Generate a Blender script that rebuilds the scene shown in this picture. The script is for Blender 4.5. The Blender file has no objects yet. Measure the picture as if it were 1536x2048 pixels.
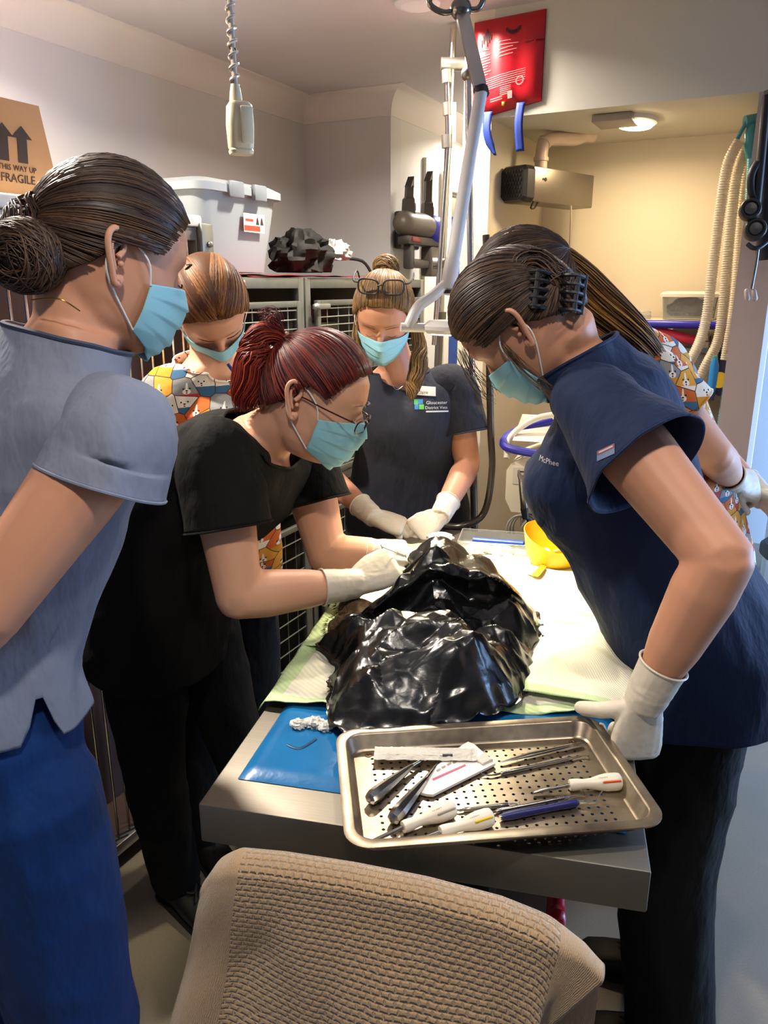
import bpy, bmesh, math, random
import numpy as np
from mathutils import Vector, Matrix
from mathutils.bvhtree import BVHTree

random.seed(7)
SC = bpy.context.scene
COL = SC.collection
PI = math.pi

# ------------------------------------------------------------------ camera
PITCH, FPX, EYE = math.radians(16.4), 1540.0, 1.60
cam_data = bpy.data.cameras.new('camera')
cam_data.sensor_fit = 'VERTICAL'; cam_data.sensor_height = 36.0
cam_data.lens = FPX / 2048.0 * 36.0
cam_data.clip_start = 0.05
cam = bpy.data.objects.new('camera', cam_data); COL.objects.link(cam)
cam.location = (0, 0, EYE); cam.rotation_euler = (PI / 2 - PITCH, 0, 0)
SC.camera = cam
# ------------------------------------------------------------------ world / exposure
SC.view_settings.view_transform = 'Standard'
SC.view_settings.look = 'None'
SC.view_settings.gamma = 1.0
SC.view_settings.use_curve_mapping = False
SC.view_settings.exposure = 0.5
SC.cycles.max_bounces = 7; SC.cycles.diffuse_bounces = 3; SC.cycles.glossy_bounces = 3; SC.cycles.transmission_bounces = 5
world = bpy.data.worlds.new('world'); SC.world = world
world.use_nodes = True
world.node_tree.nodes['Background'].inputs[0].default_value = (0.42, 0.62, 1.0, 1)
world.node_tree.nodes['Background'].inputs[1].default_value = 2.2

# ------------------------------------------------------------------ coordinates
CP, SP = math.cos(PITCH), math.sin(PITCH)
def ray(u, v):
    x, up = u - 768.0, 1024.0 - v
    return Vector((x, up * SP + FPX * CP, up * CP - FPX * SP))
def P(u, v, y):                     # where the sight line of (u, v) is y metres into the place
    r = ray(u, v); return Vector((r.x / r.y * y, y, EYE + r.z / r.y * y))
def PZ(u, v, z):                    # where it meets the level z
    r = ray(u, v); k = (z - EYE) / r.z; return Vector((r.x * k, r.y * k, z))
RA = math.radians(27.3)             # the room is turned against the camera
E1 = Vector((math.sin(RA), math.cos(RA), 0)); E2 = Vector((math.cos(RA), -math.sin(RA), 0))
def RC(a, b, z=0.0): return E1 * a + E2 * b + Vector((0, 0, z))
TA = math.radians(12.5)             # the table too
T1 = Vector((math.sin(TA), math.cos(TA), 0)); T2 = Vector((math.cos(TA), -math.sin(TA), 0))
TOP = 0.91
TFL = Vector((-0.258, 0.910, 0))    # near left corner of the table
def TC(s, t, z=0.0): return TFL + T2 * s + T1 * t + Vector((0, 0, z))

# ------------------------------------------------------------------ numpy noise
def _hash(ix, iy, iz, seed):
    n = (ix * 374761393 + iy * 668265263 + iz * 2147483647 % 1013904223 + iz * 1274126177 + seed * 974711) & 0xffffffff
    n = ((n ^ (n >> 13)) * 1274126177) & 0xffffffff
    n = (n ^ (n >> 16)) & 0xffffff
    return n / float(0xffffff) * 2 - 1
def vnoise(p, scale=1.0, seed=0):
    q = np.asarray(p, float) * scale
    i = np.floor(q).astype(np.int64); f = q - i
    f = f * f * f * (f * (f * 6 - 15) + 10)
    out = 0
    for dx in (0, 1):
        wx = f[:, 0] if dx else 1 - f[:, 0]
        for dy in (0, 1):
            wy = f[:, 1] if dy else 1 - f[:, 1]
            for dz in (0, 1):
                wz = f[:, 2] if dz else 1 - f[:, 2]
                out = out + wx * wy * wz * _hash(i[:, 0] + dx, i[:, 1] + dy, i[:, 2] + dz, seed)
    return out
def facet(x, y, scale=1.0, seed=0):           # piecewise-flat noise with sharp creases (triangles of random heights)
    x, y = x * scale, y * scale; k = .3660254; s = (x + y) * k; u, w = x + s, y + s
    i, j = np.floor(u).astype(np.int64), np.floor(w).astype(np.int64); fu, fw = u - i, w - j; z = np.zeros_like(i)
    h00, h11 = _hash(i, j, z, seed), _hash(i + 1, j + 1, z, seed); lo = fu >= fw
    hm = np.where(lo, _hash(i + 1, j, z, seed), _hash(i, j + 1, z, seed)); big, sm = np.where(lo, fu, fw), np.where(lo, fw, fu)
    return h00 * (1 - big) + hm * (big - sm) + h11 * sm
def smooth(x, a, b):
    t = np.clip((x - a) / (b - a), 0, 1); return t * t * (3 - 2 * t)

# ------------------------------------------------------------------ materials
MATS = {}
class NT:
    def __init__(s, name):
        s.m = bpy.data.materials.new(name); s.m.use_nodes = True
        s.t = s.m.node_tree; s.n = s.t.nodes; s.b = s.n['Principled BSDF']
    def node(s, typ, **kw):
        nd = s.n.new(typ)
        for k, v in kw.items():
            if k[0] == '_': setattr(nd, k[1:], v)
            else: nd.inputs[k.replace('__', ' ')].default_value = v
        return nd
    def link(s, a, b): s.t.links.new(a, b)
    def math(s, op, a, b=None, c=None):
        nd = s.n.new('ShaderNodeMath'); nd.operation = op
        for i, x in enumerate((a, b, c)):
            if x is None: continue
            if isinstance(x, (int, float)): nd.inputs[i].default_value = x
            else: s.link(x, nd.inputs[i])
        return nd.outputs[0]
    def mix(s, fac, a, b):
        nd = s.n.new('ShaderNodeMix'); nd.data_type = 'RGBA'
        for i, x in ((0, fac), (6, a), (7, b)):
            if isinstance(x, (int, float)): nd.inputs[i].default_value = x
            elif isinstance(x, tuple): nd.inputs[i].default_value = (*x[:3], 1)
            else: s.link(x, nd.inputs[i])
        return nd.outputs[2]
    def coord(s, kind='Object', scale=(1, 1, 1), rot=(0, 0, 0)):
        tc = s.n.new('ShaderNodeTexCoord'); mp = s.n.new('ShaderNodeMapping')
        mp.inputs['Scale'].default_value = scale; mp.inputs['Rotation'].default_value = rot
        s.link(tc.outputs[kind], mp.inputs[0]); return mp.outputs[0]
    def noise(s, vec, scale, detail=3, rough=0.5):
        nd = s.node('ShaderNodeTexNoise', Scale=scale, Detail=detail, Roughness=rough)
        s.link(vec, nd.inputs['Vector']); return nd.outputs[0]
    def bump(s, h, strength=0.3, dist=0.002, prev=None):
        nd = s.node('ShaderNodeBump', Strength=strength, Distance=dist)
        s.link(h, nd.inputs['Height'])
        if prev is not None: s.link(prev, nd.inputs['Normal'])
        s.link(nd.outputs[0], s.b.inputs['Normal']); return nd.outputs[0]
    def ramp(s, fac, stops):
        nd = s.n.new('ShaderNodeValToRGB'); cr = nd.color_ramp
        while len(cr.elements) < len(stops): cr.elements.new(0.5)
        for e, (p, c) in zip(cr.elements, stops): e.position = p; e.color = (*c[:3], 1)
        s.link(fac, nd.inputs[0]); return nd.outputs[0]
    def set(s, **kw):
        for k, v in kw.items():
            k = k.replace('__', ' ')
            if isinstance(v, tuple): s.b.inputs[k].default_value = (*v[:3], 1) if len(v) == 3 and 'Color' in k else v
            elif isinstance(v, (int, float)): s.b.inputs[k].default_value = v
            else: s.link(v, s.b.inputs[k])
        return s
def lin(h):
    h = h.lstrip('#'); c = [int(h[i:i + 2], 16) / 255 for i in (0, 2, 4)]
    return tuple(x / 12.92 if x <= 0.04045 else ((x + 0.055) / 1.055) ** 2.4 for x in c)
def mat(name, col, rough=0.5, metal=0.0, var=0.06, scale=40, bump=0.0, bscale=200, bdist=0.001, **kw):
    if name in MATS: return MATS[name]
    n = NT(name); c = lin(col) if isinstance(col, str) else col
    v = n.coord()
    f = n.noise(v, scale, 4)
    n.set(Base__Color=n.mix(f, tuple(x * (1 - var) for x in c), tuple(min(1, x * (1 + var)) for x in c)))
    n.set(Roughness=rough, Metallic=metal, **kw)
    if bump: n.bump(n.noise(v, bscale, 3), bump, bdist)
    MATS[name] = n.m; return n.m

# ------------------------------------------------------------------ mesh building
class MB:
    def __init__(s): s.v = []; s.f = []; s.m = []; s.uv = {}
    def add(s, verts, faces, mi=0):
        o = len(s.v); s.v += [Vector(v) for v in verts]; s.f += [tuple(o + i for i in f) for f in faces]; s.m += [mi] * len(faces); return s
    def box(s, c, size, rot=None, r=0.0, mi=0, seg=2):
        bm = bmesh.new(); bmesh.ops.create_cube(bm, size=1.0)
        for v in bm.verts: v.co = Vector((v.co.x * size[0], v.co.y * size[1], v.co.z * size[2]))
        if r > 0: bmesh.ops.bevel(bm, geom=bm.edges[:], offset=min(r, min(size) * 0.49), segments=seg, affect='EDGES', profile=0.5)
        M = rot.to_3x3() if rot is not None else Matrix.Identity(3)
        bm.verts.index_update()
        s.add([M @ v.co + Vector(c) for v in bm.verts], [[v.index for v in f.verts] for f in bm.faces], mi); bm.free(); return s
    def rings(s, rings, cap=True, mi=0, close=False):
        n = len(rings[0]); vs = [p for r in rings for p in r]; fs = []
        m = len(rings)
        for i in range(m if close else m - 1):
            a, b = i * n, ((i + 1) % m) * n
            for j in range(n):
                k = (j + 1) % n; fs.append((a + j, a + k, b + k, b + j))
        if cap and not close:
            fs.append(tuple(reversed(range(n)))); fs.append(tuple((m - 1) * n + j for j in range(n)))
        return s.add(vs, fs, mi)
    def tube(s, pts, rad, n=10, cap=True, mi=0, close=False, flat=1.0, up=None, round_=False):
        pts = [Vector(p) for p in pts]; m = len(pts)
        rad = [rad] * m if isinstance(rad, (int, float)) else list(rad)
        if round_:
            d0 = (pts[0] - pts[1]).normalized(); d1 = (pts[-1] - pts[-2]).normalized()
            r0, r1 = rad[0], rad[-1]
            pts = [pts[0] + d0 * r0 * 0.97, pts[0] + d0 * r0 * 0.75] + pts + [pts[-1] + d1 * r1 * 0.75, pts[-1] + d1 * r1 * 0.97]
            rad = [r0 * 0.25, r0 * 0.68] + rad + [r1 * 0.68, r1 * 0.25]; m = len(pts)
        tang = []
        for i in range(m):
            if close: t = pts[(i + 1) % m] - pts[i - 1]
            else: t = pts[min(i + 1, m - 1)] - pts[max(i - 1, 0)]
            tang.append(t.normalized() if t.length > 1e-9 else Vector((0, 0, 1)))
        ref = Vector(up) if up is not None else (Vector((0, 0, 1)) if abs(tang[0].z) < 0.9 else Vector((1, 0, 0)))
        rings = []; x = None
        for i in range(m):
            t = tang[i]
            if x is None or up is not None: x = ref.cross(t)
            else: x = x - t * x.dot(t)
            if x.length < 1e-6: x = Vector((1, 0, 0)).cross(t)
            x = x.normalized(); y = t.cross(x)
            rings.append([pts[i] + x * math.cos(2 * PI * j / n) * rad[i] + y * math.sin(2 * PI * j / n) * rad[i] * flat for j in range(n)])
        return s.rings(rings, cap, mi, close)
    def lathe(s, prof, M, n=24, mi=0, cap=True):
        M = M if len(M) == 4 else M.to_4x4()
        return s.rings([[M @ Vector((r * math.cos(2 * PI * j / n), r * math.sin(2 * PI * j / n), z)) for j in range(n)] for r, z in prof], cap, mi)
    def ball(s, c, r, n=16, M=None, mi=0):
        r = (r, r, r) if isinstance(r, (int, float)) else r; m = n // 2 + 1; R = []
        for i in range(m + 1):
            a = PI * (i + 0.001) / (m + 0.002)
            R.append([Vector(c) + (M @ Vector(q) if M is not None else Vector(q)) for q in [(r[0] * math.sin(a) * math.cos(2 * PI * j / n), r[1] * math.sin(a) * math.sin(2 * PI * j / n), -r[2] * math.cos(a)) for j in range(n)]])
        return s.rings(R, True, mi)
    def prism(s, poly, depth, M, mi=0):     # poly in local xy, from z=0 to z=depth
        n = len(poly); vs = [M @ Vector((x, y, 0)) for x, y in poly] + [M @ Vector((x, y, depth)) for x, y in poly]
        return s.add(vs, [tuple(reversed(range(n))), tuple(range(n, 2 * n))] + [(i, (i + 1) % n, n + (i + 1) % n, n + i) for i in range(n)], mi)
    def grid(s, fn, nu, nv, mi=0, uv=False):
        o = len(s.v); vs = []; fs = []
        for i in range(nu + 1):
            for j in range(nv + 1): vs.append(fn(i / nu, j / nv))
        for i in range(nu):
            for j in range(nv):
                a = i * (nv + 1) + j; fs.append((a, a + nv + 1, a + nv + 2, a + 1))
        if uv:
            for i in range(nu + 1):
                for j in range(nv + 1): s.uv[o + i * (nv + 1) + j] = (i / nu, j / nv)
        return s.add(vs, fs, mi)
    def mesh(s, name):
        me = bpy.data.meshes.new(name); me.from_pydata([tuple(v) for v in s.v], [], s.f); 
        if any(s.m): me.polygons.foreach_set('material_index', s.m)
        if s.uv:
            ul = me.uv_layers.new(name='UVMap')
            li = np.empty(len(me.loops), np.int32); me.loops.foreach_get('vertex_index', li)
            ul.data.foreach_set('uv', np.array([s.uv.get(int(i), (0, 0)) for i in li]).ravel())
        me.update(); return me
    def build(s, name, mats, parent=None, smooth=True, angle=40, fix=True):
        me = s.mesh(name)
        if fix:
            bm = bmesh.new(); bm.from_mesh(me); bmesh.ops.recalc_face_normals(bm, faces=bm.faces[:]); bm.to_mesh(me); bm.free()
        return link(name, me, mats, parent, smooth, angle)
def link(name, me, mats, parent=None, smooth=True, angle=40):
    for m in (mats if isinstance(mats, (list, tuple)) else [mats]): me.materials.append(m)
    if smooth:
        me.polygons.foreach_set('use_smooth', [True] * len(me.polygons))
        if angle < 180:
            try: me.set_sharp_from_angle(angle=math.radians(angle))
            except Exception: pass
    o = bpy.data.objects.new(name, me); COL.objects.link(o)
    if parent is not None:
        o.parent = parent
        o.matrix_parent_inverse = parent.matrix_basis.inverted()
    return o
def tag(o, label=None, cat=None, group=None, kind=None):
    if label: o['label'] = label
    if cat: o['category'] = cat
    if group: o['group'] = group
    if kind: o['kind'] = kind
    return o
def thing(name, label, cat, loc=(0, 0, 0), group=None):
    o = bpy.data.objects.new(name, None); COL.objects.link(o); o.location = loc; o.empty_display_size = 0.05
    return tag(o, label, cat, group)
def struct(o): o['kind'] = 'structure'; return o
def copy_tree(o, M, parent=None):           # a copy of a thing moved by the world matrix M, parts and sub-parts too
    c = o.copy(); COL.objects.link(c)
    if parent is None: c.matrix_basis = M @ o.matrix_basis
    else: c.parent = parent; c.matrix_parent_inverse = o.matrix_parent_inverse.copy()
    for ch in list(o.children): copy_tree(ch, M, c)
    return c
def frame(fwd, up=(0, 0, 1), loc=(0, 0, 0)):    # columns: right, forward, up
    f = Vector(fwd).normalized(); r = f.cross(Vector(up)).normalized(); u = r.cross(f)
    M = Matrix((r, f, u)).transposed().to_4x4(); M.translation = Vector(loc); return M
def rotz(a): return Matrix.Rotation(a, 4, 'Z')
def bez(pts, n=24):                           # Catmull-Rom through the points
    pts = [Vector(p) for p in pts]; out = []; m = len(pts) - 1
    for i in range(m):
        p0, p1, p2, p3 = pts[max(i - 1, 0)], pts[i], pts[i + 1], pts[min(i + 2, m)]
        k = max(2, n // m)
        for j in range(k):
            t = j / k
            out.append(0.5 * ((2 * p1) + (p2 - p0) * t + (2 * p0 - 5 * p1 + 4 * p2 - p3) * t * t + (3 * p1 - p0 - 3 * p2 + p3) * t ** 3))
    return out + [pts[-1]]
def lerp(a, b, t): return a + (b - a) * t
def remesh(mb, voxel, it=4, factor=0.5):
    me = mb.mesh('tmp'); bm = bmesh.new(); bm.from_mesh(me); bmesh.ops.recalc_face_normals(bm, faces=bm.faces[:]); bm.to_mesh(me); bm.free()
    ob = bpy.data.objects.new('tmp', me); COL.objects.link(ob)
    m = ob.modifiers.new('r', 'REMESH'); m.mode = 'VOXEL'; m.voxel_size = voxel
    if it: k = ob.modifiers.new('s', 'SMOOTH'); k.factor = factor; k.iterations = it
    dg = bpy.context.evaluated_depsgraph_get(); me2 = bpy.data.meshes.new_from_object(ob.evaluated_get(dg))
    bpy.data.objects.remove(ob); bpy.data.meshes.remove(me); return me2
def text_mesh(txt, size, M, depth=0.0, font_scale_x=1.0, align='CENTER'):
    cu = bpy.data.curves.new('t', 'FONT'); cu.body = txt; cu.size = size; cu.align_x = align; cu.align_y = 'CENTER'; cu.extrude = depth; cu.space_line = 0.85
    cu.resolution_u = 2
    ob = bpy.data.objects.new('t', cu); COL.objects.link(ob)
    dg = bpy.context.evaluated_depsgraph_get(); me = bpy.data.meshes.new_from_object(ob.evaluated_get(dg))
    bpy.data.objects.remove(ob)
    for v in me.vertices: v.co = M @ Vector((v.co.x * font_scale_x, v.co.y, v.co.z))
    return me
# ------------------------------------------------------------------ the room's lamps and daylight
CEIL = 2.40
M_LED = NT('led_warm'); M_LED.set(Base__Color=(1, .9, .75), Emission__Color=(1.0, .78, .52), Emission__Strength=14.0); M_LED = M_LED.m
M_LEDA = NT('led_alcove'); M_LEDA.set(Base__Color=(1, .9, .75), Emission__Color=(1.0, .80, .50), Emission__Strength=30.0); M_LEDA = M_LEDA.m
def area(name, loc, size, power, col, aim=(0, 0, -1), spread=160, shape='DISK', size_y=None, parent=None):
    d = bpy.data.lights.new(name, 'AREA'); d.shape = shape; d.size = size; d.energy = power; d.color = col; d.spread = math.radians(spread)
    if size_y: d.size_y = size_y
    o = bpy.data.objects.new(name, d); COL.objects.link(o)
    o.matrix_basis = Matrix.Translation(Vector(loc)) @ Vector(aim).to_track_quat('-Z', 'Y').to_matrix().to_4x4()
    if parent is not None: o.parent = parent; o.matrix_parent_inverse = parent.matrix_basis.inverted()
    return o
WARM = (1.0, 0.90, 0.78)
DOWNLIGHTS = [(Vector((0.098, 2.60, CEIL)), 16.0), (Vector((-0.95, 1.75, CEIL)), 28.0), (Vector((-0.05, 0.30, CEIL)), 8.0), (Vector((0.75, 0.75, CEIL)), 3.0), (RC(4.0, -1.33, CEIL), 16.0)]  # the unseen hall lamp is added to lift the dark hall
DL_LABEL = ['round warm ceiling downlight cut by the top edge above the lamp arm', 'round warm ceiling downlight above the row of cages', 'unseen ceiling downlight placed to brighten the towel-draped chair', 'round ceiling downlight over the right side of the table', 'unseen ceiling downlight added to brighten the narrow hall by the blue door']  # the lamp over the chair is unseen, put there to brighten the towel

# ------------------------------------------------------------------ setting
m_wall = mat('wall_paint', '#c9c8c9', 0.75, var=0.02, scale=3, bump=0.05, bscale=300)
m_hall = mat('hall_paint', '#cfcdcb', 0.75, var=0.02, scale=3)
m_ceil = mat('ceiling_paint', '#bfbbbf', 0.8, var=0.015, scale=2)
m_cove = mat('cornice_paint', '#d6d0cd', 0.6, var=0.015, scale=5)
m_alc = mat('alcove_paint', '#e2d8c0', 0.7, var=0.02, scale=4)
m_bulk = mat('bulkhead_paint', '#c6c4b6', 0.7, var=0.02, scale=3, bump=0.05, bscale=260)
m_pillar = mat('pillar_paint', '#a79a94', 0.6, var=0.02, scale=3)
m_white = mat('white_paint', '#d8dbe0', 0.5, var=0.02)
m_floor = NT('vinyl_floor'); v = m_floor.coord()
f1 = m_floor.noise(v, 220, 2); f2 = m_floor.noise(v, 1.4, 3)
c = m_floor.mix(f1, lin('#857a6a'), lin('#a0957f')); c = m_floor.mix(m_floor.math('MULTIPLY', f2, .25), c, lin('#5f574b'))
m_floor.set(Base__Color=c, Roughness=0.34); m_floor.bump(f1, 0.06, 0.001); m_floor = m_floor.m

def rbox(name, a0, a1, b0, b1, z0, z1, m, r=0.0):
    mb = MB(); R = rotz(-RA)         # local x = E2, local y = E1
    mb.box(RC((a0 + a1) / 2, (b0 + b1) / 2, (z0 + z1) / 2), (b1 - b0, a1 - a0, z1 - z0), R, r)
    return struct(mb.build(name, m, smooth=False))
rbox('floor', -2.2, 5.4, -2.3, 2.9, -0.06, 0.0, m_floor)
rbox('ceiling', -2.2, 5.4, -2.3, 2.9, CEIL, CEIL + 0.06, m_ceil)
rbox('wall_left', -2.2, 3.37, -2.2, -2.10, 0, CEIL, m_wall)
rbox('wall_back', 3.27, 3.37, -2.10, -1.655, 0, CEIL, m_wall)
rbox('wall_hall', 3.37, 5.4, -1.755, -1.655, 0, CEIL, m_hall)
rbox('wall_hall_end', 5.3, 5.4, -1.655, -1.014, 0, CEIL, m_hall)
rbox('wall_partition', 2.515, 5.3, -1.014, -0.92, 0, CEIL, m_alc)
rbox('wall_alcove_back', 3.12, 3.2, -0.92, -0.07, 0, 2.1, m_alc)
rbox('wall_bulkhead', 2.515, 3.2, -0.92, -0.07, 2.1, CEIL, m_bulk)
rbox('wall_pillar', 2.515, 3.12, -0.16, -0.07, 0, 2.1, m_pillar)
rbox('wall_header', 2.515, 2.62, -0.07, 2.8, 2.1, CEIL, m_bulk)
rbox('wall_far_room', 5.3, 5.4, -0.92, 2.8, 0, CEIL, m_white)
rbox('wall_near', -2.2, -2.1, -2.2, 2.8, 0, CEIL, m_wall)
# right wall with a glazed door to the outside (beyond the picture's right edge)
GA0, GA1 = 2.7, 4.9
rbox('wall_right', -2.2, GA0, 2.7, 2.8, 0, CEIL, m_wall)
rbox('wall_right_far', GA1, 5.4, 2.7, 2.8, 0, CEIL, m_wall)
rbox('wall_right_head', GA0, GA1, 2.7, 2.8, 2.1, CEIL, m_wall)
wf = MB(); R = rotz(-RA)
for a in (GA0 + .03, (GA0 + GA1) / 2, GA1 - .03): wf.box(RC(a, 2.75, 1.05), (.06, .06, 2.1), R, .004)
for z in (.03, 2.07): wf.box(RC((GA0 + GA1) / 2, 2.75, z), (.06, GA1 - GA0, .06), R, .004)
wf = struct(wf.build('window_1', mat('window_frame', '#b9bcc0', .4, .3)))
area('daylight_window', RC((GA0 + GA1) / 2, 2.69, 1.1), GA1 - GA0 - .1, 140.0, (0.36, 0.58, 1.0), -E2, 170, 'RECTANGLE', 2.0)

# cornice
def cornice(name, path, m):
    prof = [(0, -.098), (.004, -.098), (.004, -.09)] + [(.094 + .09 * math.cos(t), -.094 + .09 * math.sin(t)) for t in [PI - PI / 2 * i / 10 for i in range(11)]] + [(.1, -.004), (.1, 0), (0, 0)]
    rings = []
    for i, (a, b) in enumerate(path):
        p = Vector((a, b)); ns = []
        for q0, q1 in ((i - 1, i), (i, i + 1)):
            if q0 < 0 or q1 >= len(path): continue
            d = (Vector(path[q1]) - Vector(path[q0])).normalized(); ns.append(Vector((-d.y, d.x)))
        n = sum(ns, Vector((0, 0))) / len(ns); n = n / max(n.dot(ns[0]), .2)
        rings.append([RC(p.x + n.x * d, p.y + n.y * d, CEIL + z) for d, z in prof])
    return struct(MB().rings(rings).build(name, m, angle=30))
cornice('trim_1', [(-2.1, -2.10), (3.27, -2.10), (3.27, -1.655), (5.3, -1.655)], m_cove)
# door in the hall: blue leaf in a white frame
m_frame = mat('door_frame_paint', '#d9d4c8', .45, var=.02)
d1 = rbox('door_1', 3.89, 4.62, -1.665, -1.645, .01, 2.04, mat('door_blue', '#16408f', .4, var=.03))
fr = MB()
for a in (3.85, 4.66): fr.box(RC(a, -1.64, 1.04), (.05, .07, 2.14), R, .006)
fr.box(RC(4.255, -1.64, 2.1), (.05, .88, .09), R, .006)
fr.build('door_frame', m_frame, d1)
MB().box(RC(4.255, -1.643, 1.99), (.012, .73, .1), R, .002).build('door_closer_plate', mat('olive_plate', '#6d6a58', .5), d1)
MB().tube([RC(3.98, -1.645, 1.0), RC(3.98, -1.58, 1.0), RC(4.1, -1.58, 1.0)], .01).build('door_handle', mat('steel', '#b9b5ae', .28, 1.0, var=.05), d1)
hs = MB().box(RC(3.62, -1.645, 1.09), (.02, .03, 2.18), R, .003); struct(hs.build('trim_2', m_frame))
bb = MB().box(RC(3.27 - .008, -1.88, .05), (.44, .016, .1), R, .003); struct(bb.build('baseboard_back', m_cove))

def disc_light(label, p, power, r=.052):
    t = thing('ceiling_downlight', label, 'ceiling light', p, 'round ceiling downlights')
    MB().lathe([(r * .86, -.012), (r * 1.0, -.012), (r * 1.3, -.006), (r * 1.32, -.001), (r * .9, -.001)], Matrix.Translation(p), 32).build('trim_ring', m_white, t)
    MB().lathe([(.002, -.010), (r * .85, -.010), (r * .85, -.004), (.002, -.004)], Matrix.Translation(p), 32).build('diffuser', M_LED, t)
    area('downlight_lamp', p - Vector((0, 0, .014)), r * 2, power, WARM, spread=150, parent=t)
for (p, w), l in zip(DOWNLIGHTS, DL_LABEL): disc_light(l, p, w)

# alcove lamp
p = PZ(1272, 238, 2.1); al = thing('alcove_light', 'glowing oval lamp under the alcove ceiling beside its grey housing', 'ceiling light', p)
def oval(prof, p, ax, ay, n=40):
    return MB().rings([[p + E2 * math.cos(2 * PI * j / n) * ax * k + E1 * math.sin(2 * PI * j / n) * ay * k + Vector((0, 0, z)) for j in range(n)] for k, z in prof])
oval([(.02, -.022), (.9, -.022), (1, -.016), (1, -.001), (.02, -.001)], p, .055, .085).build('lens', M_LEDA, al)
oval([(1.0, -.016), (1.16, -.012), (1.18, -.001), (1.0, -.001)], p, .055, .085).build('rim', m_white, al)
q = PZ(1232, 233, 2.1); MB().box(q - Vector((0, 0, .012)) + E2 * -.0, (.12, .13, .022), R, .004).build('housing', mat('grey_housing', '#9a948a', .5), al)
area('alcove_lamp', p - Vector((0, 0, .03)), .12, 3.1, (1.0, .74, .46), spread=170, parent=al)
# ------------------------------------------------------------------ cages along the left wall
m_galv = mat('galvanised_steel', '#8d9088', .42, .75, var=.14, scale=30)
m_wire = mat('galvanised_wire', '#a7a99f', .4, .7, var=.1)
m_cagein = mat('cage_interior', '#5b564c', .7, var=.15, scale=6)
m_brown = mat('brown_panel', '#6b5149', .7, var=.08, scale=10)
m_whiteboard = mat('white_laminate', '#dedad0', .45, var=.02)
BF, BW = -1.50, -2.085          # cage front and back planes
R = rotz(-RA); RC0 = RC
def amap(a):                      # where the row of cages stands along the wall
    s, k = math.sin(RA), math.cos(RA); r = (a * s - 1.40 * k) / (a * k + 1.40 * s); return (1.50 * k + r * 1.50 * s) / (s - r * k)
def RC(a, b, z=0.0): return RC0(amap(a), b, z)
def cbox(mb, a0, a1, b0, b1, z0, z1, r=.003, mi=0):
    a0, a1 = amap(a0), amap(a1); return mb.box(RC0((a0 + a1) / 2, (b0 + b1) / 2, (z0 + z1) / 2), (b1 - b0, a1 - a0, z1 - z0), R, r, mi)
def wire_cage(label, a0, a1, z0, z1, pitch_z, pitch_a, lining, group):
    t = thing('wire_cage', label, 'cage', RC((a0 + a1) / 2, (BF + BW) / 2, z0), group)
    g = MB()
    for a in (a0, a1 - .03):
        for b in (BF - .03, BW): cbox(g, a, a + .03, b, b + .03, z0, z1)
    for z in (z0, z1 - .035):
        cbox(g, a0 + .03, a1 - .03, BF - .03, BF, z, z + .035); cbox(g, a0 + .03, a1 - .03, BW, BW + .03, z, z + .035)
        for a in (a0, a1 - .03): cbox(g, a, a + .03, BW + .03, BF - .03, z, z + .035)
    g.build('frame', m_galv, t, angle=30)
    p = MB(); cbox(p, a0 + .006, a1 - .006, BW + .002, BW + .008, z0, z1); cbox(p, a0 + .002, a0 + .008, BW, BF - .03, z0, z1); cbox(p, a1 - .008, a1 - .002, BW, BF - .03, z0, z1)
    cbox(p, a0, a1, BW, BF - .03, z0 + .001, z0 + .008); cbox(p, a0 + .03, a1 - .03, BW + .03, BF - .03, z1 - .012, z1 - .002)
    p.build('lining', lining, t)
    d = MB(); A0, A1, Z0, Z1 = a0 + .045, a1 - .045, z0 + .05, z1 - .075
    for a in (A0, A1 - .02): cbox(d, a, a + .02, BF, BF + .018, Z0, Z1)
    for z in (Z0, Z1 - .02): cbox(d, A0 + .02, A1 - .02, BF, BF + .018, z, z + .02)
    dr = d.build('door', m_galv, t, angle=30)
    w = MB()
    n = int((Z1 - Z0) / pitch_z)
    for i in range(1, n): z = Z0 + (Z1 - Z0) * i / n; w.tube([RC(A0, BF + .012, z), RC(A1, BF + .012, z)], .0024, 6)
    n = int((A1 - A0) / pitch_a)
    for i in range(1, n): a = A0 + (A1 - A0) * i / n; w.tube([RC(a, BF + .007, Z0), RC(a, BF + .007, Z1)], .0024, 6)
    w.build('wire_grid', m_wire, dr)
    l = MB(); cbox(l, a0 + .01, a0 + .11, BF + .018, BF + .03, Z1 - .03, Z1 - .012, .004); l.ball(RC(a0 + .02, BF + .03, Z1 - .021), .013, 10)
    l.build('latch', m_wire, dr)
    for z in (Z0 + .12, Z1 - .12): cbox(MB(), a0 + .028, a0 + .05, BF, BF + .024, z - .015, z + .015, .004).build('hinge', m_galv, dr)
    return t
CG = 'galvanised wire cages against the left wall'
m_blue_lit = mat('blue_lit_lining', '#45597a', .6, var=.2, scale=20)  # blue light inside the lower cage, put into the lining colour
wire_cage('upper wire cage just right of the clear tub, beside the ginger-haired person', 1.70, 2.155, .86, 1.625, .030, .055, m_cagein, CG)
wire_cage('upper wire cage with boxes inside, left of the person with glasses on the head', 2.165, 2.62, .86, 1.625, .028, .062, mat('cage_grey', '#857f75', .7, var=.1), CG)
wire_cage('upper wire cage furthest back, hidden behind the person in charcoal', 2.63, 3.08, .86, 1.625, .028, .062, m_cagein, CG)
wire_cage('lower wire cage painted as lit blue inside, under the arms of the person in black', 2.165, 2.62, .08, .85, .058, .016, m_blue_lit, CG)
wire_cage('lower wire cage left of the one painted blue-lit, behind the person in black', 1.70, 2.155, .08, .85, .058, .055, m_cagein, CG)
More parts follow.
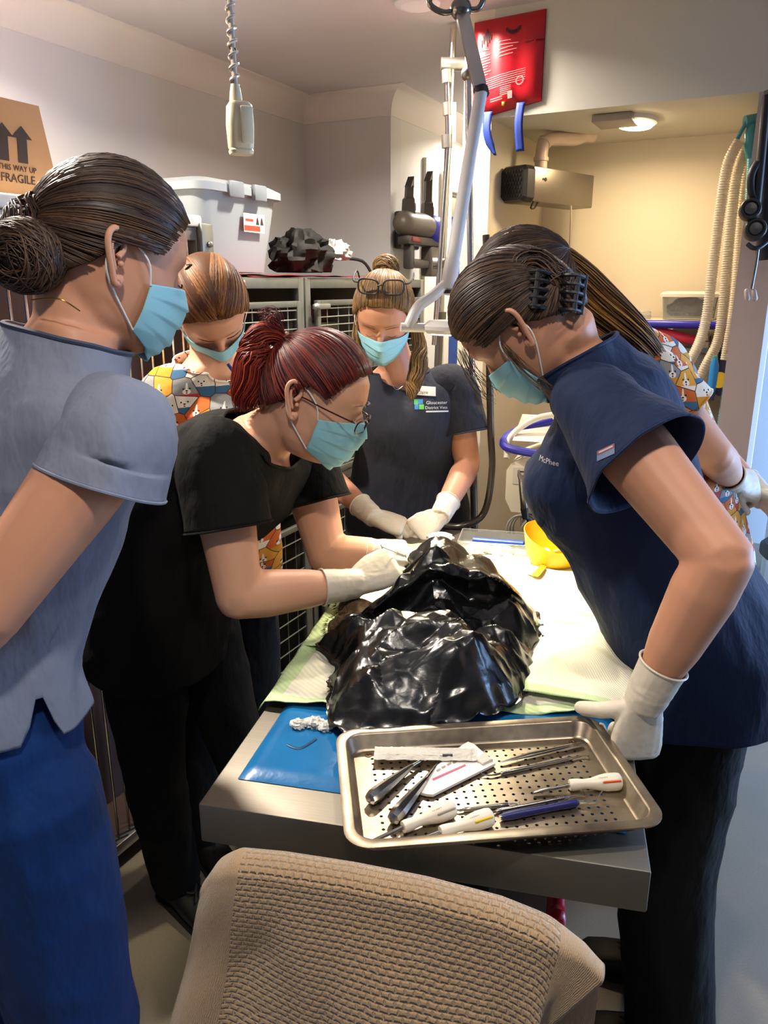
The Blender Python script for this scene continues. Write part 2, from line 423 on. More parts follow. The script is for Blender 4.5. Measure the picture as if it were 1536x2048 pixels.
# stored boxes in the right upper cage
for (a0, a1, b0, b1, z0, z1, m, lab) in ((2.22, 2.31, -1.80, -1.57, .872, 1.50, mat('slate_plastic', '#5c6b80', .5), 'tall slate blue carton standing inside the wire cage'),
                                   (2.33, 2.58, -1.90, -1.60, .872, 1.20, mat('pale_carton', '#a99f8d', .7), 'lower pale carton inside the wire cage'),
                                   (2.34, 2.57, -1.90, -1.62, 1.202, 1.46, mat('grey_carton', '#9b9488', .7), 'upper greyish carton inside the wire cage'),
                                   (2.36, 2.56, -1.87, -1.65, 1.462, 1.53, mat('maroon_cloth', '#5a2526', .8), 'flat maroon pack on top of the cartons in the cage')):
    o = cbox(MB(), a0, a1, b0, b1, z0, z1, .012)
    t = thing('stored_carton', lab, 'box', RC((a0 + a1) / 2, (b0 + b1) / 2, z0), 'packs stored in the wire cage')
    o.build('carton_body', m, t)
    k = MB(); cbox(k, (a0 + a1) / 2 - .02, (a0 + a1) / 2 + .02, b0 - .0005, b1 + .0006, z0 + .01, z1 + .0006, .001); k.build('tape', mat('tape_tan', '#b7a88c', .35), t)
# bar-fronted cage nearer the camera
BT = 1.785
t = thing('bar_cage', 'tall cage with vertical bars and white top behind the person in pale blue', 'cage', RC(1.1, -1.75, 0))
g = MB()
for a in (.52, 1.652): cbox(g, a, a + .034, BF - .034, BF, .02, BT - .03)
for a in (.52, 1.652): cbox(g, a, a + .034, BW, BW + .03, .02, BT - .03)
for z in (.05, .86, BT - .066): cbox(g, .554, 1.652, BF - .034, BF, z, z + .034)
g.build('frame', mat('cage_steel', '#a8a49d', .35, .8, var=.06), t)
p = MB(); cbox(p, .53, 1.68, BW, BW + .01, .05, BT - .04); cbox(p, .53, .538, BW, BF - .036, .05, BT - .04); cbox(p, 1.672, 1.68, BW, BF - .036, .05, BT - .04); cbox(p, .53, 1.68, BW, BF - .036, .05, .06)
cbox(p, .56, 1.65, BF - .20, BF - .19, .06, BT - .05)
p.build('lining', m_brown, t)
p = MB(); cbox(p, .50, 1.67, BW, BF + .01, BT - .03, BT, .006); p.build('top_board', m_whiteboard, t)
bar = MB().tube([RC(.58, BF - .006, .1), RC(.58, BF - .006, BT - .045)], .0038, 8).build('bar', mat('chrome', '#d7d5d0', .18, 1.0, var=.03), t)
for i in range(1, 28):
    c = bar.copy(); COL.objects.link(c); c.matrix_basis = Matrix.Translation(RC(.58 + .0385 * i, 0) - RC(.58, 0)) @ bar.matrix_basis
p = MB(); cbox(p, 1.655, 1.70, BF + .001, BF + .02, 1.60, BT - .02, .004)
for z in (1.64, 1.71): p.ball(RC(1.68, BF + .024, z), .009, 10)
p.build('latch_plate', m_galv, t)

# cardboard box with print
m_card = mat('cardboard', '#b98a58', .8, var=.07, scale=14, bump=.1, bscale=120)
m_ink = mat('dark_ink', '#3b2a20', .8, var=.1)
t = thing('cardboard_box', 'cardboard box printed with two up arrows, on the bar-fronted cage', 'box', RC(1.05, -1.6, BT))
A0, A1, B0, B1, H = .80, 1.275, -1.96, BF - .05, .196
mb = MB(); s = .022
lo = [RC(A0, B0, BT + .001), RC(A0, B1, BT + .001), RC(A1, B1, BT + .001), RC(A1, B0, BT + .001)]
hi = [RC(A0 + s, B0, BT + H), RC(A0 + s, B1 - .012, BT + H), RC(A1 - s, B1 - .012, BT + H), RC(A1 - s, B0, BT + H)]
mb.add(lo + hi, [(3, 2, 1, 0), (0, 1, 5, 4), (1, 2, 6, 5), (2, 3, 7, 6), (3, 0, 4, 7)])
mb.build('carton_body', m_card, t, smooth=False)
for j, (q, sg) in enumerate(((B1 - .012, -1), (B0, 1))):
    f = MB(); mid = (B0 + B1) / 2
    f.add([RC(A0 + s, q, BT + H), RC(A1 - s, q, BT + H), RC(A1 - s - .01, mid + sg * -.015, BT + H + .03), RC(A0 + s + .01, mid + sg * -.015, BT + H + .03),
           RC(A0 + s, q, BT + H + .004), RC(A1 - s, q, BT + H + .004), RC(A1 - s - .01, mid + sg * -.015, BT + H + .034), RC(A0 + s + .01, mid + sg * -.015, BT + H + .034)],
          [(0, 1, 2, 3), (7, 6, 5, 4), (0, 4, 5, 1), (1, 5, 6, 2), (2, 6, 7, 3), (3, 7, 4, 0)])
    f.build('flap', m_card, t, smooth=False)
# print on the face that looks into the room (local x runs along E1)
n = (hi[1] - lo[1]).normalized(); xd = E1.copy(); nn = xd.cross(n)
nn = nn if nn.dot(E2) > 0 else -nn
def face(a, z): return Matrix((xd, n, nn)).transposed().to_4x4() if False else None
FM = Matrix((xd, n, nn)).transposed().to_4x4(); FM.translation = lo[1] + nn * .0012 + (RC(1.168, 0) - RC(A0, 0))
for x in (-.032, .016):
    MB().prism([(x - .012, .073), (x + .012, .073), (x + .012, .124), (x + .026, .124), (x, .150), (x - .026, .124), (x - .012, .124)], .0004, FM).build('arrow_print', m_ink, t, smooth=False)
for s_, y, sz in (('THIS WAY UP', .060, .0172), ('FRAGILE', .038, .0255)):
    me = text_mesh(s_, sz, FM @ Matrix.Translation((.0, y, 0)), 0.0003, .93); link('lettering', me, m_ink, t, smooth=False)

# clear tub with lid on the wire cages
m_tub = NT('clear_tub'); m_tub.set(Base__Color=lin('#c9d3d6'), Roughness=.35, Transmission__Weight=.45, IOR=1.2, Alpha=1.0); m_tub = m_tub.m
m_lid = mat('tub_lid', '#98a0a5', .4, var=.03)
TZ = 1.64; ta0, ta1, tb0, tb1 = 1.76, 2.13, -2.02, -1.57
t = thing('storage_tub', 'clear plastic storage tub with grey lid standing on the cages', 'storage tub', RC((ta0 + ta1) / 2, (tb0 + tb1) / 2, TZ))
def rrect(a0, a1, b0, b1, z, r, k=5):
    o = []
    for (ca, cb, s0) in ((a1 - r, b1 - r, 0), (a0 + r, b1 - r, 90), (a0 + r, b0 + r, 180), (a1 - r, b0 + r, 270)):
        for i in range(k + 1):
            an = math.radians(s0 + 90 * i / k); o.append(RC(ca + r * math.cos(an), cb + r * math.sin(an), z))
    return o
MB().rings([rrect(ta0 + .03, ta1 - .03, tb0 + .03, tb1 - .03, TZ + .001, .04), rrect(ta0, ta1, tb0, tb1, TZ + .235, .04), rrect(ta0 + .006, ta1 - .006, tb0 + .006, tb1 - .006, TZ + .235, .036), rrect(ta0 + .036, ta1 - .036, tb0 + .036, tb1 - .036, TZ + .006, .036)]).build('tub_body', m_tub, t)
l = MB().rings([rrect(ta0 - .018, ta1 + .018, tb0 - .018, tb1 + .018, TZ + .228, .05), rrect(ta0 - .018, ta1 + .018, tb0 - .018, tb1 + .018, TZ + .25, .05), rrect(ta0 + .01, ta1 - .01, tb0 + .01, tb1 - .01, TZ + .265, .04), rrect(ta0 + .03, ta1 - .03, tb0 + .03, tb1 - .03, TZ + .258, .03)])
lid = l.build('lid', m_lid, t)
for a in (ta0 + .1, ta1 - .16): cbox(MB(), a, a + .06, tb1 + .012, tb1 + .03, TZ + .215, TZ + .262, .005).build('clip', mat('clip_grey', '#7f868c', .4), lid)
FT = Matrix((E1, Vector((0, 0, 1)), E2)).transposed().to_4x4(); FT.translation = RC(1.99, tb1 + .0005, TZ + .15)
st = MB().prism([(-.05, -.028), (.06, -.028), (.06, .028), (-.05, .028)], .0006, FT).build('sticker', mat('sticker_white', '#ece7de', .5), t)
MB().prism([(-.048, -.024), (.035, -.024), (.035, -.008), (-.048, -.008)], .001, FT).prism([(-.04, .004), (.0, .004), (.0, .012), (-.04, .012)], .001, FT).build('red_band', mat('sticker_red', '#c4482c', .5), st)
for x in (.022, .045): MB().prism([(x - .009, -.004), (x + .009, -.004), (x + .006, .006), (x + .002, .02), (x - .004, .014)], .001, FT).build('pictogram', m_ink, st)
# things inside the tub
cbox(MB(), ta0 + .06, ta1 - .06, tb0 + .08, tb1 - .06, TZ + .012, TZ + .12, .04).build('tub_contents', mat('wadding', '#d6cdb8', .9, var=.1, scale=12, bump=.4, bscale=30, bdist=.01), t)

# red mats on top of the cages, black bag
m_red = mat('red_vinyl', '#a51d2c', .5, var=.05)
for (a0, a1, lab) in ((1.72, 2.15, 'red mat on the wire cages under the clear tub'), (2.18, 2.6, 'red mat on the wire cages beside the black bag')):
    tag(MB().grid(lambda x, y: RC(lerp(a0, a1, x), lerp(-2.02, BF + .006, y), 1.6265 + .006 * (vnoise(np.array([[x * 5, y * 5, a0]]))[0] + 1)), 24, 24).build('red_mat', m_red), lab, 'mat', 'red mats on the cages')
def blob(name, c, size, m, seed, amp=.25, sharp=5.0, n=48, parent=None, flat=True):
    k = n // 2; th = np.linspace(0, 2 * PI, n, endpoint=False); ph = np.linspace(0.02, PI - .02, k)
    d = np.array([[math.sin(b) * math.cos(a), math.sin(b) * math.sin(a), -math.cos(b)] for b in ph for a in th])
    r = 1 + amp * (1 - 2 * np.abs(vnoise(d, sharp * .5, seed))) + amp * .5 * (1 - 2 * np.abs(vnoise(d, sharp, seed + 1)))
    v = d * r[:, None] * np.array(size)
    if flat: v[:, 2] = np.maximum(v[:, 2], -size[2] * .75)
    v += np.array(c); mb = MB(); mb.rings([[Vector(v[i * n + j]) for j in range(n)] for i in range(k)])
    return mb.build(name, m, parent, angle=35)
t = thing('black_bag', 'crumpled black bag with a clear packet on the cage top', 'bag', RC(2.36, -1.65, 1.64))
blob('bag_body', RC(2.33, -1.63, 1.702), (.10, .12, .075), mat('black_cloth', '#14130f', .75, var=.2), 3, parent=t)
blob('clear_packet', RC(2.42, -1.55, 1.715), (.05, .035, .035), mat('clear_film', '#bdbdbb', .12, var=.1), 9, .4, 7, 32, t)
MB().tube(bez([RC(2.50, -1.56, 1.70), RC(2.56, -1.51, 1.69), RC(2.585, -1.485, 1.645), RC(2.60, -1.485, 1.62)], 12), .006, 8).build('strap', mat('black_cloth', '#14130f'), t)

# pendant power socket
c = P(480, 250, 1.75); top = Vector((c.x - .012, c.y, CEIL))
t = thing('hanging_socket', 'cream plug socket hanging from the ceiling on a twisted cable', 'power socket', c)
m_cream = mat('cream_plastic', '#cfc5a4', .4, var=.03)
Rw = rotz(math.radians(20))
def rsec(z, w, d, r=.012):
    out = []
    for (sx, sy, s0) in ((1, 1, 0), (-1, 1, 90), (-1, -1, 180), (1, -1, 270)):
        for i in range(4):
            an = math.radians(s0 + 30 * i); q = Rw @ Vector((sx * (w / 2 - r) + r * math.cos(an), sy * (d / 2 - r) + r * math.sin(an), 0)); out.append(c + q + Vector((0, 0, z)))
    return out
MB().rings([rsec(z, w, d) for z, w, d in ((-.056, .046, .042), (-.05, .05, .046), (-.046, .046, .042), (-.043, .05, .046), (.0, .054, .05), (.035, .05, .046), (.042, .04, .036))]).build('socket_body', m_cream, t)
MB().lathe([(.014, .04), (.012, .06), (.009, .075), (.009, .04)], Matrix.Translation(c + Vector((-.006, 0, 0))), 14).build('cable_gland', m_cream, t)
MB().box(c + Rw @ Vector((.010, -.025, -.003)), (.026, .008, .07), Rw, .004).build('socket_face', mat('cream_pale', '#d9cfae', .35), t)
p0 = c + Vector((-.006, 0, .07))
MB().tube([p0, top], .0055, 8).build('cable', mat('cable_white', '#b4ab9b', .5), t)
hx = MB(); L = (top - p0).length; pts = [lerp(p0, top, i / 220) + Vector((math.cos(i * .55) * .0085, math.sin(i * .55) * .0085, 0)) for i in range(221)]
hx.tube(pts, .003, 6).build('chain_wrap', mat('chain_bright', '#d8d2c6', .25, .6), t)
MB().box(P(466, 98, 1.75), (.012, .008, .004), None, .001).build('cable_tie', mat('black_plastic', '#17171a', .45), t)

RC = RC0
# ------------------------------------------------------------------ alcove and hall
m_chrome = mat('chrome', '#d7d5d0'); m_steel = mat('steel', '#b9b5ae'); m_black = mat('black_plastic', '#17171a')
m_brushed = mat('brushed_steel', '#7f786c', .38, .85, var=.1, scale=25)
m_greymetal = mat('grey_metal', '#8f8b84', .35, .85, var=.06)
m_lampwhite = mat('lamp_enamel', '#c9c7c3', .3, var=.02)
# air purifier box
d = Vector((.743, .669, 0)); e = Vector((-.669, .743, 0)); n0 = P(1050, 366, 2.70) + Vector((.012, 0, 0)); W, Hh, L = .10, .108, .372
Rb = Matrix((d, e, Vector((0, 0, 1)))).transposed()
t = thing('air_purifier', 'brushed steel wall unit with a black grille end in the alcove', 'air purifier', n0)
ctr = n0 + d * L / 2 + e * W / 2
MB().box(ctr + d * .012, (L - .03, W, Hh), Rb.to_4x4(), .004).build('housing', m_brushed, t)
ev = ctr - d * (L / 2 - .012)
en = MB(); prof = [(-.5, -.38), (-.38, -.5), (.38, -.5), (.5, -.38), (.5, .38), (.38, .5), (-.38, .5), (-.5, .38)]
en.rings([[ev + d * x + e * px * W * k + Vector((0, 0, pz * Hh * k)) for px, pz in prof] for x, k in ((.018, 1.04), (-.02, 1.04), (-.034, .93))])
ec = en.build('end_cap', m_black, t, angle=20)
dots = MB()
for i in range(7):
    for j in range(7):
        q = ev - d * .034 + e * ((i - 3) * .0115 + (j % 2) * .0055) + Vector((0, 0, (j - 3) * .0125))
        dots.lathe([(.001, 0), (.0046, 0), (.0046, .003), (.001, .003)], Matrix.Translation(q) @ (-d).to_track_quat('Z', 'Y').to_matrix().to_4x4(), 8)
o = dots.build('grille_studs', mat('black_gloss', '#2b2b30', .3), ec); o['kind'] = 'stuff'
# front and far-side grille on the long face seen by the camera
fd = MB()
for i in range(3):
    for j in range(7): fd.box(n0 + d * (.004 + i * .011) - e * .001 + Vector((0, 0, (j - 3) * .0125)), (.007, .003, .007), Rb.to_4x4(), .0015)
for x, w in ((.075, .006), (.088, .01)): MB().lathe([(.001, .002), (w * .6, .002), (w * .6, 0), (.001, 0)], Matrix.Translation(n0 + d * x + Vector((0, 0, .018))) @ (-e).to_track_quat('Z', 'Y').to_matrix().to_4x4(), 10).build('indicator', m_black, t)
m_pipe = mat('pvc_pipe', '#d9c2ad', .35, var=.03)
p1 = n0 + d * .125 + e * .05 + Vector((0, 0, Hh / 2))
pipe = bez([p1, p1 + Vector((0, 0, .05)), p1 + Vector((.012, .01, .09)), p1 + Vector((.07, .05, .105)), p1 + Vector((.13, .09, .11)), p1 + Vector((.165, .11, .125)), Vector((p1.x + .2, p1.y + .13, 2.099))], 30)
MB().tube(pipe, .021, 14).build('duct_pipe', m_pipe, t)
for i in (3, 9): MB().tube([pipe[i], pipe[i + 1]], .025, 14).build('pipe_collar', m_pipe, t)
c0 = n0 + d * .24 - Vector((0, 0, Hh / 2)); MB().tube(bez([c0, c0 + Vector((.004, 0, -.1)), c0 + Vector((.012, .02, -.45))], 12), .0035, 6).build('power_cord', mat('cord_grey', '#8a7f6c', .5), t)
c0 = n0 + d * .03 - Vector((0, 0, Hh / 2)); MB().tube(bez([c0, c0 + Vector((-.008, 0, -.02)), c0 + Vector((.008, .02, -.018)), c0 + Vector((.02, .03, .0))], 10), .003, 6).build('tie_loop', m_black, t)

# cordless vacuum on its wall dock
def cbox(mb, a0, a1, b0, b1, z0, z1, r=.003, mi=0):
    return mb.box(RC((a0 + a1) / 2 - .10, (b0 + b1) / 2, (z0 + z1) / 2), (b1 - b0, a1 - a0, z1 - z0), R, r, mi)
t = thing('cordless_vacuum', 'grey cordless vacuum with blue end cap docked on the hall wall', 'vacuum', RC(3.5, -1.6, 1.66))
m_dy = mat('vacuum_grey', '#5d554d', .45, var=.05); m_dd = mat('vacuum_dark', '#3a3532', .45); m_blue = mat('vacuum_blue', '#1f2bb0', .35)
B = -1.56
def RB(a, z, b=B): return RC(a - .10, b, z)
tu = MB().tube([RB(3.31, 1.86), RB(3.50, 1.86), RB(3.60, 1.855)], [.052, .054, .046], 18, round_=True); tu.build('motor_body', m_dy, t)
MB().tube([RB(3.58, 1.855), RB(3.62, 1.85), RB(3.66, 1.83), RB(3.69, 1.80)], [.062, .066, .055, .03], 18, round_=True).box(RB(3.665, 1.79), (.07, .05, .12), R, .015).build('blue_cap', m_blue, t)
hb = MB(); cbox(hb, 3.30, 3.66, B - .03, B + .03, 1.772, 1.812, .012); hb.build('dock_arm', m_dd, t)
hb = MB(); cbox(hb, 3.33, 3.42, B + .028, B + .036, 1.785, 1.805, .003); hb.build('trigger', mat('vacuum_red', '#8d1f2c', .4), t)
hd = MB(); cbox(hd, 3.34, 3.39, B - .02, B + .02, 1.67, 1.775, .01); cbox(hd, 3.36, 3.62, B - .02, B + .02, 1.675, 1.715, .012); hd.build('handle', m_dd, t)
hd = MB(); cbox(hd, 3.55, 3.66, B - .03, B + .03, 1.64, 1.775, .012); hd.build('battery', m_dy, t)
for a0, top in ((3.355, 2.055), (3.555, 2.10)):
    w = MB().tube([RB(a0, 1.90), RB(a0, 1.96), RB(a0 + .004, 1.97), RB(a0 + .008, top - .04)], [.034, .03, .022, .021], 4, up=E2)
    w.prism([(-.017, 0), (.017, 0), (.017, .045)], .03, Matrix((E1, Vector((0, 0, 1)), E2)).transposed().to_4x4().copy() if False else (Matrix.Translation(RB(a0 + .008, top - .045, B - .015)) @ Matrix((E1, Vector((0, 0, 1)), E2)).transposed().to_4x4()))
    wd = w.build('crevice_tool', m_dd, t, angle=25)
    k = MB(); cbox(k, a0 + .02, a0 + .055, B - .014, B + .014, 1.915, 1.95, .006); k.build('release_clip', m_dy, wd)
MB().box(RC(3.40, -1.635, 1.84), (.04, .2, .16), R, .01).build('wall_dock', m_dd, t)

# fire blanket pouch
t = thing('fire_blanket', 'red fire blanket pouch with two blue pull straps on the bulkhead', 'fire blanket', RC(2.5, -.87, 2.12))
FX, FZ = E2, Vector((0, 0, 1)); m_rv = mat('red_pouch', '#b3121f', .3, var=.04, scale=8)
ox, oz = -.872, 2.235
tilt = math.radians(-9)
def FB(x, z, off=0): 
    c_, s_ = math.cos(tilt), math.sin(tilt)
    return RC(2.515 - .006 - off, ox + x * c_ + z * s_ * 0 , oz + z - x * math.sin(tilt) * (1 if z < .05 else .2))
def pouch(x, y):
    z = lerp(-.118, .138, y); xx = lerp(-.112, .112, x)
    b = (1 - (2 * x - 1) ** 6) * (1 - (2 * y - 1) ** 6)
    n_ = vnoise(np.array([[xx * 18 + 3, z * 7, 1.0]]))[0]
    return FB(xx, z, .002 + b * (.022 + .006 * n_))
MB().grid(pouch, 34, 34).build('pouch_front', m_rv, t, angle=180)
MB().grid(lambda x, y: FB(lerp(-.113, .113, x), lerp(-.119, .139, y), -.002), 4, 4).build('pouch_back', m_rv, t)
m_prn = mat('white_print', '#d8a9a4', .5); m_prk = mat('black_print', '#3a0f12', .5)
def pmark(mb, x0, x1, z0, z1):
    mb.grid(lambda x, y: FB(lerp(x0, x1, x), lerp(z0, z1, y), .0045 + (1 - (2 * ((lerp(x0, x1, x) + .112) / .224) - 1) ** 6) * (1 - (2 * ((lerp(z0, z1, y) + .118) / .256) - 1) ** 6) * (.022 + .006 * vnoise(np.array([[lerp(x0, x1, x) * 18 + 3, lerp(z0, z1, y) * 7, 1.0]]))[0])), 4, 2)
pm = MB(); rr = random.Random(3)
for i in range(9): pmark(pm, -.098, -.098 + rr.uniform(.04, .055), .052 - i * .0075, .0535 - i * .0075)
for i in range(5): pmark(pm, -.02, -.02 + rr.uniform(.03, .06), .066 - i * .0095, .0678 - i * .0095)
for i in range(6): pmark(pm, -.09 + i * .002, .065, -.022 - i * .0058, -.0208 - i * .0058)
for i in range(5): pmark(pm, -.012, .022, -.058 - i * .005, -.0565 - i * .005)
for i in range(2): pmark(pm, -.045, -.005, -.082 - i * .006, -.080 - i * .006)
pm.build('small_print', m_prn, t, fix=False)
pm = MB(); pmark(pm, -.093, -.066, -.088, -.058); pm.build('picture_patch', mat('grey_print', '#7d6a68', .5), t, fix=False)
for q_ in ((-.085, -.07, -.108, -.092), (.012, .026, -.092, -.072)): pm = MB(); pmark(pm, *q_); pm.build('arrow_print', mat('pale_print', '#e0cfcb', .5), t, fix=False)
pm = MB()
for k in range(16):
    a_ = 2 * PI * k / 16; x_, z_ = .048 + .011 * math.cos(a_), -.05 + .011 * math.sin(a_); pmark(pm, x_ - .0016, x_ + .0016, z_ - .0016, z_ + .0016)
pm.build('round_stamp', m_prn, t, fix=False)
pm = MB()
for k in range(6): pmark(pm, -.082 + k * .006, -.078 + k * .006, .062 + (k % 3) * .008, .11 - abs(k - 3) * .009)
pm.build('hand_print', m_prk, t, fix=False); pm = MB()
for k in range(9): x_ = .0 + k * .005; pmark(pm, x_, x_ + .006, .082 + .0009 * (k - 4) ** 2 * .6, .092 + .0009 * (k - 4) ** 2 * .6)
pm.build('hand_print', m_prk, t, fix=False)
MB().box(FB(.0, -.103, .022), (.012, .008, .012), R, .003).build('snap', mat('brass', '#b5923a', .3, .9), t)
m_strap = mat('blue_strap', '#14348f', .6, var=.06, scale=60, bump=.2, bscale=900)
for x0, L_, cur in ((-.050, .125, .02), (.055, .135, 0)):
    q = FB(x0, -.112, .012); fb = []
    def sf(x, y, q=q, L_=L_, cur=cur):
        w = .026 * (1 - (.7 * max(0, y - .75) * 4 if cur else 0)); s_ = math.sin(y * 4) * .006
        return q + E2 * ((x - .5) * w + cur * (y ** 3) * 1.2 - s_ * .5) - E1 * (.006 + s_) - FZ * (y * L_)
    g = MB().grid(sf, 3, 16); o = g.build('strap', m_strap, t, angle=180); md = o.modifiers.new('s', 'SOLIDIFY'); md.thickness = .002

# exam lamp hung from the ceiling
LH = P(868, 652, 1.72)                   # lamp head
t = thing('exam_lamp', 'white articulated exam lamp reaching in front of the person in charcoal', 'lamp', LH)
J0 = P(922, 18, 2.12); J1 = P(962, 183, 2.02); J2 = P(895, 583, 1.77)
MB().lathe([(.001, 0), (.05, 0), (.05, -.02), (.022, -.035), (.022, -.05), (.001, -.05)], Matrix.Translation((J0.x, J0.y, CEIL)), 20).build('ceiling_rose', m_lampwhite, t)
MB().tube([Vector((J0.x, J0.y, CEIL - .03)), J0 + Vector((0, 0, .02))], .014, 12).build('drop_tube', m_greymetal, t)
kn = MB().ball(J0, .026, 16); kn.tube(bez([J0 + Vector((-.07, 0, .04)), J0 + Vector((-.075, 0, .01)), J0 + Vector((-.04, 0, -.008)), J0, J0 + Vector((.04, 0, .0)), J0 + Vector((.055, 0, .03)), J0 + Vector((.05, 0, .07))], 24), .007, 10)
kn.build('pivot_yoke', mat('dark_chrome', '#77756f', .2, .9), t)
dd = (J1 - J0).normalized(); sd = dd.cross(Vector((0, 1, 0))).normalized(); fw = sd.cross(dd)
Rm = Matrix((sd, fw, dd)).transposed().to_4x4()
MB().box((J0 + J1) / 2, (.032, .022, (J1 - J0).length - .02), Rm, .005).build('upper_arm', m_steel, t)
MB().tube([J1 + dd * -.006, J1 + dd * .010], .0185, 14).build('elbow_joint', m_black, t)
MB().tube([J1, J2 + (J1 - J2) * .14], .0155, 14).build('lower_arm', m_lampwhite, t)
MB().tube([J2 + (J1 - J2) * .14, J2 + (J1 - J2) * .135, J2], [.0175, .0175, .0175], 14).build('knuckle', m_lampwhite, t)
MB().lathe([(.001, -.004), (.012, -.004), (.012, .002), (.001, .002)], Matrix.Translation(J2), 12).build('knuckle_bore', m_black, t)
H0 = P(818, 655, 1.72)
MB().tube(bez([J2 + (J1 - J2) * .05, P(868, 590, 1.755), P(838, 612, 1.735), P(822, 642, 1.722), H0], 24), [.012] * 25, 12).build('gooseneck', m_lampwhite, t)
ld = Vector((.93, .12, -.02)).normalized()
MB().tube([H0 - ld * .018, H0 + ld * .035], .010, 14).build('head_stem', m_lampwhite, t)
# lamp head: a shallow oval shell
hc = H0 + ld * .118; side = ld.cross(Vector((0, 0, 1))).normalized(); upv = Vector((-.12, .12, 1)).normalized()
prof = [(0, .0), (.25, .001), (.35, .014), (.8, .0165), (1, .004), (1.0, -.004), (.9, -.012), (.05, -.013)]
rg = []
for k, z in prof[1:]:
    rg.append([hc + ld * math.cos(2 * PI * j / 32) * .088 * k + side * math.sin(2 * PI * j / 32) * .062 * k + upv * z for j in range(32)])
MB().rings(rg).build('lamp_head', m_lampwhite, t, angle=35)
M_LENS = NT('lamp_lens'); M_LENS.set(Base__Color=(1, 1, 1), Emission__Color=(1.0, .9, .68), Emission__Strength=25.0)
MB().rings([[hc + ld * math.cos(2 * PI * j / 32) * .07 * k + side * math.sin(2 * PI * j / 32) * .048 * k - upv * z for j in range(32)] for k, z in ((1, .0125), (1, .0145), (.05, .0146))]).build('lens', M_LENS.m, t)
sp = bpy.data.lights.new('exam_lamp_beam', 'SPOT'); sp.energy = 46; sp.color = (1.0, .86, .58); sp.spot_size = math.radians(100); sp.spot_blend = .75; sp.shadow_soft_size = .05
so = bpy.data.objects.new('exam_lamp_beam', sp); COL.objects.link(so)
src = hc - upv * .03; aim = TC(.36, .80, TOP) - src
so.matrix_basis = Matrix.Translation(src) @ aim.to_track_quat('-Z', 'Y').to_matrix().to_4x4()
so.parent = t; so.matrix_parent_inverse = t.matrix_basis.inverted()

# drip stands behind
def stand(label, top, foot, r, inner, clamps, grp, yoke=True):
    t = thing('drip_stand', label, 'drip stand', Vector((foot.x, foot.y, 0)), grp)
    dv = (top - foot).normalized(); mid = foot + (top - foot) * inner
    MB().tube([foot + Vector((0, 0, .06)), mid], r * 1.25, 14).build('lower_tube', m_greymetal, t)
    MB().tube([mid, top], r, 14).build('upper_tube', m_chrome, t)
    MB().tube([mid - dv * .04, mid + dv * .03], r * 1.9, 14).build('height_collar', m_greymetal, t)
    for k in clamps:
        q = foot + (top - foot) * k
        MB().tube([q + Vector((-.035, 0, 0)), q + Vector((.045, 0, 0))], .02, 14).build('clamp', m_greymetal, t)
    for k in range(5):
        a_ = 2 * PI * k / 5 + .3; q = Vector((foot.x, foot.y, .07)) + Vector((math.cos(a_), math.sin(a_), 0)) * .09
        leg = MB().tube([Vector((foot.x, foot.y, .08)), q, q + Vector((0, 0, -.02))], .011, 8).build('leg', m_greymetal, t)
        MB().lathe([(.005, -.012), (.022, -.012), (.022, .012), (.005, .012)], Matrix.Translation(Vector((q.x, q.y, .022))) @ Matrix.Rotation(PI / 2, 4, 'X'), 14).build('castor', m_black, leg)
    return t
DG = 'steel stands behind the table'
sA = stand('taller steel stand with clamp and twin tubes behind the exam lamp', P(907, 52, 2.78), P(848, 1250, 2.78) - Vector((0, 0, P(848, 1250, 2.78).z)), .011, .62, (.955, .70), DG)
tw = MB().tube([P(893, 145, 2.74), P(897, 290, 2.74), P(868, 690, 2.74)], .0085, 12).build('side_tube', m_chrome, sA)
for v_, s_ in ((140, .016), (205, .013), (270, .017)): MB().tube([P(893, v_, 2.74), P(894, v_ + 26, 2.74)], s_, 12).build('tube_joint', m_greymetal, tw)
MB().tube([P(908, 285, 2.73), P(909, 205, 2.73)], .006, 8).build('white_clip', m_lampwhite, sA)
sB = stand('thinner steel stand with a ball knob behind the exam lamp', P(936, 150, 2.50), P(962, 1250, 2.50) - Vector((0, 0, P(962, 1250, 2.50).z)), .010, .55, (), DG)
MB().ball(P(936, 148, 2.50), .021, 14).build('ball_knob', m_greymetal, sB)
# dark hose looping down
hp = bez([P(972, 470, 2.36), P(977, 640, 2.34), P(981, 850, 2.32), P(984, 940, 2.3), P(968, 1025, 2.28), P(925, 1052, 2.26), P(880, 1050, 2.30)], 48)
t = tag(MB().tube(hp, .0105, 12).build('suction_hose', mat('hose_dark', '#4a463f', .2, .4)), 'dark glossy hose looping down beside the person in charcoal', 'hose')

# dental unit with blue bumper
q = P(1062, 985, 2.28)
t = thing('dental_unit', 'cream dental unit with blue bumper rail right of the person in charcoal', 'dental unit', Vector((q.x + .08, q.y + .06, 0)))
m_unit = mat('unit_cream', '#d9d1bc', .35, var=.02); m_bb = mat('bumper_blue', '#2a2a9c', .4)
Ru = rotz(math.radians(-18)); ux = Ru.to_3x3() @ Vector((1, 0, 0)); uy = Ru.to_3x3() @ Vector((0, 1, 0)); U0 = Vector((q.x, q.y, 0))
def UQ(x, y, z): return U0 + ux * x + uy * y + Vector((0, 0, z))
b = MB(); sec = [(-.055, .93), (-.075, .97), (-.075, 1.06), (-.06, 1.085), (.10, 1.155), (.22, 1.155), (.22, .93)]
b.prism([(x, z) for x, z in sec], -.22, Matrix.Translation(UQ(0, -.02, 0)) @ Matrix((ux, Vector((0, 0, 1)), -uy)).transposed().to_4x4())
b.build('unit_body', m_unit, t, angle=25)
MB().box(UQ(.05, .06, .895), (.16, .14, .07), Ru, .02).build('handpiece_holder', m_unit, t)
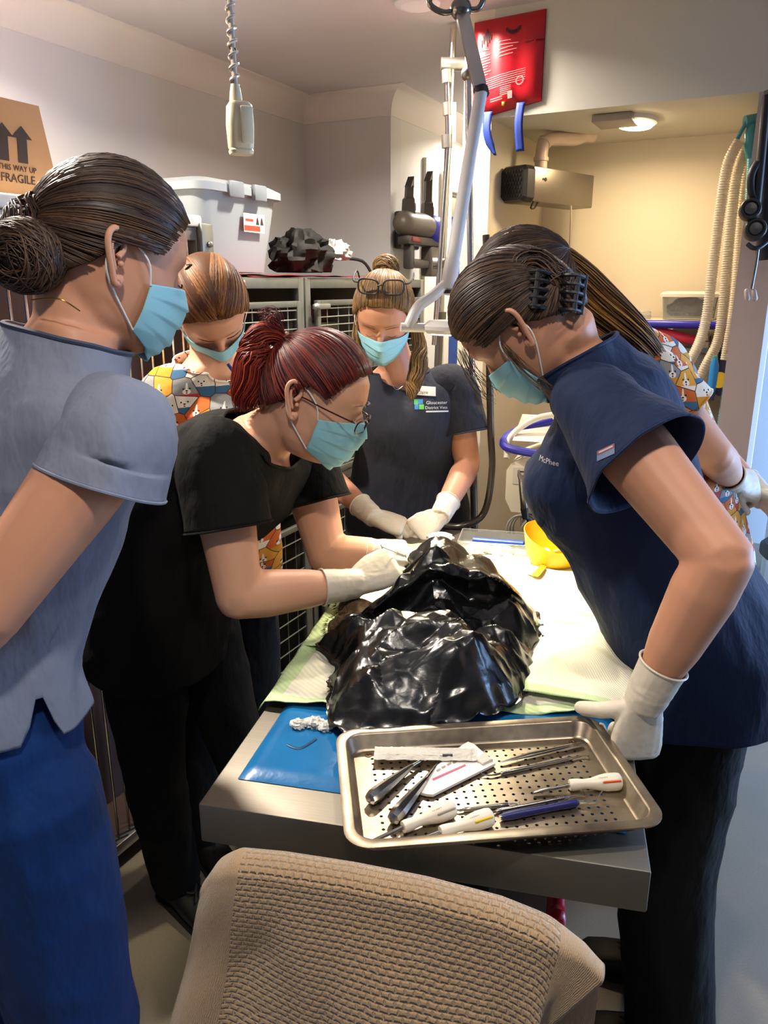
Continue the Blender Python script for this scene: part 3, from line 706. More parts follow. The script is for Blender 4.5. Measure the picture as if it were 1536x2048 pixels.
lb = MB().box(UQ(-.01, -.022, 1.045), (.09, .002, .05), Ru).build('label_plate', mat('label_pale', '#c9c2b4', .5), t)
mk = MB()
for i in range(3): mk.box(UQ(-.015, -.0235, 1.06 - i * .013), (.05 - i * .008, .001, .004), Ru)
mk.build('label_print', m_ink, lb)
MB().tube([UQ(-.075, .0, 1.135), UQ(-.10, .09, 1.15), UQ(-.085, .14, 1.155)] if False else bez([UQ(.10, -.05, 1.12), UQ(-.02, -.055, 1.128), UQ(-.085, -.03, 1.14), UQ(-.07, .04, 1.165), UQ(.04, .10, 1.20)], 24), .0125, 10).build('bumper_rail', m_bb, t)
MB().tube(bez([UQ(-.075, -.03, 1.10), UQ(-.07, .0, 1.16), UQ(.0, .03, 1.215), UQ(.10, .04, 1.235)], 18), .0095, 10).build('hand_rail', m_unit, t)
MB().grid(lambda x, y: UQ(lerp(-.06, .16, x), lerp(-.03, .16, y), 1.155 + .05 * y), 3, 3).build('tray_top', m_unit, t)
hpz = MB().tube([UQ(-.035, -.045, 1.07), UQ(-.033, -.045, 1.055), UQ(-.025, -.045, 1.045), UQ(-.012, -.045, .955), UQ(-.012, -.045, .95)], [.003, .006, .010, .012, .009], 12).build('handpiece', m_steel, t)
MB().tube([UQ(-.012, -.045, .953), UQ(-.006, -.045, .92)], [.0125, .010], 12).build('grip_ring', m_black, hpz)
for k in range(3):
    MB().tube([UQ(-.02 + .045 * math.cos(a_) + k * .008, -.03 + k * .012, .875 + .05 * math.sin(a_)) for a_ in [2 * PI * i / 28 for i in range(28)]], .0035, 6, close=True).build('cable_coil', mat('cable_grey', '#9a958b', .4), t)
MB().tube(bez([UQ(.0, -.04, .92), UQ(.02, -.05, .86), UQ(.05, -.04, .80), UQ(.08, .04, .76)], 16), .006, 8).build('black_lead', m_black, t)
MB().box(UQ(.08, .08, .5), (.16, .14, .86), Ru, .02).build('column', mat('column_grey', '#8d8675', .5), t)
MB().box(UQ(.08, .08, .045), (.26, .26, .05), Ru, .02).build('base', mat('column_grey', '#8d8675'), t)
for x, y in ((-.02, -.02), (.18, -.02), (-.02, .18), (.18, .18)): MB().lathe([(.004, -.012), (.022, -.012), (.022, .012), (.004, .012)], Matrix.Translation(UQ(x, y, .022)) @ Matrix.Rotation(PI / 2, 4, 'X'), 14).build('castor', m_black, t)

# anaesthetic machine in the alcove: shelf, blue rail, absorber
S = P(1360, 650, 2.72); t = thing('anaesthetic_machine', 'anaesthetic machine with pale shelf and blue front rail in the alcove', 'machine', Vector((S.x, S.y, 0)))
def SQ(x, y, z): return Vector((S.x, S.y, 0)) + E2 * x + E1 * y + Vector((0, 0, z))
m_pale = mat('pale_plastic', '#d3cabb', .4, var=.02)
MB().box(SQ(.0, .08, 1.475), (.42, .26, .02), R, .006).build('shelf', m_pale, t)
MB().tube([SQ(-.21, -.055, 1.473), SQ(.21, -.055, 1.473)], .0135, 12, round_=True).build('front_rail', mat('rail_blue', '#23239c', .35), t)
MB().box(SQ(.02, .15, .75), (.12, .1, 1.43), R, .02).build('column', m_pale, t)
MB().box(SQ(.0, .05, .06), (.42, .34, .05), R, .02).build('base', mat('column_grey', '#8d8675'), t)
for x, y in ((-.16, -.08), (.16, -.08), (-.16, .17), (.16, .17)): MB().lathe([(.004, -.012), (.024, -.012), (.024, .012), (.004, .012)], Matrix.Translation(SQ(x, y, .028)) @ R @ Matrix.Rotation(PI / 2, 4, 'X'), 14).build('castor', m_black, t)
m_acr = NT('clear_acrylic'); m_acr.set(Base__Color=lin('#d8dcdc'), Roughness=.08, Transmission__Weight=.85, IOR=1.3); m_acr = m_acr.m
for x in (-.06, .07):
    k = MB().lathe([(.001, 0), (.055, 0), (.058, .01), (.058, .15), (.05, .16), (.001, .16)], Matrix.Translation(SQ(x, .02, 1.22)), 24).build('absorber_canister', m_acr, t)
    MB().lathe([(.001, .004), (.05, .004), (.05, .10), (.001, .10)], Matrix.Translation(SQ(x, .02, 1.22)), 20).build('granules', mat('granules', '#d5cab4', .9, var=.15, scale=200), k)
MB().box(SQ(.0, .02, 1.388), (.24, .13, .016), R, .006).build('absorber_plate', m_acr, t)
MB().tube(bez([SQ(-.2, .02, 1.455), SQ(-.08, -.03, 1.45), SQ(.03, -.03, 1.425), SQ(.075, .0, 1.415)], 20), .017, 12).build('red_hose', mat('hose_red', '#c22a41', .3), t)
MB().lathe([(.001, 0), (.024, 0), (.024, .02), (.018, .024), (.018, .04), (.001, .04)], Matrix.Translation(SQ(.085, .01, 1.396)), 18).build('hose_port', m_steel, t)
MB().box(SQ(-.12, .1, 1.34), (.1, .08, .16), R, .01).build('vapouriser', mat('terracotta_plastic', '#b37a5c', .45), t)
MB().box(SQ(.16, .06, 1.33), (.06, .06, .2), R, .015).build('flow_block', mat('flow_navy', '#27345e', .4), t)
# clear bin on the shelf
b = thing('clear_bin', 'clear lidded bin of grey packs on the alcove shelf', 'storage bin', SQ(.02, .08, 1.487))
def brr(w, dp, z): return [SQ(.02 + x * w / 2, .08 + y * dp / 2, z) for x, y in ((-1, -.8), (-.8, -1), (.8, -1), (1, -.8), (1, .8), (.8, 1), (-.8, 1), (-1, .8))]
MB().rings([brr(.165, .13, 1.487), brr(.18, .145, 1.565), brr(.17, .135, 1.565), brr(.157, .122, 1.492)]).build('bin_body', m_acr, b)
MB().rings([brr(.195, .16, 1.562), brr(.195, .16, 1.572), brr(.17, .14, 1.58)]).build('bin_lid', mat('lid_clear', '#e6e0cf', .3), b)
blob('packs', SQ(.02, .08, 1.522), (.068, .05, .034), mat('grey_film', '#77746c', .25, var=.2, scale=30), 21, .2, 5, 36, b)
tag(MB().lathe([(.001, 0), (.028, 0), (.03, .006), (.028, .022), (.024, .026), (.001, .027)], Matrix.Translation(SQ(-.135, .05, 1.487)), 20).build('clear_dish', m_acr), 'small clear lidded dish on the shelf left of the bin', 'dish')

# corrugated breathing tubes
def corrug(name, label, pts, r, m, pitch=.007, amp=.14, grp='breathing tubes hanging in the alcove'):
    path = bez(pts, 40); L_ = sum((path[i + 1] - path[i]).length for i in range(len(path) - 1)); n_ = int(L_ / pitch * 3)
    cum = [0]
    for i in range(len(path) - 1): cum.append(cum[-1] + (path[i + 1] - path[i]).length)
    pp, rd, k = [], [], 0
    for i in range(n_ + 1):
        s_ = L_ * i / n_
        while k < len(path) - 2 and cum[k + 1] < s_: k += 1
        pp.append(lerp(path[k], path[k + 1], (s_ - cum[k]) / max(1e-9, cum[k + 1] - cum[k]))); rd.append(r * (1 + amp * (1 if i % 3 == 0 else (-.6 if i % 3 == 1 else 0))))
    return tag(MB().tube(pp, rd, 12).build(name, m, angle=180), label, 'tube', grp)
m_cor = NT('corrugated_clear'); m_cor.set(Base__Color=lin('#e8dcc2'), Roughness=.3, Transmission__Weight=.35, IOR=1.15); m_cor = m_cor.m
m_cyan = mat('cyan_tube', '#6fc3d6', .35, var=.03)
Y = 2.42
corrug('breathing_tube', 'leftmost cream corrugated tube hanging in the alcove', [P(1478, 283, Y), P(1455, 330, Y), P(1440, 420, Y), P(1425, 540, Y), P(1412, 640, Y), P(1392, 700, Y - .02), P(1360, 745, Y - .03), P(1310, 770, Y - .04)], .0145, m_cor)
corrug('breathing_tube', 'second cream corrugated tube hanging beside the leftmost one', [P(1490, 300, Y + .03), P(1472, 360, Y + .03), P(1458, 480, Y + .03), P(1448, 600, Y + .03), P(1436, 680, Y + .02), P(1412, 730, Y), P(1390, 765, Y), P(1340, 790, Y)], .0145, m_cor)
corrug('breathing_tube', 'thinner cream corrugated tube just left of the cyan one', [P(1497, 310, Y + .07), P(1485, 400, Y + .07), P(1472, 560, Y + .07), P(1462, 640, Y + .07), P(1448, 720, Y + .07)], .011, m_cor)
corrug('breathing_tube', 'cyan corrugated tube hanging along the grey pillar', [P(1502, 318, Y - .01), P(1496, 420, Y - .02), P(1484, 560, Y - .03), P(1468, 690, Y - .04), P(1450, 790, Y - .05), P(1432, 920, Y - .05)], .010, m_cyan, .006)
t = thing('tube_connector', 'teal Y connector holding the tops of the breathing tubes', 'connector', P(1500, 290, Y))
m_teal = NT('teal_plastic'); m_teal.set(Base__Color=lin('#4fa9b5'), Roughness=.2, Transmission__Weight=.3); m_teal = m_teal.m
MB().tube([P(1502, 320, Y), P(1500, 298, Y), P(1500, 268, Y), P(1503, 255, Y), P(1512, 240, Y), P(1545, 228, Y - .04)], [.013, .016, .016, .013, .014, .012], 14).build('elbow', m_teal, t)
MB().tube([P(1490, 243, Y), P(1518, 238, Y)], .016, 12).tube([P(1495, 240, Y), P(1472, 283, Y)], .006, 8).build('side_port', m_teal, t)
t = thing('scavenger_valve', 'blue valve with yellow dial beside the cyan tube', 'valve', P(1425, 770, 2.36))
MB().tube([P(1430, 720, 2.36), P(1429, 732, 2.36), P(1425, 770, 2.36), P(1421, 782, 2.36)], [.009, .013, .014, .013], 14).build('valve_body', mat('valve_blue', '#1f78b8', .3), t)
MB().tube([P(1430, 712, 2.36), P(1430, 724, 2.36)], .008, 12).build('valve_tip', m_teal, t)
MB().tube([P(1421, 781, 2.36), P(1418, 800, 2.36)], [.017, .013], 14).build('valve_collar', mat('flow_navy', '#27345e'), t)
MB().lathe([(.003, 0), (.024, 0), (.024, .008), (.003, .008)], Matrix.Translation(P(1438, 760, 2.355)) @ Vector((-.3, -1, .1)).to_track_quat('Z', 'Y').to_matrix().to_4x4(), 24).build('dial', mat('dial_yellow', '#d9b82a', .35), t)
# bracket arms on the pillar and stethoscope
BY = 2.18
t = thing('bracket_arm', 'black jointed bracket arm with two round knobs on the grey pillar', 'bracket', P(1515, 440, BY + .06))
ba = MB().tube([P(1534, 190, BY), P(1521, 330, BY), P(1512, 420, BY)], .011, 10).tube([P(1548, 180, BY + .03), P(1537, 330, BY + .03), P(1530, 520, BY + .03)], .024, 10); ba.build('arm_bars', m_black, t)
MB().tube(bez([P(1516, 325, BY), P(1503, 350, BY), P(1503, 385, BY), P(1513, 400, BY)], 10), .010, 10).build('arm_hook', m_black, t)
for (u_, v_, r_) in ((1501, 418, .027), (1511, 458, .028)):
    q_ = P(u_, v_, BY - .01); Mq = Matrix.Translation(q_) @ Vector((-.35, -1, .1)).to_track_quat('Z', 'Y').to_matrix().to_4x4()
    kn_ = MB().lathe([(.001, -.03), (r_, -.03), (r_, .004), (r_ * .9, .01), (r_ * .72, .01), (r_ * .68, .004), (.001, .004)], Mq, 24).build('knob', m_black, t)
    MB().lathe([(.001, .0045), (r_ * .62, .0045), (r_ * .55, .009), (.001, .010)], Mq, 20).build('knob_face', mat('knob_grey', '#4c4a49', .3, .4), kn_)
t = thing('stethoscope', 'stethoscope hanging from the black bracket with its ear tips down', 'stethoscope', P(1505, 540, BY - .02))
MB().tube(bez([P(1495, 488, BY - .02), P(1506, 496, BY - .03), P(1520, 494, BY - .03), P(1540, 478, BY - .02)], 14), .006, 10).build('tubing', m_black, t)
MB().tube(bez([P(1517, 495, BY - .03), P(1512, 530, BY - .03), P(1503, 578, BY - .03)], 12), .004, 8).build('binaural', mat('dark_chrome', '#77756f'), t)
for u_, in ((1495,), (1510,)): MB().tube([P(u_ - 2, 582, BY - .03), P(u_, 597, BY - .03)], [.006, .007], 12, round_=True).build('ear_tip', mat('ear_tip', '#b7aba0', .35), t)
# white cabinet end and a dark castor chair beyond the doorway
q = PZ(1500, 1195, 0); cb = MB().box(q + E2 * .28 + E1 * .3 + Vector((0, 0, 1.0)), (.5, .5, 2.0), R, .006)
t = thing('white_cabinet', 'tall white cabinet in the bright room past the grey pillar', 'cabinet', q + E2 * .28 + E1 * .3)
cb.build('cabinet_body', m_white, t); MB().box(q + E2 * .28 + E1 * .045 + Vector((0, 0, 1.02)), (.46, .02, 1.9), R, .004).build('cabinet_door', m_white, t)
t = thing('castor_stool', 'black castor of a stool behind the person in navy', 'stool', PZ(1560, 1290, 0))
q = PZ(1575, 1300, 0)
for k in range(5):
    a_ = 2 * PI * k / 5 + RA + .9; e_ = q + Vector((math.cos(a_), math.sin(a_), 0)) * .24
    lg = MB().tube([q + Vector((0, 0, .10)), e_ + Vector((0, 0, .075))], [.02, .014], 8).build('leg', m_black, t)
    MB().lathe([(.005, -.022), (.026, -.022), (.03, -.012), (.03, .012), (.026, .022), (.005, .022)], Matrix.Translation(e_ + Vector((0, 0, .03))) @ Matrix.Rotation(PI / 2, 4, 'X'), 16).build('castor', m_black, lg)
MB().tube([q + Vector((0, 0, .08)), q + Vector((0, 0, .44))], .022, 12).build('gas_column', m_black, t)
MB().lathe([(.001, .44), (.16, .44), (.175, .455), (.175, .49), (.16, .505), (.001, .51)], Matrix.Translation(q), 28).build('seat', m_black, t)
# ------------------------------------------------------------------ treatment table
TLEN, TWID = 1.32, .60
RT = rotz(-TA)
m_top = NT('table_steel'); v = m_top.coord(scale=(1, 1, 1), rot=(0, 0, TA)); mp = m_top.node('ShaderNodeMapping'); mp.inputs['Scale'].default_value = (2.5, 260, 2.5); m_top.link(v, mp.inputs[0])
f = m_top.noise(mp.outputs[0], 3, 4); g = m_top.noise(v, 7, 4)
m_top.set(Base__Color=m_top.mix(f, lin('#6f695f'), lin('#8c8579')), Metallic=.9, Roughness=m_top.math('ADD', m_top.math('MULTIPLY', g, .2), .36)); m_top.bump(f, .05, .0006); m_top = m_top.m
t = thing('treatment_table', 'stainless steel treatment table with a deep folded edge', 'table', TC(.3, .66, 0))
def tbox(mb, s0, s1, t0, t1, z0, z1, r=.003): return mb.box(TC((s0 + s1) / 2, (t0 + t1) / 2, (z0 + z1) / 2), (s1 - s0, t1 - t0, z1 - z0), RT, r)
tbox(MB(), 0, TWID, 0, TLEN, TOP - .062, TOP, .003).build('table_top', m_top, t)
c = MB(); tbox(c, .22, .38, .55, .80, .10, TOP - .063, .02); c.build('pedestal', mat('dark_steel', '#3a3733', .35, .8), t)
c = MB(); tbox(c, .08, .52, .30, 1.02, .03, .10, .02); c.build('base', mat('dark_steel', '#3a3733'), t)
c = MB(); tbox(c, .10, .50, .40, .95, TOP - .10, TOP - .063, .005); c.build('under_frame', mat('dark_steel', '#3a3733'), t)
for s_, t_ in ((.12, .34), (.48, .34), (.12, .98), (.48, .98)): MB().lathe([(.001, 0), (.03, 0), (.03, .02), (.015, .03), (.001, .03)], Matrix.Translation(TC(s_, t_, 0.0)), 16).build('foot', m_black, t)
# red-handled trolley under the table
t = thing('trolley', 'trolley with red tube handles under the table', 'trolley', TC(.34, .17, 0))
for s_ in (.205, .50):
    MB().tube(bez([TC(s_, .30, .05), TC(s_, .30, .60), TC(s_, .27, .68), TC(s_, .14, .705), TC(s_, .09, .66), TC(s_, .09, .05)], 40), .011, 10).build('red_handle', mat('red_tube', '#b01324', .3), t)
for z in (.22, .52): tbox(MB(), .215, .49, .10, .29, z, z + .02, .006).build('shelf', m_black, t)
for s_ in (.205, .50):
    for t_ in (.09, .30): MB().lathe([(.004, -.011), (.024, -.011), (.024, .011), (.004, .011)], Matrix.Translation(TC(s_, t_, .025)) @ Matrix.Rotation(PI / 2, 4, 'X'), 14).build('castor', m_black, t)

# blue vinyl pad
m_vin = NT('blue_vinyl'); v = m_vin.coord(); f = m_vin.noise(v, 18, 4)
m_vin.set(Base__Color=m_vin.mix(f, lin('#0f5c93'), lin('#1c78b5')), Roughness=.28, Coat__Weight=.3); m_vin.bump(m_vin.noise(v, 60, 3), .25, .002); m_vin = m_vin.m
def vin(x, y):
    s_, t_ = lerp(.032, .575, x), lerp(.064, 1.12, y)
    e_ = min(x * .543, (1 - x) * .543, y * 1.05, (1 - y) * 1.05); seam = -.0022 * math.exp(-((e_ - .012) / .003) ** 2)
    pf = .009 * min(1, e_ / .014) ** .6 * (1 + .25 * vnoise(np.array([[s_ * 9, t_ * 9, 2.]]))[0]) if e_ > 0 else 0
    return TC(s_, t_, TOP + .0012 + max(pf + (seam if e_ > 0 else 0), 0))
t = thing('heat_pad', 'blue vinyl pad lying on the steel table under the absorbent sheets', 'pad', TC(.3, .6, TOP))
MB().grid(vin, 56, 70).build('vinyl_cover', m_vin, t, angle=180)
MB().tube(bez([PZ(575, 1490, TOP + .0105), PZ(600, 1497, TOP + .0105), PZ(632, 1478, TOP + .0115)], 12), .0025, 8, flat=.5).build('ink_smudge', mat('smudge', '#133f63', .4), t)
MB().grid(lambda x, y: TC(lerp(.033, .574, x), lerp(.065, 1.119, y), TOP + .0006), 2, 2).build('underside', m_vin, t)

# absorbent sheets
m_pad = NT('absorbent_sheet'); uvn = m_pad.node('ShaderNodeUVMap'); sx = m_pad.n.new('ShaderNodeSeparateXYZ'); m_pad.link(uvn.outputs[0], sx.inputs[0])
def edge(o): return m_pad.math('MINIMUM', o, m_pad.math('SUBTRACT', 1.0, o))
ed = m_pad.math('MINIMUM', edge(sx.outputs[0]), edge(sx.outputs[1])); bord = m_pad.math('LESS_THAN', ed, .062)
wv = m_pad.node('ShaderNodeTexWave', Scale=26.0, Distortion=.6, _bands_direction='DIAGONAL'); m_pad.link(uvn.outputs[0], wv.inputs[0])
m_pad.set(Base__Color=m_pad.mix(bord, lin('#dcd9c6'), lin('#b9cf9d')), Roughness=.65); m_pad.bump(wv.outputs[1], .35, .002); m_pad = m_pad.m
def sheet(label, s0, s1, t0, t1, z, seed, drop, skew=0.0):
    tt = np.array([[x, y] for x in np.linspace(0, 1, 71) for y in np.linspace(0, 1, 61)])
    s_ = s0 + (s1 - s0) * tt[:, 0]; t_ = t0 + skew * smooth(tt[:, 0], .2, .9) * (1 - tt[:, 1]) + (t1 - t0) * tt[:, 1]
    q = np.stack([s_, t_, np.full_like(s_, seed)], 1)
    s_ = s_ + .008 * vnoise(q, 4, seed); t_ = t_ + .012 * vnoise(q, 4, seed + 5)
    h = .0035 * (1 - np.abs(vnoise(q, 14, seed + 1)) * 2) + .0025 * vnoise(q, 40, seed + 2) + .005 * np.abs(vnoise(q, 7, seed + 3))
    e_ = np.minimum(np.minimum(tt[:, 0], 1 - tt[:, 0]), np.minimum(tt[:, 1], 1 - tt[:, 1]))
    zz = TOP + z + np.maximum(h, -.003) + .006 * smooth(.04 - e_, 0, .04) * (vnoise(q, 11, seed + 4) + .4)
    over = np.maximum(s_ - (TWID - .004), 0); left = np.maximum(-s_, 0)
    zz -= over * drop * (1 + .5 * vnoise(q, 9, seed + 6)); s_ -= over * .55
    zz -= left * drop * 1.1; s_ += left * .4
    zz = np.where((s_ > 0) & (s_ < TWID), np.maximum(zz, TOP + z * .7), zz)
    mb = MB(); mb.add([TC(a, b, c) for a, b, c in zip(s_, t_, zz)], [(i * 61 + j, (i + 1) * 61 + j, (i + 1) * 61 + j + 1, i * 61 + j + 1) for i in range(70) for j in range(60)])
    for i in range(71 * 61): mb.uv[i] = tuple(tt[i])
    o = mb.build('absorbent_sheet', m_pad, angle=180, fix=False); md = o.modifiers.new('s', 'SOLIDIFY'); md.thickness = .0016; md.offset = 1
    return tag(o, label, 'absorbent sheet', 'absorbent sheets on the table')
sheet('nearer white absorbent sheet with green edge under the black bag', -.012, .635, .255, .72, .0145, 3, 1.0, .075)
sheet('farther white absorbent sheet with green edge lying toward the instrument tray', -.008, .628, .47, 1.10, .0185, 11, .9)
# rumpled extra sheet on the right
def ruf(x, y):
    s_ = lerp(.42, .615, x); t_ = lerp(.345, .66, y); q = np.array([[s_, t_, 5.]])
    return TC(s_ + .015 * vnoise(q, 6, 4)[0], t_ + .02 * vnoise(q, 5, 8)[0], TOP + .028 + .030 * max(0, 1 - 2.2 * abs(vnoise(q, 5.5, 31)[0])) * math.sin(PI * x) * math.sin(PI * y) + .012 * abs(vnoise(q, 13, 33)[0]))
o = MB().grid(ruf, 60, 70, uv=True).build('absorbent_sheet', m_pad, angle=180, fix=False); md = o.modifiers.new('s', 'SOLIDIFY'); md.thickness = .0014
tag(o, 'rumpled pale green and white sheet bunched right of the black bag', 'absorbent sheet', 'absorbent sheets on the table')

# ------------------------------------------------------------------ black plastic bag over the animal
m_bag = NT('black_bag_plastic'); v = m_bag.coord(); f = m_bag.noise(v, 30, 4)
m_bag.set(Base__Color=(.006, .006, .006), Roughness=m_bag.math('ADD', m_bag.math('MULTIPLY', f, .16), .17), Specular__IOR__Level=.75)
m_bag.bump(m_bag.noise(m_bag.coord(scale=(1, 1.6, 1)), 75, 4, .6), .18, .0022); m_bag = m_bag.m
OUT = [(.150, .168), (.27, .205), (.385, .285), (.435, .40), (.452, .50), (.452, .60), (.43, .69), (.36, .76), (.27, .78), (.18, .75), (.135, .70), (.158, .63), (.165, .575), (.095, .525), (.036, .490), (.036, .450), (.095, .40), (.105, .33), (.118, .25)]
cx, cy = .255, .48
ang = np.array([math.atan2(b - cy, a - cx) for a, b in OUT]); rad = np.array([math.hypot(b - cy, a - cx) for a, b in OUT])
od = np.argsort(ang); ang, rad = ang[od], rad[od]
ang = np.concatenate([ang - 2 * PI, ang, ang + 2 * PI]); rad = np.concatenate([rad, rad, rad])
NA, NR = 380, 150
th = np.linspace(-PI, PI, NA, endpoint=False); Rr = np.interp(th, ang, rad); Rr = (Rr + np.roll(Rr, 3) + np.roll(Rr, -3) + np.roll(Rr, 6) + np.roll(Rr, -6)) / 5
rr_ = np.linspace(.004, 1, NR) ** .8
TH, RR = np.meshgrid(th, rr_, indexing='ij'); RO = Rr[:, None] * RR
S_ = (cx + RO * np.cos(TH)).ravel(); T_ = (cy + RO * np.sin(TH)).ravel(); rf = RR.ravel()
q = np.stack([S_, T_, np.zeros_like(S_)], 1)
def sup(cs, ct, rs, rt, h, p=2.4, rot=0.0):
    c_, s_ = math.cos(rot), math.sin(rot); a = ((S_ - cs) * c_ + (T_ - ct) * s_) / rs; b = (-(S_ - cs) * s_ + (T_ - ct) * c_) / rt
    return h * np.maximum(0, 1 - (np.abs(a) ** p + np.abs(b) ** p)) ** .72
warp = np.stack([vnoise(q, 6, 41), vnoise(q, 6, 42), np.zeros_like(S_)], 1) * .035
qw = q + warp
up1 = sup(.255, .605, .215, .19, .128, 2.0, -.10); lo1 = sup(.285, .37, .205, .22, .078, 2.2, .25); lf1 = sup(.11, .455, .10, .085, .056, 2.0)
peak = .030 * np.exp(-(((S_ - .235) / .06) ** 2 + ((T_ - .62) / .06) ** 2))
base = np.maximum(np.maximum(up1 + peak * (up1 > 0), lo1), lf1) + .014
VL = T_ - (.425 + (S_ - .05) * .40 + .018 * vnoise(q, 9, 77)); valley = np.exp(-(VL / .013) ** 2) * smooth(S_, .04, .10)
ridge = lambda sc, sd: 1 - 2.0 * np.abs(vnoise(qw, sc, sd))
wx, wy = qw[:, 0], qw[:, 1]
cr = .024 * facet(wx, wy, 11, 51) + .017 * facet(wx * .55 + wy * .3, wy * 1.2 - wx * .5, 24, 52) + .0052 * facet(wx, wy, 44, 53) + .0020 * facet(wy, wx * .6, 75, 54) + .010 * ridge(8, 55)
edgef = smooth(1 - rf, 0, .30)
hh = base * (.25 + .75 * edgef) + cr * (.35 + .65 * edgef) - .020 * valley * edgef
hh *= smooth(1 - rf, -.001, .09); hh = np.maximum(hh, .0)
# the upper fold bulges toward the viewer over the crease; flaps jut at the rim
T2_ = T_ - .050 * smooth(VL, .0, .03) * (1 - smooth(VL, .06, .2)) * smooth(hh, .04, .12)
rim = (.010 * ridge(16, 61) + .006 * ridge(34, 62)) * smooth(rf, .75, 1.0)
S2_ = S_ + np.cos(TH.ravel()) * rim; T2_ = T2_ + np.sin(TH.ravel()) * rim
Z_ = TOP + .0275 + hh + .010 * smooth(rf, .96, 1.0) * np.maximum(ridge(22, 63), 0)
mb = MB(); mb.add([TC(a, b, c) for a, b, c in zip(S2_, T2_, Z_)], [(i * NR + j, ((i + 1) % NA) * NR + j, ((i + 1) % NA) * NR + j + 1, i * NR + j + 1) for i in range(NA) for j in range(NR - 1)] + [tuple(i * NR for i in range(NA))])
bag = tag(mb.build('plastic_bag', m_bag, angle=22), 'crumpled glossy black plastic bag covering the animal on the table', 'plastic bag')

# the animal: head and paws showing at the left of the bag
m_fur = NT('brown_fur'); v = m_fur.coord(); f = m_fur.noise(v, 38, 4); m_fur.set(Base__Color=m_fur.ramp(f, [(.3, lin('#2a1f14')), (.5, lin('#634a31')), (.7, lin('#a88a66'))]), Roughness=.8); m_fur.bump(m_fur.noise(v, 420, 3), .8, .004); m_fur = m_fur.m
A = MB()
pA, pB = PZ(700, 1216, TOP + .072), PZ(680, 1256, TOP + .052)
hd_ = PZ(752, 1240, TOP + .060)
A.tube([TC(.30, .60, TOP + .07), TC(.26, .56, TOP + .07), TC(.20, .56, TOP + .065), hd_], [.038, .036, .034, .030], 16, round_=True)
A.tube([hd_, lerp(hd_, pA, .6) + Vector((0, 0, .006)), pA], [.028, .024, .024], 14, round_=True); A.tube([hd_, lerp(hd_, pB, .6), pB], [.028, .024, .025], 14, round_=True)
for p_, s_ in ((pA, 1), (pB, -1)):
    for k in (-1, 0, 1): A.ball(p_ + Vector((-.012, k * .011, -.004 + .002 * k)), (.013, .010, .012), 10)
me = remesh(A, .004, 3)
an = thing('animal', 'dark brown furry animal mostly hidden under the black bag', 'animal', TC(.2, .5, TOP)); link('body', me, m_fur, an, angle=180)
rs = random.Random(5); fz = MB()
for p_ in (pA, pB, hd_):
    for k in range(420):
        d_ = Vector((rs.gauss(0, 1), rs.gauss(0, 1), rs.gauss(0, 1))).normalized()
        if d_.x > .6: continue
        r0 = .025 if p_ is not hd_ else .030; b_ = p_ + d_ * r0 * .95 + (Vector((-.006, 0, 0)) if p_ is not hd_ else Vector((0, 0, 0))); tip = b_ + d_ * rs.uniform(.004, .010) + Vector((-.002, -.001, -.004))
        sd_ = d_.orthogonal().normalized() * .0006; s2 = d_.cross(sd_).normalized() * .0006
        fz.add([b_ + sd_, b_ - sd_ * .5 + s2, b_ - sd_ * .5 - s2, tip], [(0, 1, 3), (1, 2, 3), (2, 0, 3)])
o = fz.build('fur', m_fur, an, fix=False); o['kind'] = 'stuff'

# ------------------------------------------------------------------ perforated tray with instruments
TRA = math.radians(6.2); XR, YR = Vector((math.cos(TRA), math.sin(TRA), 0)), Vector((-math.sin(TRA), math.cos(TRA), 0))
TC0 = Vector((.144, .928, 0)); TZ0 = .9225
def TRY(x, y, z): return TC0 + XR * x + YR * y + Vector((0, 0, z))
def rr2(w, h, r, z, k=8):
    o = []
    for sx_, sy_, s0 in ((1, 1, 0), (-1, 1, 90), (-1, -1, 180), (1, -1, 270)):
        for i in range(k + 1):
            a_ = math.radians(s0 + 90 * i / k); o.append(TRY(sx_ * (w / 2 - r) + r * math.cos(a_), sy_ * (h / 2 - r) + r * math.sin(a_), z))
    return o
m_pan = NT('tray_steel'); v = m_pan.coord(); f = m_pan.noise(v, 9, 5, .6); g = m_pan.noise(v, 70, 4)
m_pan.set(Base__Color=m_pan.ramp(f, [(.3, lin('#77695a')), (.5, lin('#9b8e7b')), (.7, lin('#b3a793'))]), Metallic=.9, Roughness=m_pan.math('ADD', m_pan.math('MULTIPLY', g, .2), .24)); m_pan.bump(g, .05, .001); m_pan = m_pan.m
t = thing('instrument_tray', 'shallow perforated steel tray of dental tools at the table front', 'tray', TRY(0, 0, TZ0))
W_, D_ = .412, .262
MB().rings([rr2(W_, D_, .034, TZ0 + .0225), rr2(W_, D_, .034, TZ0 + .0245), rr2(W_ - .026, D_ - .026, .026, TZ0 + .0255), rr2(W_ - .032, D_ - .032, .024, TZ0 + .0235), rr2(W_ - .044, D_ - .044, .020, TZ0 + .004), rr2(W_ - .052, D_ - .052, .018, TZ0 + .0015)], cap=False).build('tray_rim', m_pan, t, angle=50, fix=False)
MB().rings([rr2(W_, D_, .034, TZ0 + .0225), rr2(W_ - .030, D_ - .030, .024, TZ0 + .0215), rr2(W_ - .046, D_ - .046, .020, TZ0 + .0005), rr2(W_ - .054, D_ - .054, .018, TZ0 - .0005)], cap=False).build('tray_underside', m_pan, t, angle=50, fix=False)
fw_, fh_ = W_ - .052, D_ - .052
nx, ny = 24, 14; mgx, mgy = .020, .014
pl = MB(); dx_, dy_ = (fw_ - 2 * mgx) / nx, (fh_ - 2 * mgy) / ny
sq8 = [(1, 0), (1, 1), (0, 1), (-1, 1), (-1, 0), (-1, -1), (0, -1), (1, -1)]
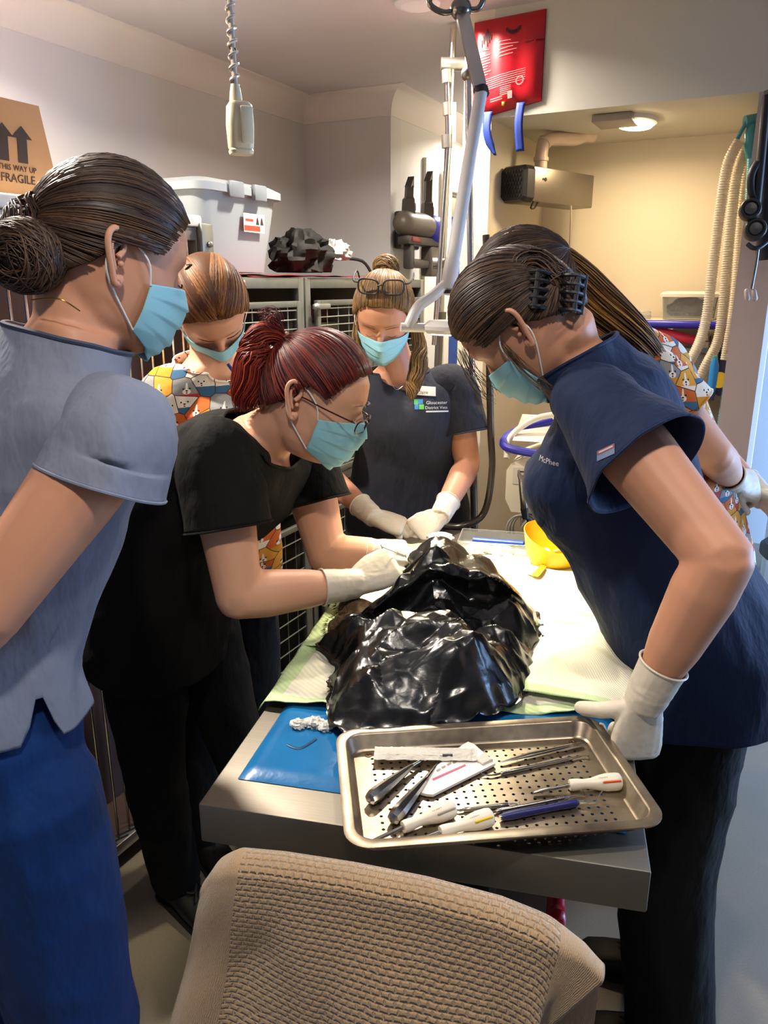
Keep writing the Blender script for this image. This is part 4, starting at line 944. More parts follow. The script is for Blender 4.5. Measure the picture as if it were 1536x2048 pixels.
for i in range(nx):
    for j in range(ny):
        x_, y_ = -fw_ / 2 + mgx + (i + .5) * dx_, -fh_ / 2 + mgy + (j + .5) * dy_; hr = .0024
        ou = [TRY(x_ + a_ * dx_ / 2, y_ + b_ * dy_ / 2, TZ0 + .0015) for a_, b_ in sq8]
        inn = [TRY(x_ + hr * math.cos(PI / 4 * k), y_ + hr * math.sin(PI / 4 * k), TZ0 + .0015) for k in range(8)]
        dn = [p_ - Vector((0, 0, .0014)) for p_ in inn]
        pl.add(ou + inn + dn, [(k, (k + 1) % 8, 8 + (k + 1) % 8, 8 + k) for k in range(8)] + [(8 + k, 8 + (k + 1) % 8, 16 + (k + 1) % 8, 16 + k) for k in range(8)])
X0, Y0 = fw_ / 2, fh_ / 2; xi, yi = X0 - mgx, Y0 - mgy
ro = rr2(fw_, fh_, .018, TZ0 + .0015)
q4 = [TRY(xi, yi, TZ0 + .0015), TRY(-xi, yi, TZ0 + .0015), TRY(-xi, -yi, TZ0 + .0015), TRY(xi, -yi, TZ0 + .0015)]
o = len(ro); fs = []
for c_ in range(4):
    for i in range(8): fs.append((c_ * 9 + i, c_ * 9 + i + 1, o + c_))
    fs.append((c_ * 9 + 8, ((c_ + 1) % 4) * 9, o + (c_ + 1) % 4, o + c_))
pl.add(ro + q4, fs); pl.build('perforated_floor', m_pan, t, angle=30)
for x_, y_ in ((.158, .095), (-.158, .095)): MB().lathe([(.0015, .0016), (.006, .0016), (.006, .0022), (.0025, .0026), (.0015, .0016)], Matrix.Translation(TRY(x_, y_, TZ0)), 14).build('rivet', mat('brown_stain', '#5b4630', .4, .6), t)
FZ_ = TZ0 + .0016
G_ = 'dental tools in the perforated tray'
m_ins = mat('instrument_steel', '#a9a6a0', .2, 1.0, var=.06); m_hw = mat('ivory_plastic', '#ddd4c2', .35, var=.02)
def ax(p0, p1): d_ = (p1 - p0); return Matrix.Translation(p0) @ d_.to_track_quat('Z', 'Y').to_matrix().to_4x4(), d_.length
def luxator(label, tip, neck, end, col):
    r0 = .0122
    n0_, e0_ = Vector((neck.x, neck.y, FZ_ + r0 * .75)), Vector((end.x, end.y, FZ_ + r0)); t = thing('luxator', label, 'dental tool', (n0_ + e0_) / 2, G_)
    M_, L_ = ax(n0_, e0_)
    MB().lathe([(.003, 0), (.0075, .0), (.0082, L_ * .06), (.0078, L_ * .16), (.0066, L_ * .28), (.0075, L_ * .42), (.0105, L_ * .58), (r0, L_ * .72), (r0, L_ * .9), (.0112, L_ * .97), (.008, L_), (.001, L_)], M_, 24).build('handle', m_hw, t, angle=60)
    tp = Vector((tip.x, tip.y, FZ_ + .004)); d_ = (n0_ - tp)
    MB().tube([tp, tp + d_ * .06, tp + d_ * .5, n0_], [.0012, .0024, .0026, .0030], 10).build('shaft', m_ins, t)
    u_ = (e0_ - n0_).normalized(); side_ = u_.cross(Vector((0, 0, 1))).normalized()
    if side_.y > 0: side_ = -side_
    off = (side_ * .78 + Vector((0, 0, 1)) * .62).normalized() * (r0 * .99)
    MB().tube([n0_ + u_ * L_ * .62 + off * .98, n0_ + u_ * L_ * .68 + off, n0_ + u_ * L_ * .93 + off], .0016, 8, round_=True).build('colour_stripe', col, t)
    off2 = (Vector((0, 0, 1)) * .95 + side_ * .3).normalized() * (r0 * 1.005)
    mk_ = MB()
    for k in range(6): mk_.box(n0_ + u_ * L_ * (.55 + .03 * k) + off2 * (.93 + .012 * k), (.0008, .0011, .0004), Matrix.Rotation(math.atan2(u_.y, u_.x), 4, 'Z'))
    mk_.build('fine_print', mat('grey_ink', '#8a8174', .6), t)
Z = .935
luxator('ivory-handled luxator with a grey stripe, leftmost in the tray', PZ(730, 1680, Z), PZ(806, 1652, Z), PZ(908, 1617, Z), mat('stripe_grey', '#8d8677', .4))
luxator('ivory-handled luxator with a yellow stripe at the tray front', PZ(800, 1685, Z), PZ(881, 1662, Z), PZ(984, 1634, Z), mat('stripe_yellow', '#d8b400', .35))
luxator('ivory-handled luxator with an orange stripe at the tray right', PZ(1066, 1577, Z), PZ(1139, 1568, Z), PZ(1242, 1564, Z), mat('stripe_orange', '#d2501c', .35))
def elevator(label, tip, neck, end, dark):
    t = thing('elevator_tool', label, 'dental tool', (neck + end) / 2, G_)
    n0_, e0_ = Vector((neck.x, neck.y, FZ_ + .009)), Vector((end.x, end.y, FZ_ + .0105)); M_, L_ = ax(n0_, e0_)
    MB().lathe([(.002, 0), (.0035, 0), (.0048, L_ * .1), (.008, L_ * .45), (.0103, L_ * .78), (.0102, L_ * .9), (.0085, L_ * .97), (.004, L_), (.001, L_)], M_, 8).build('faceted_handle', m_ins, t, angle=18)
    tp = Vector((tip.x, tip.y, FZ_ + .006)); MB().tube([tp, lerp(tp, n0_, .3), n0_], [.0010, .0024, .0034], 10).build('blade', m_ins, t)
elevator('chunky faceted steel elevator lying left in the tray', PZ(850, 1512, Z), PZ(824, 1530, Z), PZ(737, 1600, Z), 0)
elevator('chunky faceted steel elevator pointing at the pink-striped packet', PZ(876, 1520, Z), PZ(852, 1556, Z), PZ(784, 1640, Z), 0)
def scaler(label, a, b, hook=True, r=.0031, knurl=True, m=None, name='scaler_probe'):
    t = thing(name, label, 'dental tool', (a + b) / 2, G_); a = Vector((a.x, a.y, FZ_ + r)); b = Vector((b.x, b.y, FZ_ + r)); d_ = b - a; u_ = d_.normalized(); s_ = Vector((-u_.y, u_.x, 0))
    MB().tube([a + d_ * k for k in (.16, .18, .3, .5, .7, .82, .84)], [r * .5, r, r, r * .9, r, r, r * .5], 10).build('handle', m or m_ins, t)
    if knurl:
        for c_ in (.24, .76):
            for k in range(4): MB().tube([a + d_ * (c_ + (k - 1.5) * .016 - .003), a + d_ * (c_ + (k - 1.5) * .016 + .003)], r * 1.14, 10).build('grip_ring', m_ins, t)
    MB().tube(bez([a + d_ * .16, a + d_ * .09, a + d_ * .03 + s_ * .004, a + s_ * (.009 if hook else .0) + Vector((0, 0, .002))], 12), [.0016] * 4 + [.0012] * 5 + [.0006] * 4, 8).build('tip', m_ins, t)
    MB().tube(bez([a + d_ * .84, a + d_ * .92, a + d_ * .98 - s_ * .003, a + d_ * 1.0 + s_ * (.008 if hook else 0) + Vector((0, 0, .003))], 12), [.0016] * 4 + [.0012] * 5 + [.0006] * 4, 8).build('tip', m_ins, t)
scaler('steel scaler with knurled grips below the orange-striped luxator', PZ(955, 1620, Z), PZ(1172, 1578, Z))
scaler('slim steel probe half hidden behind the yellow-striped luxator', PZ(905, 1612, Z), PZ(1040, 1597, Z), False, .0032, False)
scaler('steel scaler lying at the far right of the tray', PZ(965, 1545, Z), PZ(1180, 1500, Z))
t = thing('tweezers', 'flat steel tweezers resting behind the far right scaler', 'dental tool', PZ(1090, 1510, Z), G_)
a, b = PZ(1000, 1530, FZ_), PZ(1166, 1492, FZ_)
for s_ in (-1, 1):
    w_ = Vector((.0, .0022 * s_, 0)); MB().tube([a + Vector((0, 0, .0045)) + w_ * .4, lerp(a, b, .35) + Vector((0, 0, .0055)) + w_ * 1.6, lerp(a, b, .9) + Vector((0, 0, .005)) + w_ * .6, b + Vector((0, 0, .0045))], [.0012, .0036, .0042, .004], 8, flat=.35, up=(0, 0, 1)).build('arm', m_ins, t)
t = thing('curette', 'dark blue gripped curette with a bent steel hook', 'dental tool', PZ(1080, 1618, Z), G_)
a, b = PZ(1002, 1642, FZ_), PZ(1156, 1612, FZ_); a.z = b.z = FZ_ + .0058
MB().tube([lerp(a, b, k) for k in (0, .04, .2, .45, .6, .85, .97, 1)], [.004, .0052, .0058, .0050, .0046, .0054, .0048, .003], 14).build('grip', mat('curette_blue', '#141a57', .4, var=.03), t)
MB().tube([a - (b - a).normalized() * .002, a + (b - a).normalized() * .001], .0036, 12).build('end_cap', m_ins, t)
MB().tube([b, PZ(1192, 1604, FZ_ + .006), PZ(1199, 1590, FZ_ + .010), PZ(1206, 1580, FZ_ + .018)], [.0016, .0013, .001, .0006], 8).build('hook', m_ins, t)
# packets
def slab(name, pts, z, th, m, parent, bulge=0.0):
    c_ = sum(pts, Vector()) / len(pts); lo_ = [Vector((p_.x, p_.y, z)) for p_ in pts]; hi_ = [Vector((p_.x, p_.y, z + th)) for p_ in pts]
    ins = [Vector((lerp(p_.x, c_.x, .12), lerp(p_.y, c_.y, .12), z + th + bulge)) for p_ in pts]
    return MB().rings([lo_, hi_, ins]).build(name, m, parent, angle=20)
m_pap = mat('packet_paper', '#e4dfd6', .45, var=.03); m_film = NT('packet_film'); m_film.set(Base__Color=lin('#dcd8d0'), Roughness=.22, Transmission__Weight=.35, IOR=1.1); vv = m_film.coord(); m_film.bump(m_film.noise(vv, 160, 3), .6, .003); m_film = m_film.m
t = thing('suture_packet', 'white packet with a magenta stripe under the needle sleeve', 'packet', PZ(900, 1530, Z), G_)
slab('packet_body', [PZ(816, 1572, Z), PZ(853, 1582, Z), PZ(866, 1583, Z), PZ(991, 1521, Z), PZ(948, 1482, Z), PZ(936, 1478, Z), PZ(925, 1484, Z)], FZ_ + .0022, .004, m_pap, t, .001)
MB().add([PZ(864, 1557, FZ_ + .0078), PZ(930, 1528, FZ_ + .0078), PZ(932, 1531, FZ_ + .0078), PZ(866, 1561, FZ_ + .0078)], [(0, 1, 2, 3)]).build('magenta_stripe', mat('magenta_ink', '#a8255e', .5), t)
for i, (u0, v0) in enumerate(((872, 1540), (882, 1534), (893, 1528), (905, 1524))): MB().add([PZ(u0, v0, FZ_ + .0079), PZ(u0 + 8, v0 - 4, FZ_ + .0079), PZ(u0 + 10, v0 - 1, FZ_ + .0079), PZ(u0 + 2, v0 + 3, FZ_ + .0079)], [(0, 1, 2, 3)]).build('print_mark', mat('grey_ink', '#8a8174'), t)
slab('clear_window', [PZ(948, 1515, Z), PZ(966, 1527, Z), PZ(986, 1517, Z), PZ(968, 1505, Z)], FZ_ + .0065, .003, m_film, t, .001)
t = thing('needle_packet', 'long clear sleeve holding a needle across the pink-striped packet', 'packet', PZ(850, 1510, Z), G_)
MB().grid(lambda x, y: lerp(PZ(747, 1519, FZ_ + .010), PZ(953, 1522, FZ_ + .010), x) + (PZ(750, 1494, FZ_) - PZ(747, 1519, FZ_)) * y + Vector((0, 0, .0035 * math.sin(PI * y) * (1 if .04 < x < .96 else 0) + .0012 * vnoise(np.array([[x * 30, y * 6, 1.]]))[0])), 60, 10).build('film', m_film, t, angle=180)
MB().grid(lambda x, y: lerp(PZ(747, 1519, FZ_ + .0095), PZ(953, 1522, FZ_ + .0095), x) + (PZ(750, 1494, FZ_) - PZ(747, 1519, FZ_)) * y, 6, 3).build('paper_back', m_pap, t)
MB().tube([PZ(775, 1508, FZ_ + .0118), PZ(885, 1511, FZ_ + .0118)], .0018, 8).build('needle_cap', mat('cap_clear', '#cfcabf', .2), t)
MB().tube([PZ(885, 1511, FZ_ + .0118), PZ(905, 1511, FZ_ + .0118)], .0026, 10).build('needle_hub', mat('hub_black', '#2a2724', .4), t)
# torn wrapper on the blue pad
t = thing('torn_wrapper', 'crumpled white paper wrapper on the blue pad', 'paper scrap', PZ(625, 1450, TOP + .01))
for u_, v_, sz, sd in ((597, 1448, (.011, .009, .006), 4), (628, 1446, (.014, .010, .0075), 8), (650, 1452, (.010, .009, .0065), 6)): blob('scrap', PZ(u_, v_, TOP + .017), sz, mat('paper_white', '#d5d2cb', .6, var=.08, scale=60), sd, .4, 6, 24, t)

# ------------------------------------------------------------------ far end of the table
ZF = TOP + .022
t = thing('instrument_box', 'clear box of instruments at the far end of the table', 'instrument box', PZ(985, 1085, ZF))
fx = (PZ(1040, 1092, ZF) - PZ(925, 1084, ZF)); fx.z = 0; Lb = fx.length; fx.normalize(); fy = Vector((-fx.y, fx.x, 0)); b0 = PZ(915, 1105, ZF)
def BX(x, y, z): return b0 + fx * x + fy * y + Vector((0, 0, z))
RX = Matrix((fx, fy, Vector((0, 0, 1)))).transposed().to_4x4()
for (x, y, w, d_) in ((.09, 0, .18, .003), (.09, .11, .18, .003), (0, .055, .003, .11), (.18, .055, .003, .11)): MB().box(BX(x, y, .016), (w, d_, .032), RX).build('side_wall', m_acr, t)
MB().box(BX(.09, .055, .001), (.18, .11, .002), RX).build('box_floor', m_acr, t)
tag(MB().tube([BX(.03, .075, .012), BX(.032, .075, .012), BX(.165, .072, .012), BX(.168, .072, .012)], [.004, .0085, .0085, .004], 12).build('blue_roll', mat('roll_blue', '#0f3f9e', .35)), 'royal blue roll lying in the clear instrument box', 'roll')
for k, (x0, y0, x1, y1) in enumerate(((.005, .05, .12, .045), (.02, .03, .15, .028), (.01, .018, .10, .012))):
    tag(MB().tube([BX(x0, y0, .011), BX(lerp(x0, x1, .2), lerp(y0, y1, .2), .011), BX(lerp(x0, x1, .8), lerp(y0, y1, .8), .011), BX(x1, y1, .014)], [.001, .0028, .0028, .001], 8).build('scaler_probe', m_ins), ['steel probe closest to the blue roll in the clear box', 'middle steel probe in the clear box', 'steel probe nearest the bag in the clear box'][k], 'dental tool', 'steel probes in the clear box')
for k, (u_, v_, sd, lab) in enumerate(((880, 1075, 1, 'white gauze pad beside the gloved hands'), (955, 1098, 2, 'white gauze pad behind the black bag'), (1000, 1102, 3, 'white gauze pad near the yellow bowl'))):
    tag(blob('gauze', PZ(u_, v_, TOP + .028), (.032, .028, .010), mat('gauze_white', '#e3ded2', .8, var=.06, scale=80, bump=.3, bscale=300), sd + 70, .22, 5, 32), lab, 'gauze', 'gauze pads at the far end of the table')
# yellow bowl
t = thing('yellow_bowl', 'yellow plastic bowl holding swabs in front of the person in navy', 'bowl', PZ(1100, 1132, TOP + .02))
yb = PZ(1106, 1128, TOP + .021); m_yel = mat('yellow_plastic', '#e0b010', .35, var=.03)
def yring(r, z, sl): return [yb + Vector((r * 1.1 * math.cos(a_), r * .8 * math.sin(a_), z + sl * (math.sin(a_) * .5 - math.cos(a_) * .35 + .5))) for a_ in [2 * PI * i / 40 for i in range(40)]]
MB().rings([yring(.03, 0, 0), yring(.05, .002, 0), yring(.062, .02, .01), yring(.07, .045, .05), yring(.068, .046, .05), yring(.058, .022, .01), yring(.046, .005, 0), yring(.002, .004, 0)]).build('bowl_shell', m_yel, t, angle=50)
tag(blob('swab', yb + Vector((-.022, -.006, .026)), (.014, .013, .016), mat('gauze_white', '#e3ded2'), 77, .15, 4, 24, flat=False), 'white cotton swab inside the yellow bowl', 'swab')
tag(MB().tube(bez([yb + Vector((.0, .004, .03)), yb + Vector((.02, .0, .034)), yb + Vector((.035, -.012, .026))], 8), .005, 8, round_=True).build('vial', mat('amber', '#b27b16', .3)), 'small amber vial inside the yellow bowl', 'vial')
t = thing('yellow_tag', 'yellow folded card with clear film next to the black bag', 'card', PZ(1080, 1150, TOP + .02))
slab('card', [PZ(1062, 1158, ZF), PZ(1076, 1160, ZF), PZ(1092, 1142, ZF), PZ(1084, 1136, ZF)], TOP + .030, .003, mat('yellow_card', '#c9a415', .5), t)
slab('film', [PZ(1052, 1150, ZF), PZ(1066, 1156, ZF), PZ(1078, 1138, ZF), PZ(1062, 1134, ZF)], TOP + .0262, .0015, m_film, t)
# hand-held needle of the person in black is with the people

# ------------------------------------------------------------------ chair with towel
m_twl = NT('waffle_towel'); uvn = m_twl.node('ShaderNodeUVMap'); mp = m_twl.node('ShaderNodeMapping'); mp.inputs['Scale'].default_value = (1, 1, 1); m_twl.link(uvn.outputs[0], mp.inputs[0])
dn_ = m_twl.node('ShaderNodeTexNoise', Scale=120.0, Detail=2.0); m_twl.link(uvn.outputs[0], dn_.inputs['Vector'])
ds_ = m_twl.node('ShaderNodeVectorMath', _operation='MULTIPLY_ADD'); m_twl.link(dn_.outputs['Color'], ds_.inputs[0]); ds_.inputs[1].default_value = (.0032, .0032, 0); m_twl.link(uvn.outputs[0], ds_.inputs[2]); m_twl.link(ds_.outputs[0], mp.inputs[0])
br = m_twl.node('ShaderNodeTexBrick', Scale=1.0, Mortar__Size=.0022, Mortar__Smooth=1.0, Brick__Width=.0098, Row__Height=.0068); m_twl.link(mp.outputs[0], br.inputs['Vector'])
inv = m_twl.math('SUBTRACT', 1.0, br.outputs['Fac'])
wv = m_twl.node('ShaderNodeTexWave', Scale=190.0, Distortion=1.0, _bands_direction='X'); m_twl.link(mp.outputs[0], wv.inputs[0])
nz = m_twl.noise(m_twl.coord(), 700, 3)
sx = m_twl.n.new('ShaderNodeSeparateXYZ'); m_twl.link(uvn.outputs[0], sx.inputs[0])
inner = m_twl.math('MULTIPLY', m_twl.math('GREATER_THAN', sx.outputs[0], .050), m_twl.math('LESS_THAN', sx.outputs[0], .385))
hgt = m_twl.math('ADD', m_twl.math('MULTIPLY', inv, inner), m_twl.math('ADD', m_twl.math('MULTIPLY', wv.outputs[1], .16), m_twl.math('MULTIPLY', nz, .25)))
m_twl.set(Base__Color=m_twl.mix(nz, lin('#ab8c68'), lin('#cfae85')), Roughness=.92, Sheen__Weight=.35); m_twl.bump(hgt, .8, .0038); m_twl = m_twl.m
CD = Vector((.969, -.247, 0)); CN = Vector((-.247, -.969, 0)); CM = Vector((.022, .655, 0))
def onplane(u_, v_, off=0.0):      # sight line against the upright plane of the chair back
    r_ = ray(u_, v_); o_ = Vector((0, 0, EYE)); k = (CM + CN * off - o_).dot(CN) / r_.dot(CN); p_ = o_ + r_ * k
    return (p_ - CM).dot(CD), p_.z
TOPL = [onplane(u_, v_) for u_, v_ in ((412, 1762), (440, 1727), (476, 1712), (560, 1720), (700, 1742), (850, 1772), (1000, 1812), (1100, 1852), (1165, 1890), (1205, 1930))]
tx = np.array([p_[0] for p_ in TOPL]); tz = np.array([p_[1] for p_ in TOPL])
x0_, x1_ = tx[0], tx[-1]
NX, NB, NT_, NF = 150, 24, 14, 70
mb = MB(); prof_n = NB + NT_ + NF + 1
kk = np.arange(NF + 1) / NF * .28; AMPT = smooth(kk, .01, .14); NZ1 = []
for i in range(NX + 1):
    q_ = np.stack([np.full(NF + 1, lerp(x0_, x1_, i / NX) * 11) + .4 * kk, kk * 2.2, np.full(NF + 1, 3.)], 1); NZ1.append(.020 * vnoise(q_, 1.0, 81) + .010 * vnoise(q_, 2.3, 82))
for i in range(NX + 1):
    fx_ = i / NX; x_ = lerp(x0_, x1_, fx_); zt = float(np.interp(x_, tx, tz)) - .012
    endr = smooth(np.array([fx_]), .84, 1.0)[0]; endl = 1 - smooth(np.array([fx_]), 0, .07)[0]
    lw = 1 - smooth(np.array([fx_]), 0, .30)[0]; thk = .017 * (1 - .55 * endr - .35 * endl)
    fl_ = 0; fl = .30 - .07 * math.exp(-((fx_ - .2) / .06) ** 2) - .10 * endr ** .8 - .03 * math.sin(fx_ * 7)
    for j in range(prof_n):
        if j <= NB: dd_ = (1 - j / NB) * .22; off, z_ = -thk - .006 * dd_, zt - dd_; arc = -dd_
        elif j <= NB + NT_: a_ = PI * (j - NB) / NT_; off, z_ = -thk * math.cos(a_), zt + thk * .7 * math.sin(a_); arc = thk * a_
        else:
            k = (j - NB - NT_) / NF; dd_ = k * fl; amp = AMPT[j - NB - NT_]
            off = thk + dd_ * .16 + amp * NZ1[i][j - NB - NT_] - .02 * endr * amp
            z_ = zt - dd_; arc = thk * PI + dd_
        lat = x_ + (-.24 * max(0, zt - z_) * lw if j > NB else -.02 * (zt - z_)) - (endr * max(0, zt - z_) * .75 if j > NB else 0)
        mb.v.append(CM + CD * lat + CN * off + Vector((0, 0, z_))); mb.uv[len(mb.v) - 1] = (x_ - x0_, arc)
for i in range(NX):
    for j in range(prof_n - 1):
        a_ = i * prof_n + j; mb.f.append((a_, a_ + prof_n, a_ + prof_n + 1, a_ + 1)); mb.m.append(0)
o = mb.build('towel', m_twl, angle=180, fix=False); md = o.modifiers.new('s', 'SOLIDIFY'); md.thickness = .004; md.offset = -1
tag(o, 'tan waffle towel draped over a chair back in the foreground', 'towel')
t = thing('office_chair', 'dark office chair under the tan towel', 'chair', CM + CN * .2)
RCc = Matrix((CD, CN, Vector((0, 0, 1)))).transposed().to_4x4()
xm = (x0_ + x1_) / 2
def CH(x, n, z): return CM + CD * x + CN * n + Vector((0, 0, z))
zc = lambda x_: float(np.interp(x_, tx, tz)) - .034
bp = MB(); NXb = 24; rg = []
for i in range(NXb + 1):
    x_ = lerp(x0_ + .045, x1_ - .05, i / NXb); zt = zc(x_); e_ = min(i, NXb - i) / 4; k = min(1, max(.35, e_ ** .5))
    rg.append([CH(x_, n_ * .011 * k, z_) for n_, z_ in ((-1, zt - .01), (-.5, zt), (.5, zt), (1, zt - .01), (1, .64), (.5, .62), (-.5, .62), (-1, .64))])
bp.rings(rg).build('backrest', mat('chair_fabric', '#1b1a19', .8, var=.1, bump=.2, bscale=500), t, angle=35)
MB().tube(bez([CH(xm, -.02, .68), CH(xm, -.02, .58), CH(xm, .01, .47), CH(xm, .12, .435), CH(xm, .18, .43)], 20), .016, 10).build('back_post', m_black, t)
MB().box(CH(xm, .26, .475), (.42, .40, .06), RCc, .028, seg=4).build('seat', mat('chair_fabric', '#1b1a19'), t)
MB().tube([CH(xm, .26, .44), CH(xm, .26, .10)], .024, 12).build('gas_column', m_black, t)
for k in range(5):
    a_ = 2 * PI * k / 5 + .4; e_ = CH(xm, .26, 0) + Vector((math.cos(a_), math.sin(a_), 0)) * .26
    lg = MB().tube([CH(xm, .26, .11), e_ + Vector((0, 0, .075))], [.022, .015], 8).build('leg', m_black, t)
    MB().lathe([(.005, -.02), (.026, -.02), (.028, 0), (.026, .02), (.005, .02)], Matrix.Translation(e_ + Vector((0, 0, .029))) @ Matrix.Rotation(PI / 2, 4, 'X'), 14).build('castor', m_black, lg)
# ------------------------------------------------------------------ people: shared builders
def skin_mat(name, a, b, red):
    n = NT(name); v = n.coord(); f = n.noise(v, 14, 4); g = n.noise(v, 260, 3)
    c = n.mix(f, lin(a), lin(b)); c = n.mix(n.math('MULTIPLY', n.noise(v, 5, 2), .35), c, lin(red))
    n.set(Base__Color=c, Roughness=.48, Specular__IOR__Level=.35); n.bump(g, .08, .0006)
    return n.m
SK1 = skin_mat('skin_warm', '#c48d6e', '#d39c7c', '#bd775c'); SK2 = skin_mat('skin_fair', '#d9a383', '#e5b292', '#d48c72')
def cloth_mat(name, a, b, rough=.82, weave=1400, wr=.6, sheen=.04):
    n = NT(name); v = n.coord(); f = n.noise(v, 9, 4); g = n.noise(v, weave, 2)
    n.set(Base__Color=n.mix(f, lin(a), lin(b)), Roughness=rough, Sheen__Weight=sheen, Specular__IOR__Level=.25)
    b1 = n.bump(n.noise(n.coord(scale=(1, 1, .45)), 26, 3, .55), wr, .012); n.bump(g, .12, .0006, b1); return n.m
def hair_mats(name, cols, rough=.46):
    out = []
    for i, c in enumerate(cols):
        n = NT(name + '_%s' % 'abc'[i]); v = n.coord(); f = n.noise(v, 160, 3); cc = lin(c)
        n.set(Base__Color=n.mix(f, tuple(x * .6 for x in cc), tuple(min(1, x * 1.3) for x in cc)), Roughness=rough, Specular__IOR__Level=.4); out.append(n.m)
    return out
HT = np.array([  # z, front, back, half width of the head (origin at eye level between the ears, +y the face)
    (-.122, .040, .000, .012), (-.116, .066, .005, .030), (-.105, .082, .018, .045), (-.085, .088, .045, .0585), (-.060, .0905, .070, .0665), (-.030, .0915, .090, .0715),
    (.000, .0895, .0985, .0750), (.030, .0935, .0985, .0765), (.060, .0860, .0915, .0715), (.085, .0660, .0755, .0580), (.102, .0400, .0520, .0395), (.110, .0180, .0300, .0200), (.1125, .002, .012, .003)])
def hd_tab(z): return [np.interp(z, HT[:, 0], HT[:, k]) for k in (1, 2, 3)]
def head_pt(az, z, off=0.0, p=2.25):          # az: 0 = right ear side, pi/2 = face
    f, b, w = hd_tab(z); c, s = math.cos(az), math.sin(az)
    x = (w + off) * math.copysign(abs(c) ** (2 / p), c); yc = 0.0
    y = ((f if s > 0 else b) + off) * math.copysign(abs(s) ** (2 / p), s)
    return Vector((x, y + yc, z))
def head_rings(n=56, m=60, off=0.0):
    zs = np.linspace(-.122, .1125, m); rings = []
    for z in zs:
        ring = []
        for j in range(n):
            q = head_pt(2 * PI * j / n, z, off)
            if q.y > 0:
                for sx in (-1, 1):
                    dx, dz = (q.x - sx * .032), (z - .000); g = math.exp(-(dx * dx + dz * dz * 1.3) / (2 * .0135 ** 2)); q.y -= .0105 * g
                    dz2 = z + .002; g2 = math.exp(-(dx * dx + dz2 * dz2 * 2.0) / (2 * .0085 ** 2)); q.y += .0065 * g2
                    gb = math.exp(-((q.x - sx * .03) / .018) ** 2 - ((z - .021) / .008) ** 2); q.y += .0035 * gb
                    gc = math.exp(-((q.x - sx * .046) / .016) ** 2 - ((z + .03) / .016) ** 2); q.y += .004 * gc; q.x += sx * .002 * gc
                gch = math.exp(-(q.x / .018) ** 2 - ((z + .098) / .014) ** 2); q.y += .005 * gch
            ring.append(q)
        rings.append(ring)
    return rings
def ear_mb(mb, M, side):
    O = Vector((side * .0735, -.012, -.012)); ex = Vector((side * .42, -.90, 0)).normalized(); ez = Vector((0, -.18, 1)).normalized(); en = ex.cross(ez).normalized()
    if en.x * side < 0: en = -en
    def E(a, b, c=0): return M @ (O + ex * a + ez * b + en * c)
    out = [(.002, -.024), (.004, -.031), (.011, -.030), (.016, -.018), (.022, -.004), (.027, .012), (.026, .024), (.019, .032), (.009, .032), (.002, .024), (.001, .012), (.006, .004)]
    mb.tube(bez([E(a, b, .006) for a, b in out], 48), [.0052] * 8 + [.0042] * 41, 8, round_=True)
    mb.rings([[lerp(E(.012, -.002, .0), E(a, b, .004), k) + (M.to_3x3() @ en) * (-.006 * (1 - k) - .002) for a, b in out] for k in (.05, .5, .8, 1.0)])
    mb.tube(bez([E(.010, -.014, .004), E(.016, .0, .004), (E(.018, .014, .004)), E(.012, .022, .004)], 14), .0030, 8, round_=True)
    mb.ball(E(.006, -.026, .005), .0062, 10); mb.ball(E(.003, -.006, .006), .0042, 8)
def limb(mb, pts, rad, n=18): mb.tube(pts, rad, n, round_=True)
def hand_parts(mb, M, side, curls, thumb, infl=0.0, spread=1.0, k=1.0):
    """M: wrist frame, +y to the fingers, +z the back of the hand; x toward the thumb is side*+1"""
    def V(x, y, z): return M @ Vector((x * side * k, y * k, z * k))
    n = 16; rg = []
    for y, w, th, zc, xo in ((-.012, .024, .0175, 0, 0), (.0, .0255, .0175, 0, 0), (.022, .033, .0165, -.001, .002), (.05, .0395, .0150, -.001, .001), (.075, .0415, .0135, .0, 0), (.09, .040, .0115, .001, 0), (.097, .034, .0075, .001, 0)):
        rg.append([V(xo + (w + infl) * math.copysign(abs(math.cos(a)) ** .8, math.cos(a)), y, zc + (th + infl) * math.copysign(abs(math.sin(a)) ** .9, math.sin(a))) for a in [2 * PI * j / n for j in range(n)]])
    mb.rings(rg)
    mb.ball(V(.021, .028, -.010), (.015 * k + infl, .024 * k + infl, .013 * k + infl), 12, M.to_3x3())
    fing = ((.0295, .088, .072, .0088), (.0100, .093, .079, .0090), (-.0100, .090, .074, .0086), (-.0290, .081, .057, .0078))
    for i, (x, y, L, r) in enumerate(fing):
        c = curls[i]; p = Vector((x, y - .012, .0)); d_yaw = (1.5 - i) * .055 * spread; pts = [p + Vector((0, -.018, 0)), p + Vector((0, .006, 0))]; ang = 0; rad = [r + infl, r + infl]
        cur = pts[-1]
        for seg, fr in enumerate((.44, .31, .25)):
            ang += math.radians(c[seg]); dvec = Vector((math.sin(d_yaw), math.cos(ang) * math.cos(d_yaw), -math.sin(ang))).normalized()
            mid = cur + dvec * L * fr * .5; cur = cur + dvec * L * fr
            pts += [mid, cur]; rad += [(r * (.94 - .07 * seg)) + infl, r * (.93 - .08 * seg) + infl]
        mb.tube([V(*q) for q in pts], [q * k for q in rad], 12, round_=True)
    b = Vector((.024, .018, -.006)); d1, d2, d3 = [Vector(q).normalized() for q in thumb]
    pts = [b, b + d1 * .040, b + d1 * .040 + d2 * .031, b + d1 * .040 + d2 * .031 + d3 * .024]
    mb.tube([V(*q) for q in pts], [(.0125 + infl) * k, (.0108 + infl) * k, (.0100 + infl) * k, (.0082 + infl) * k], 12, round_=True)
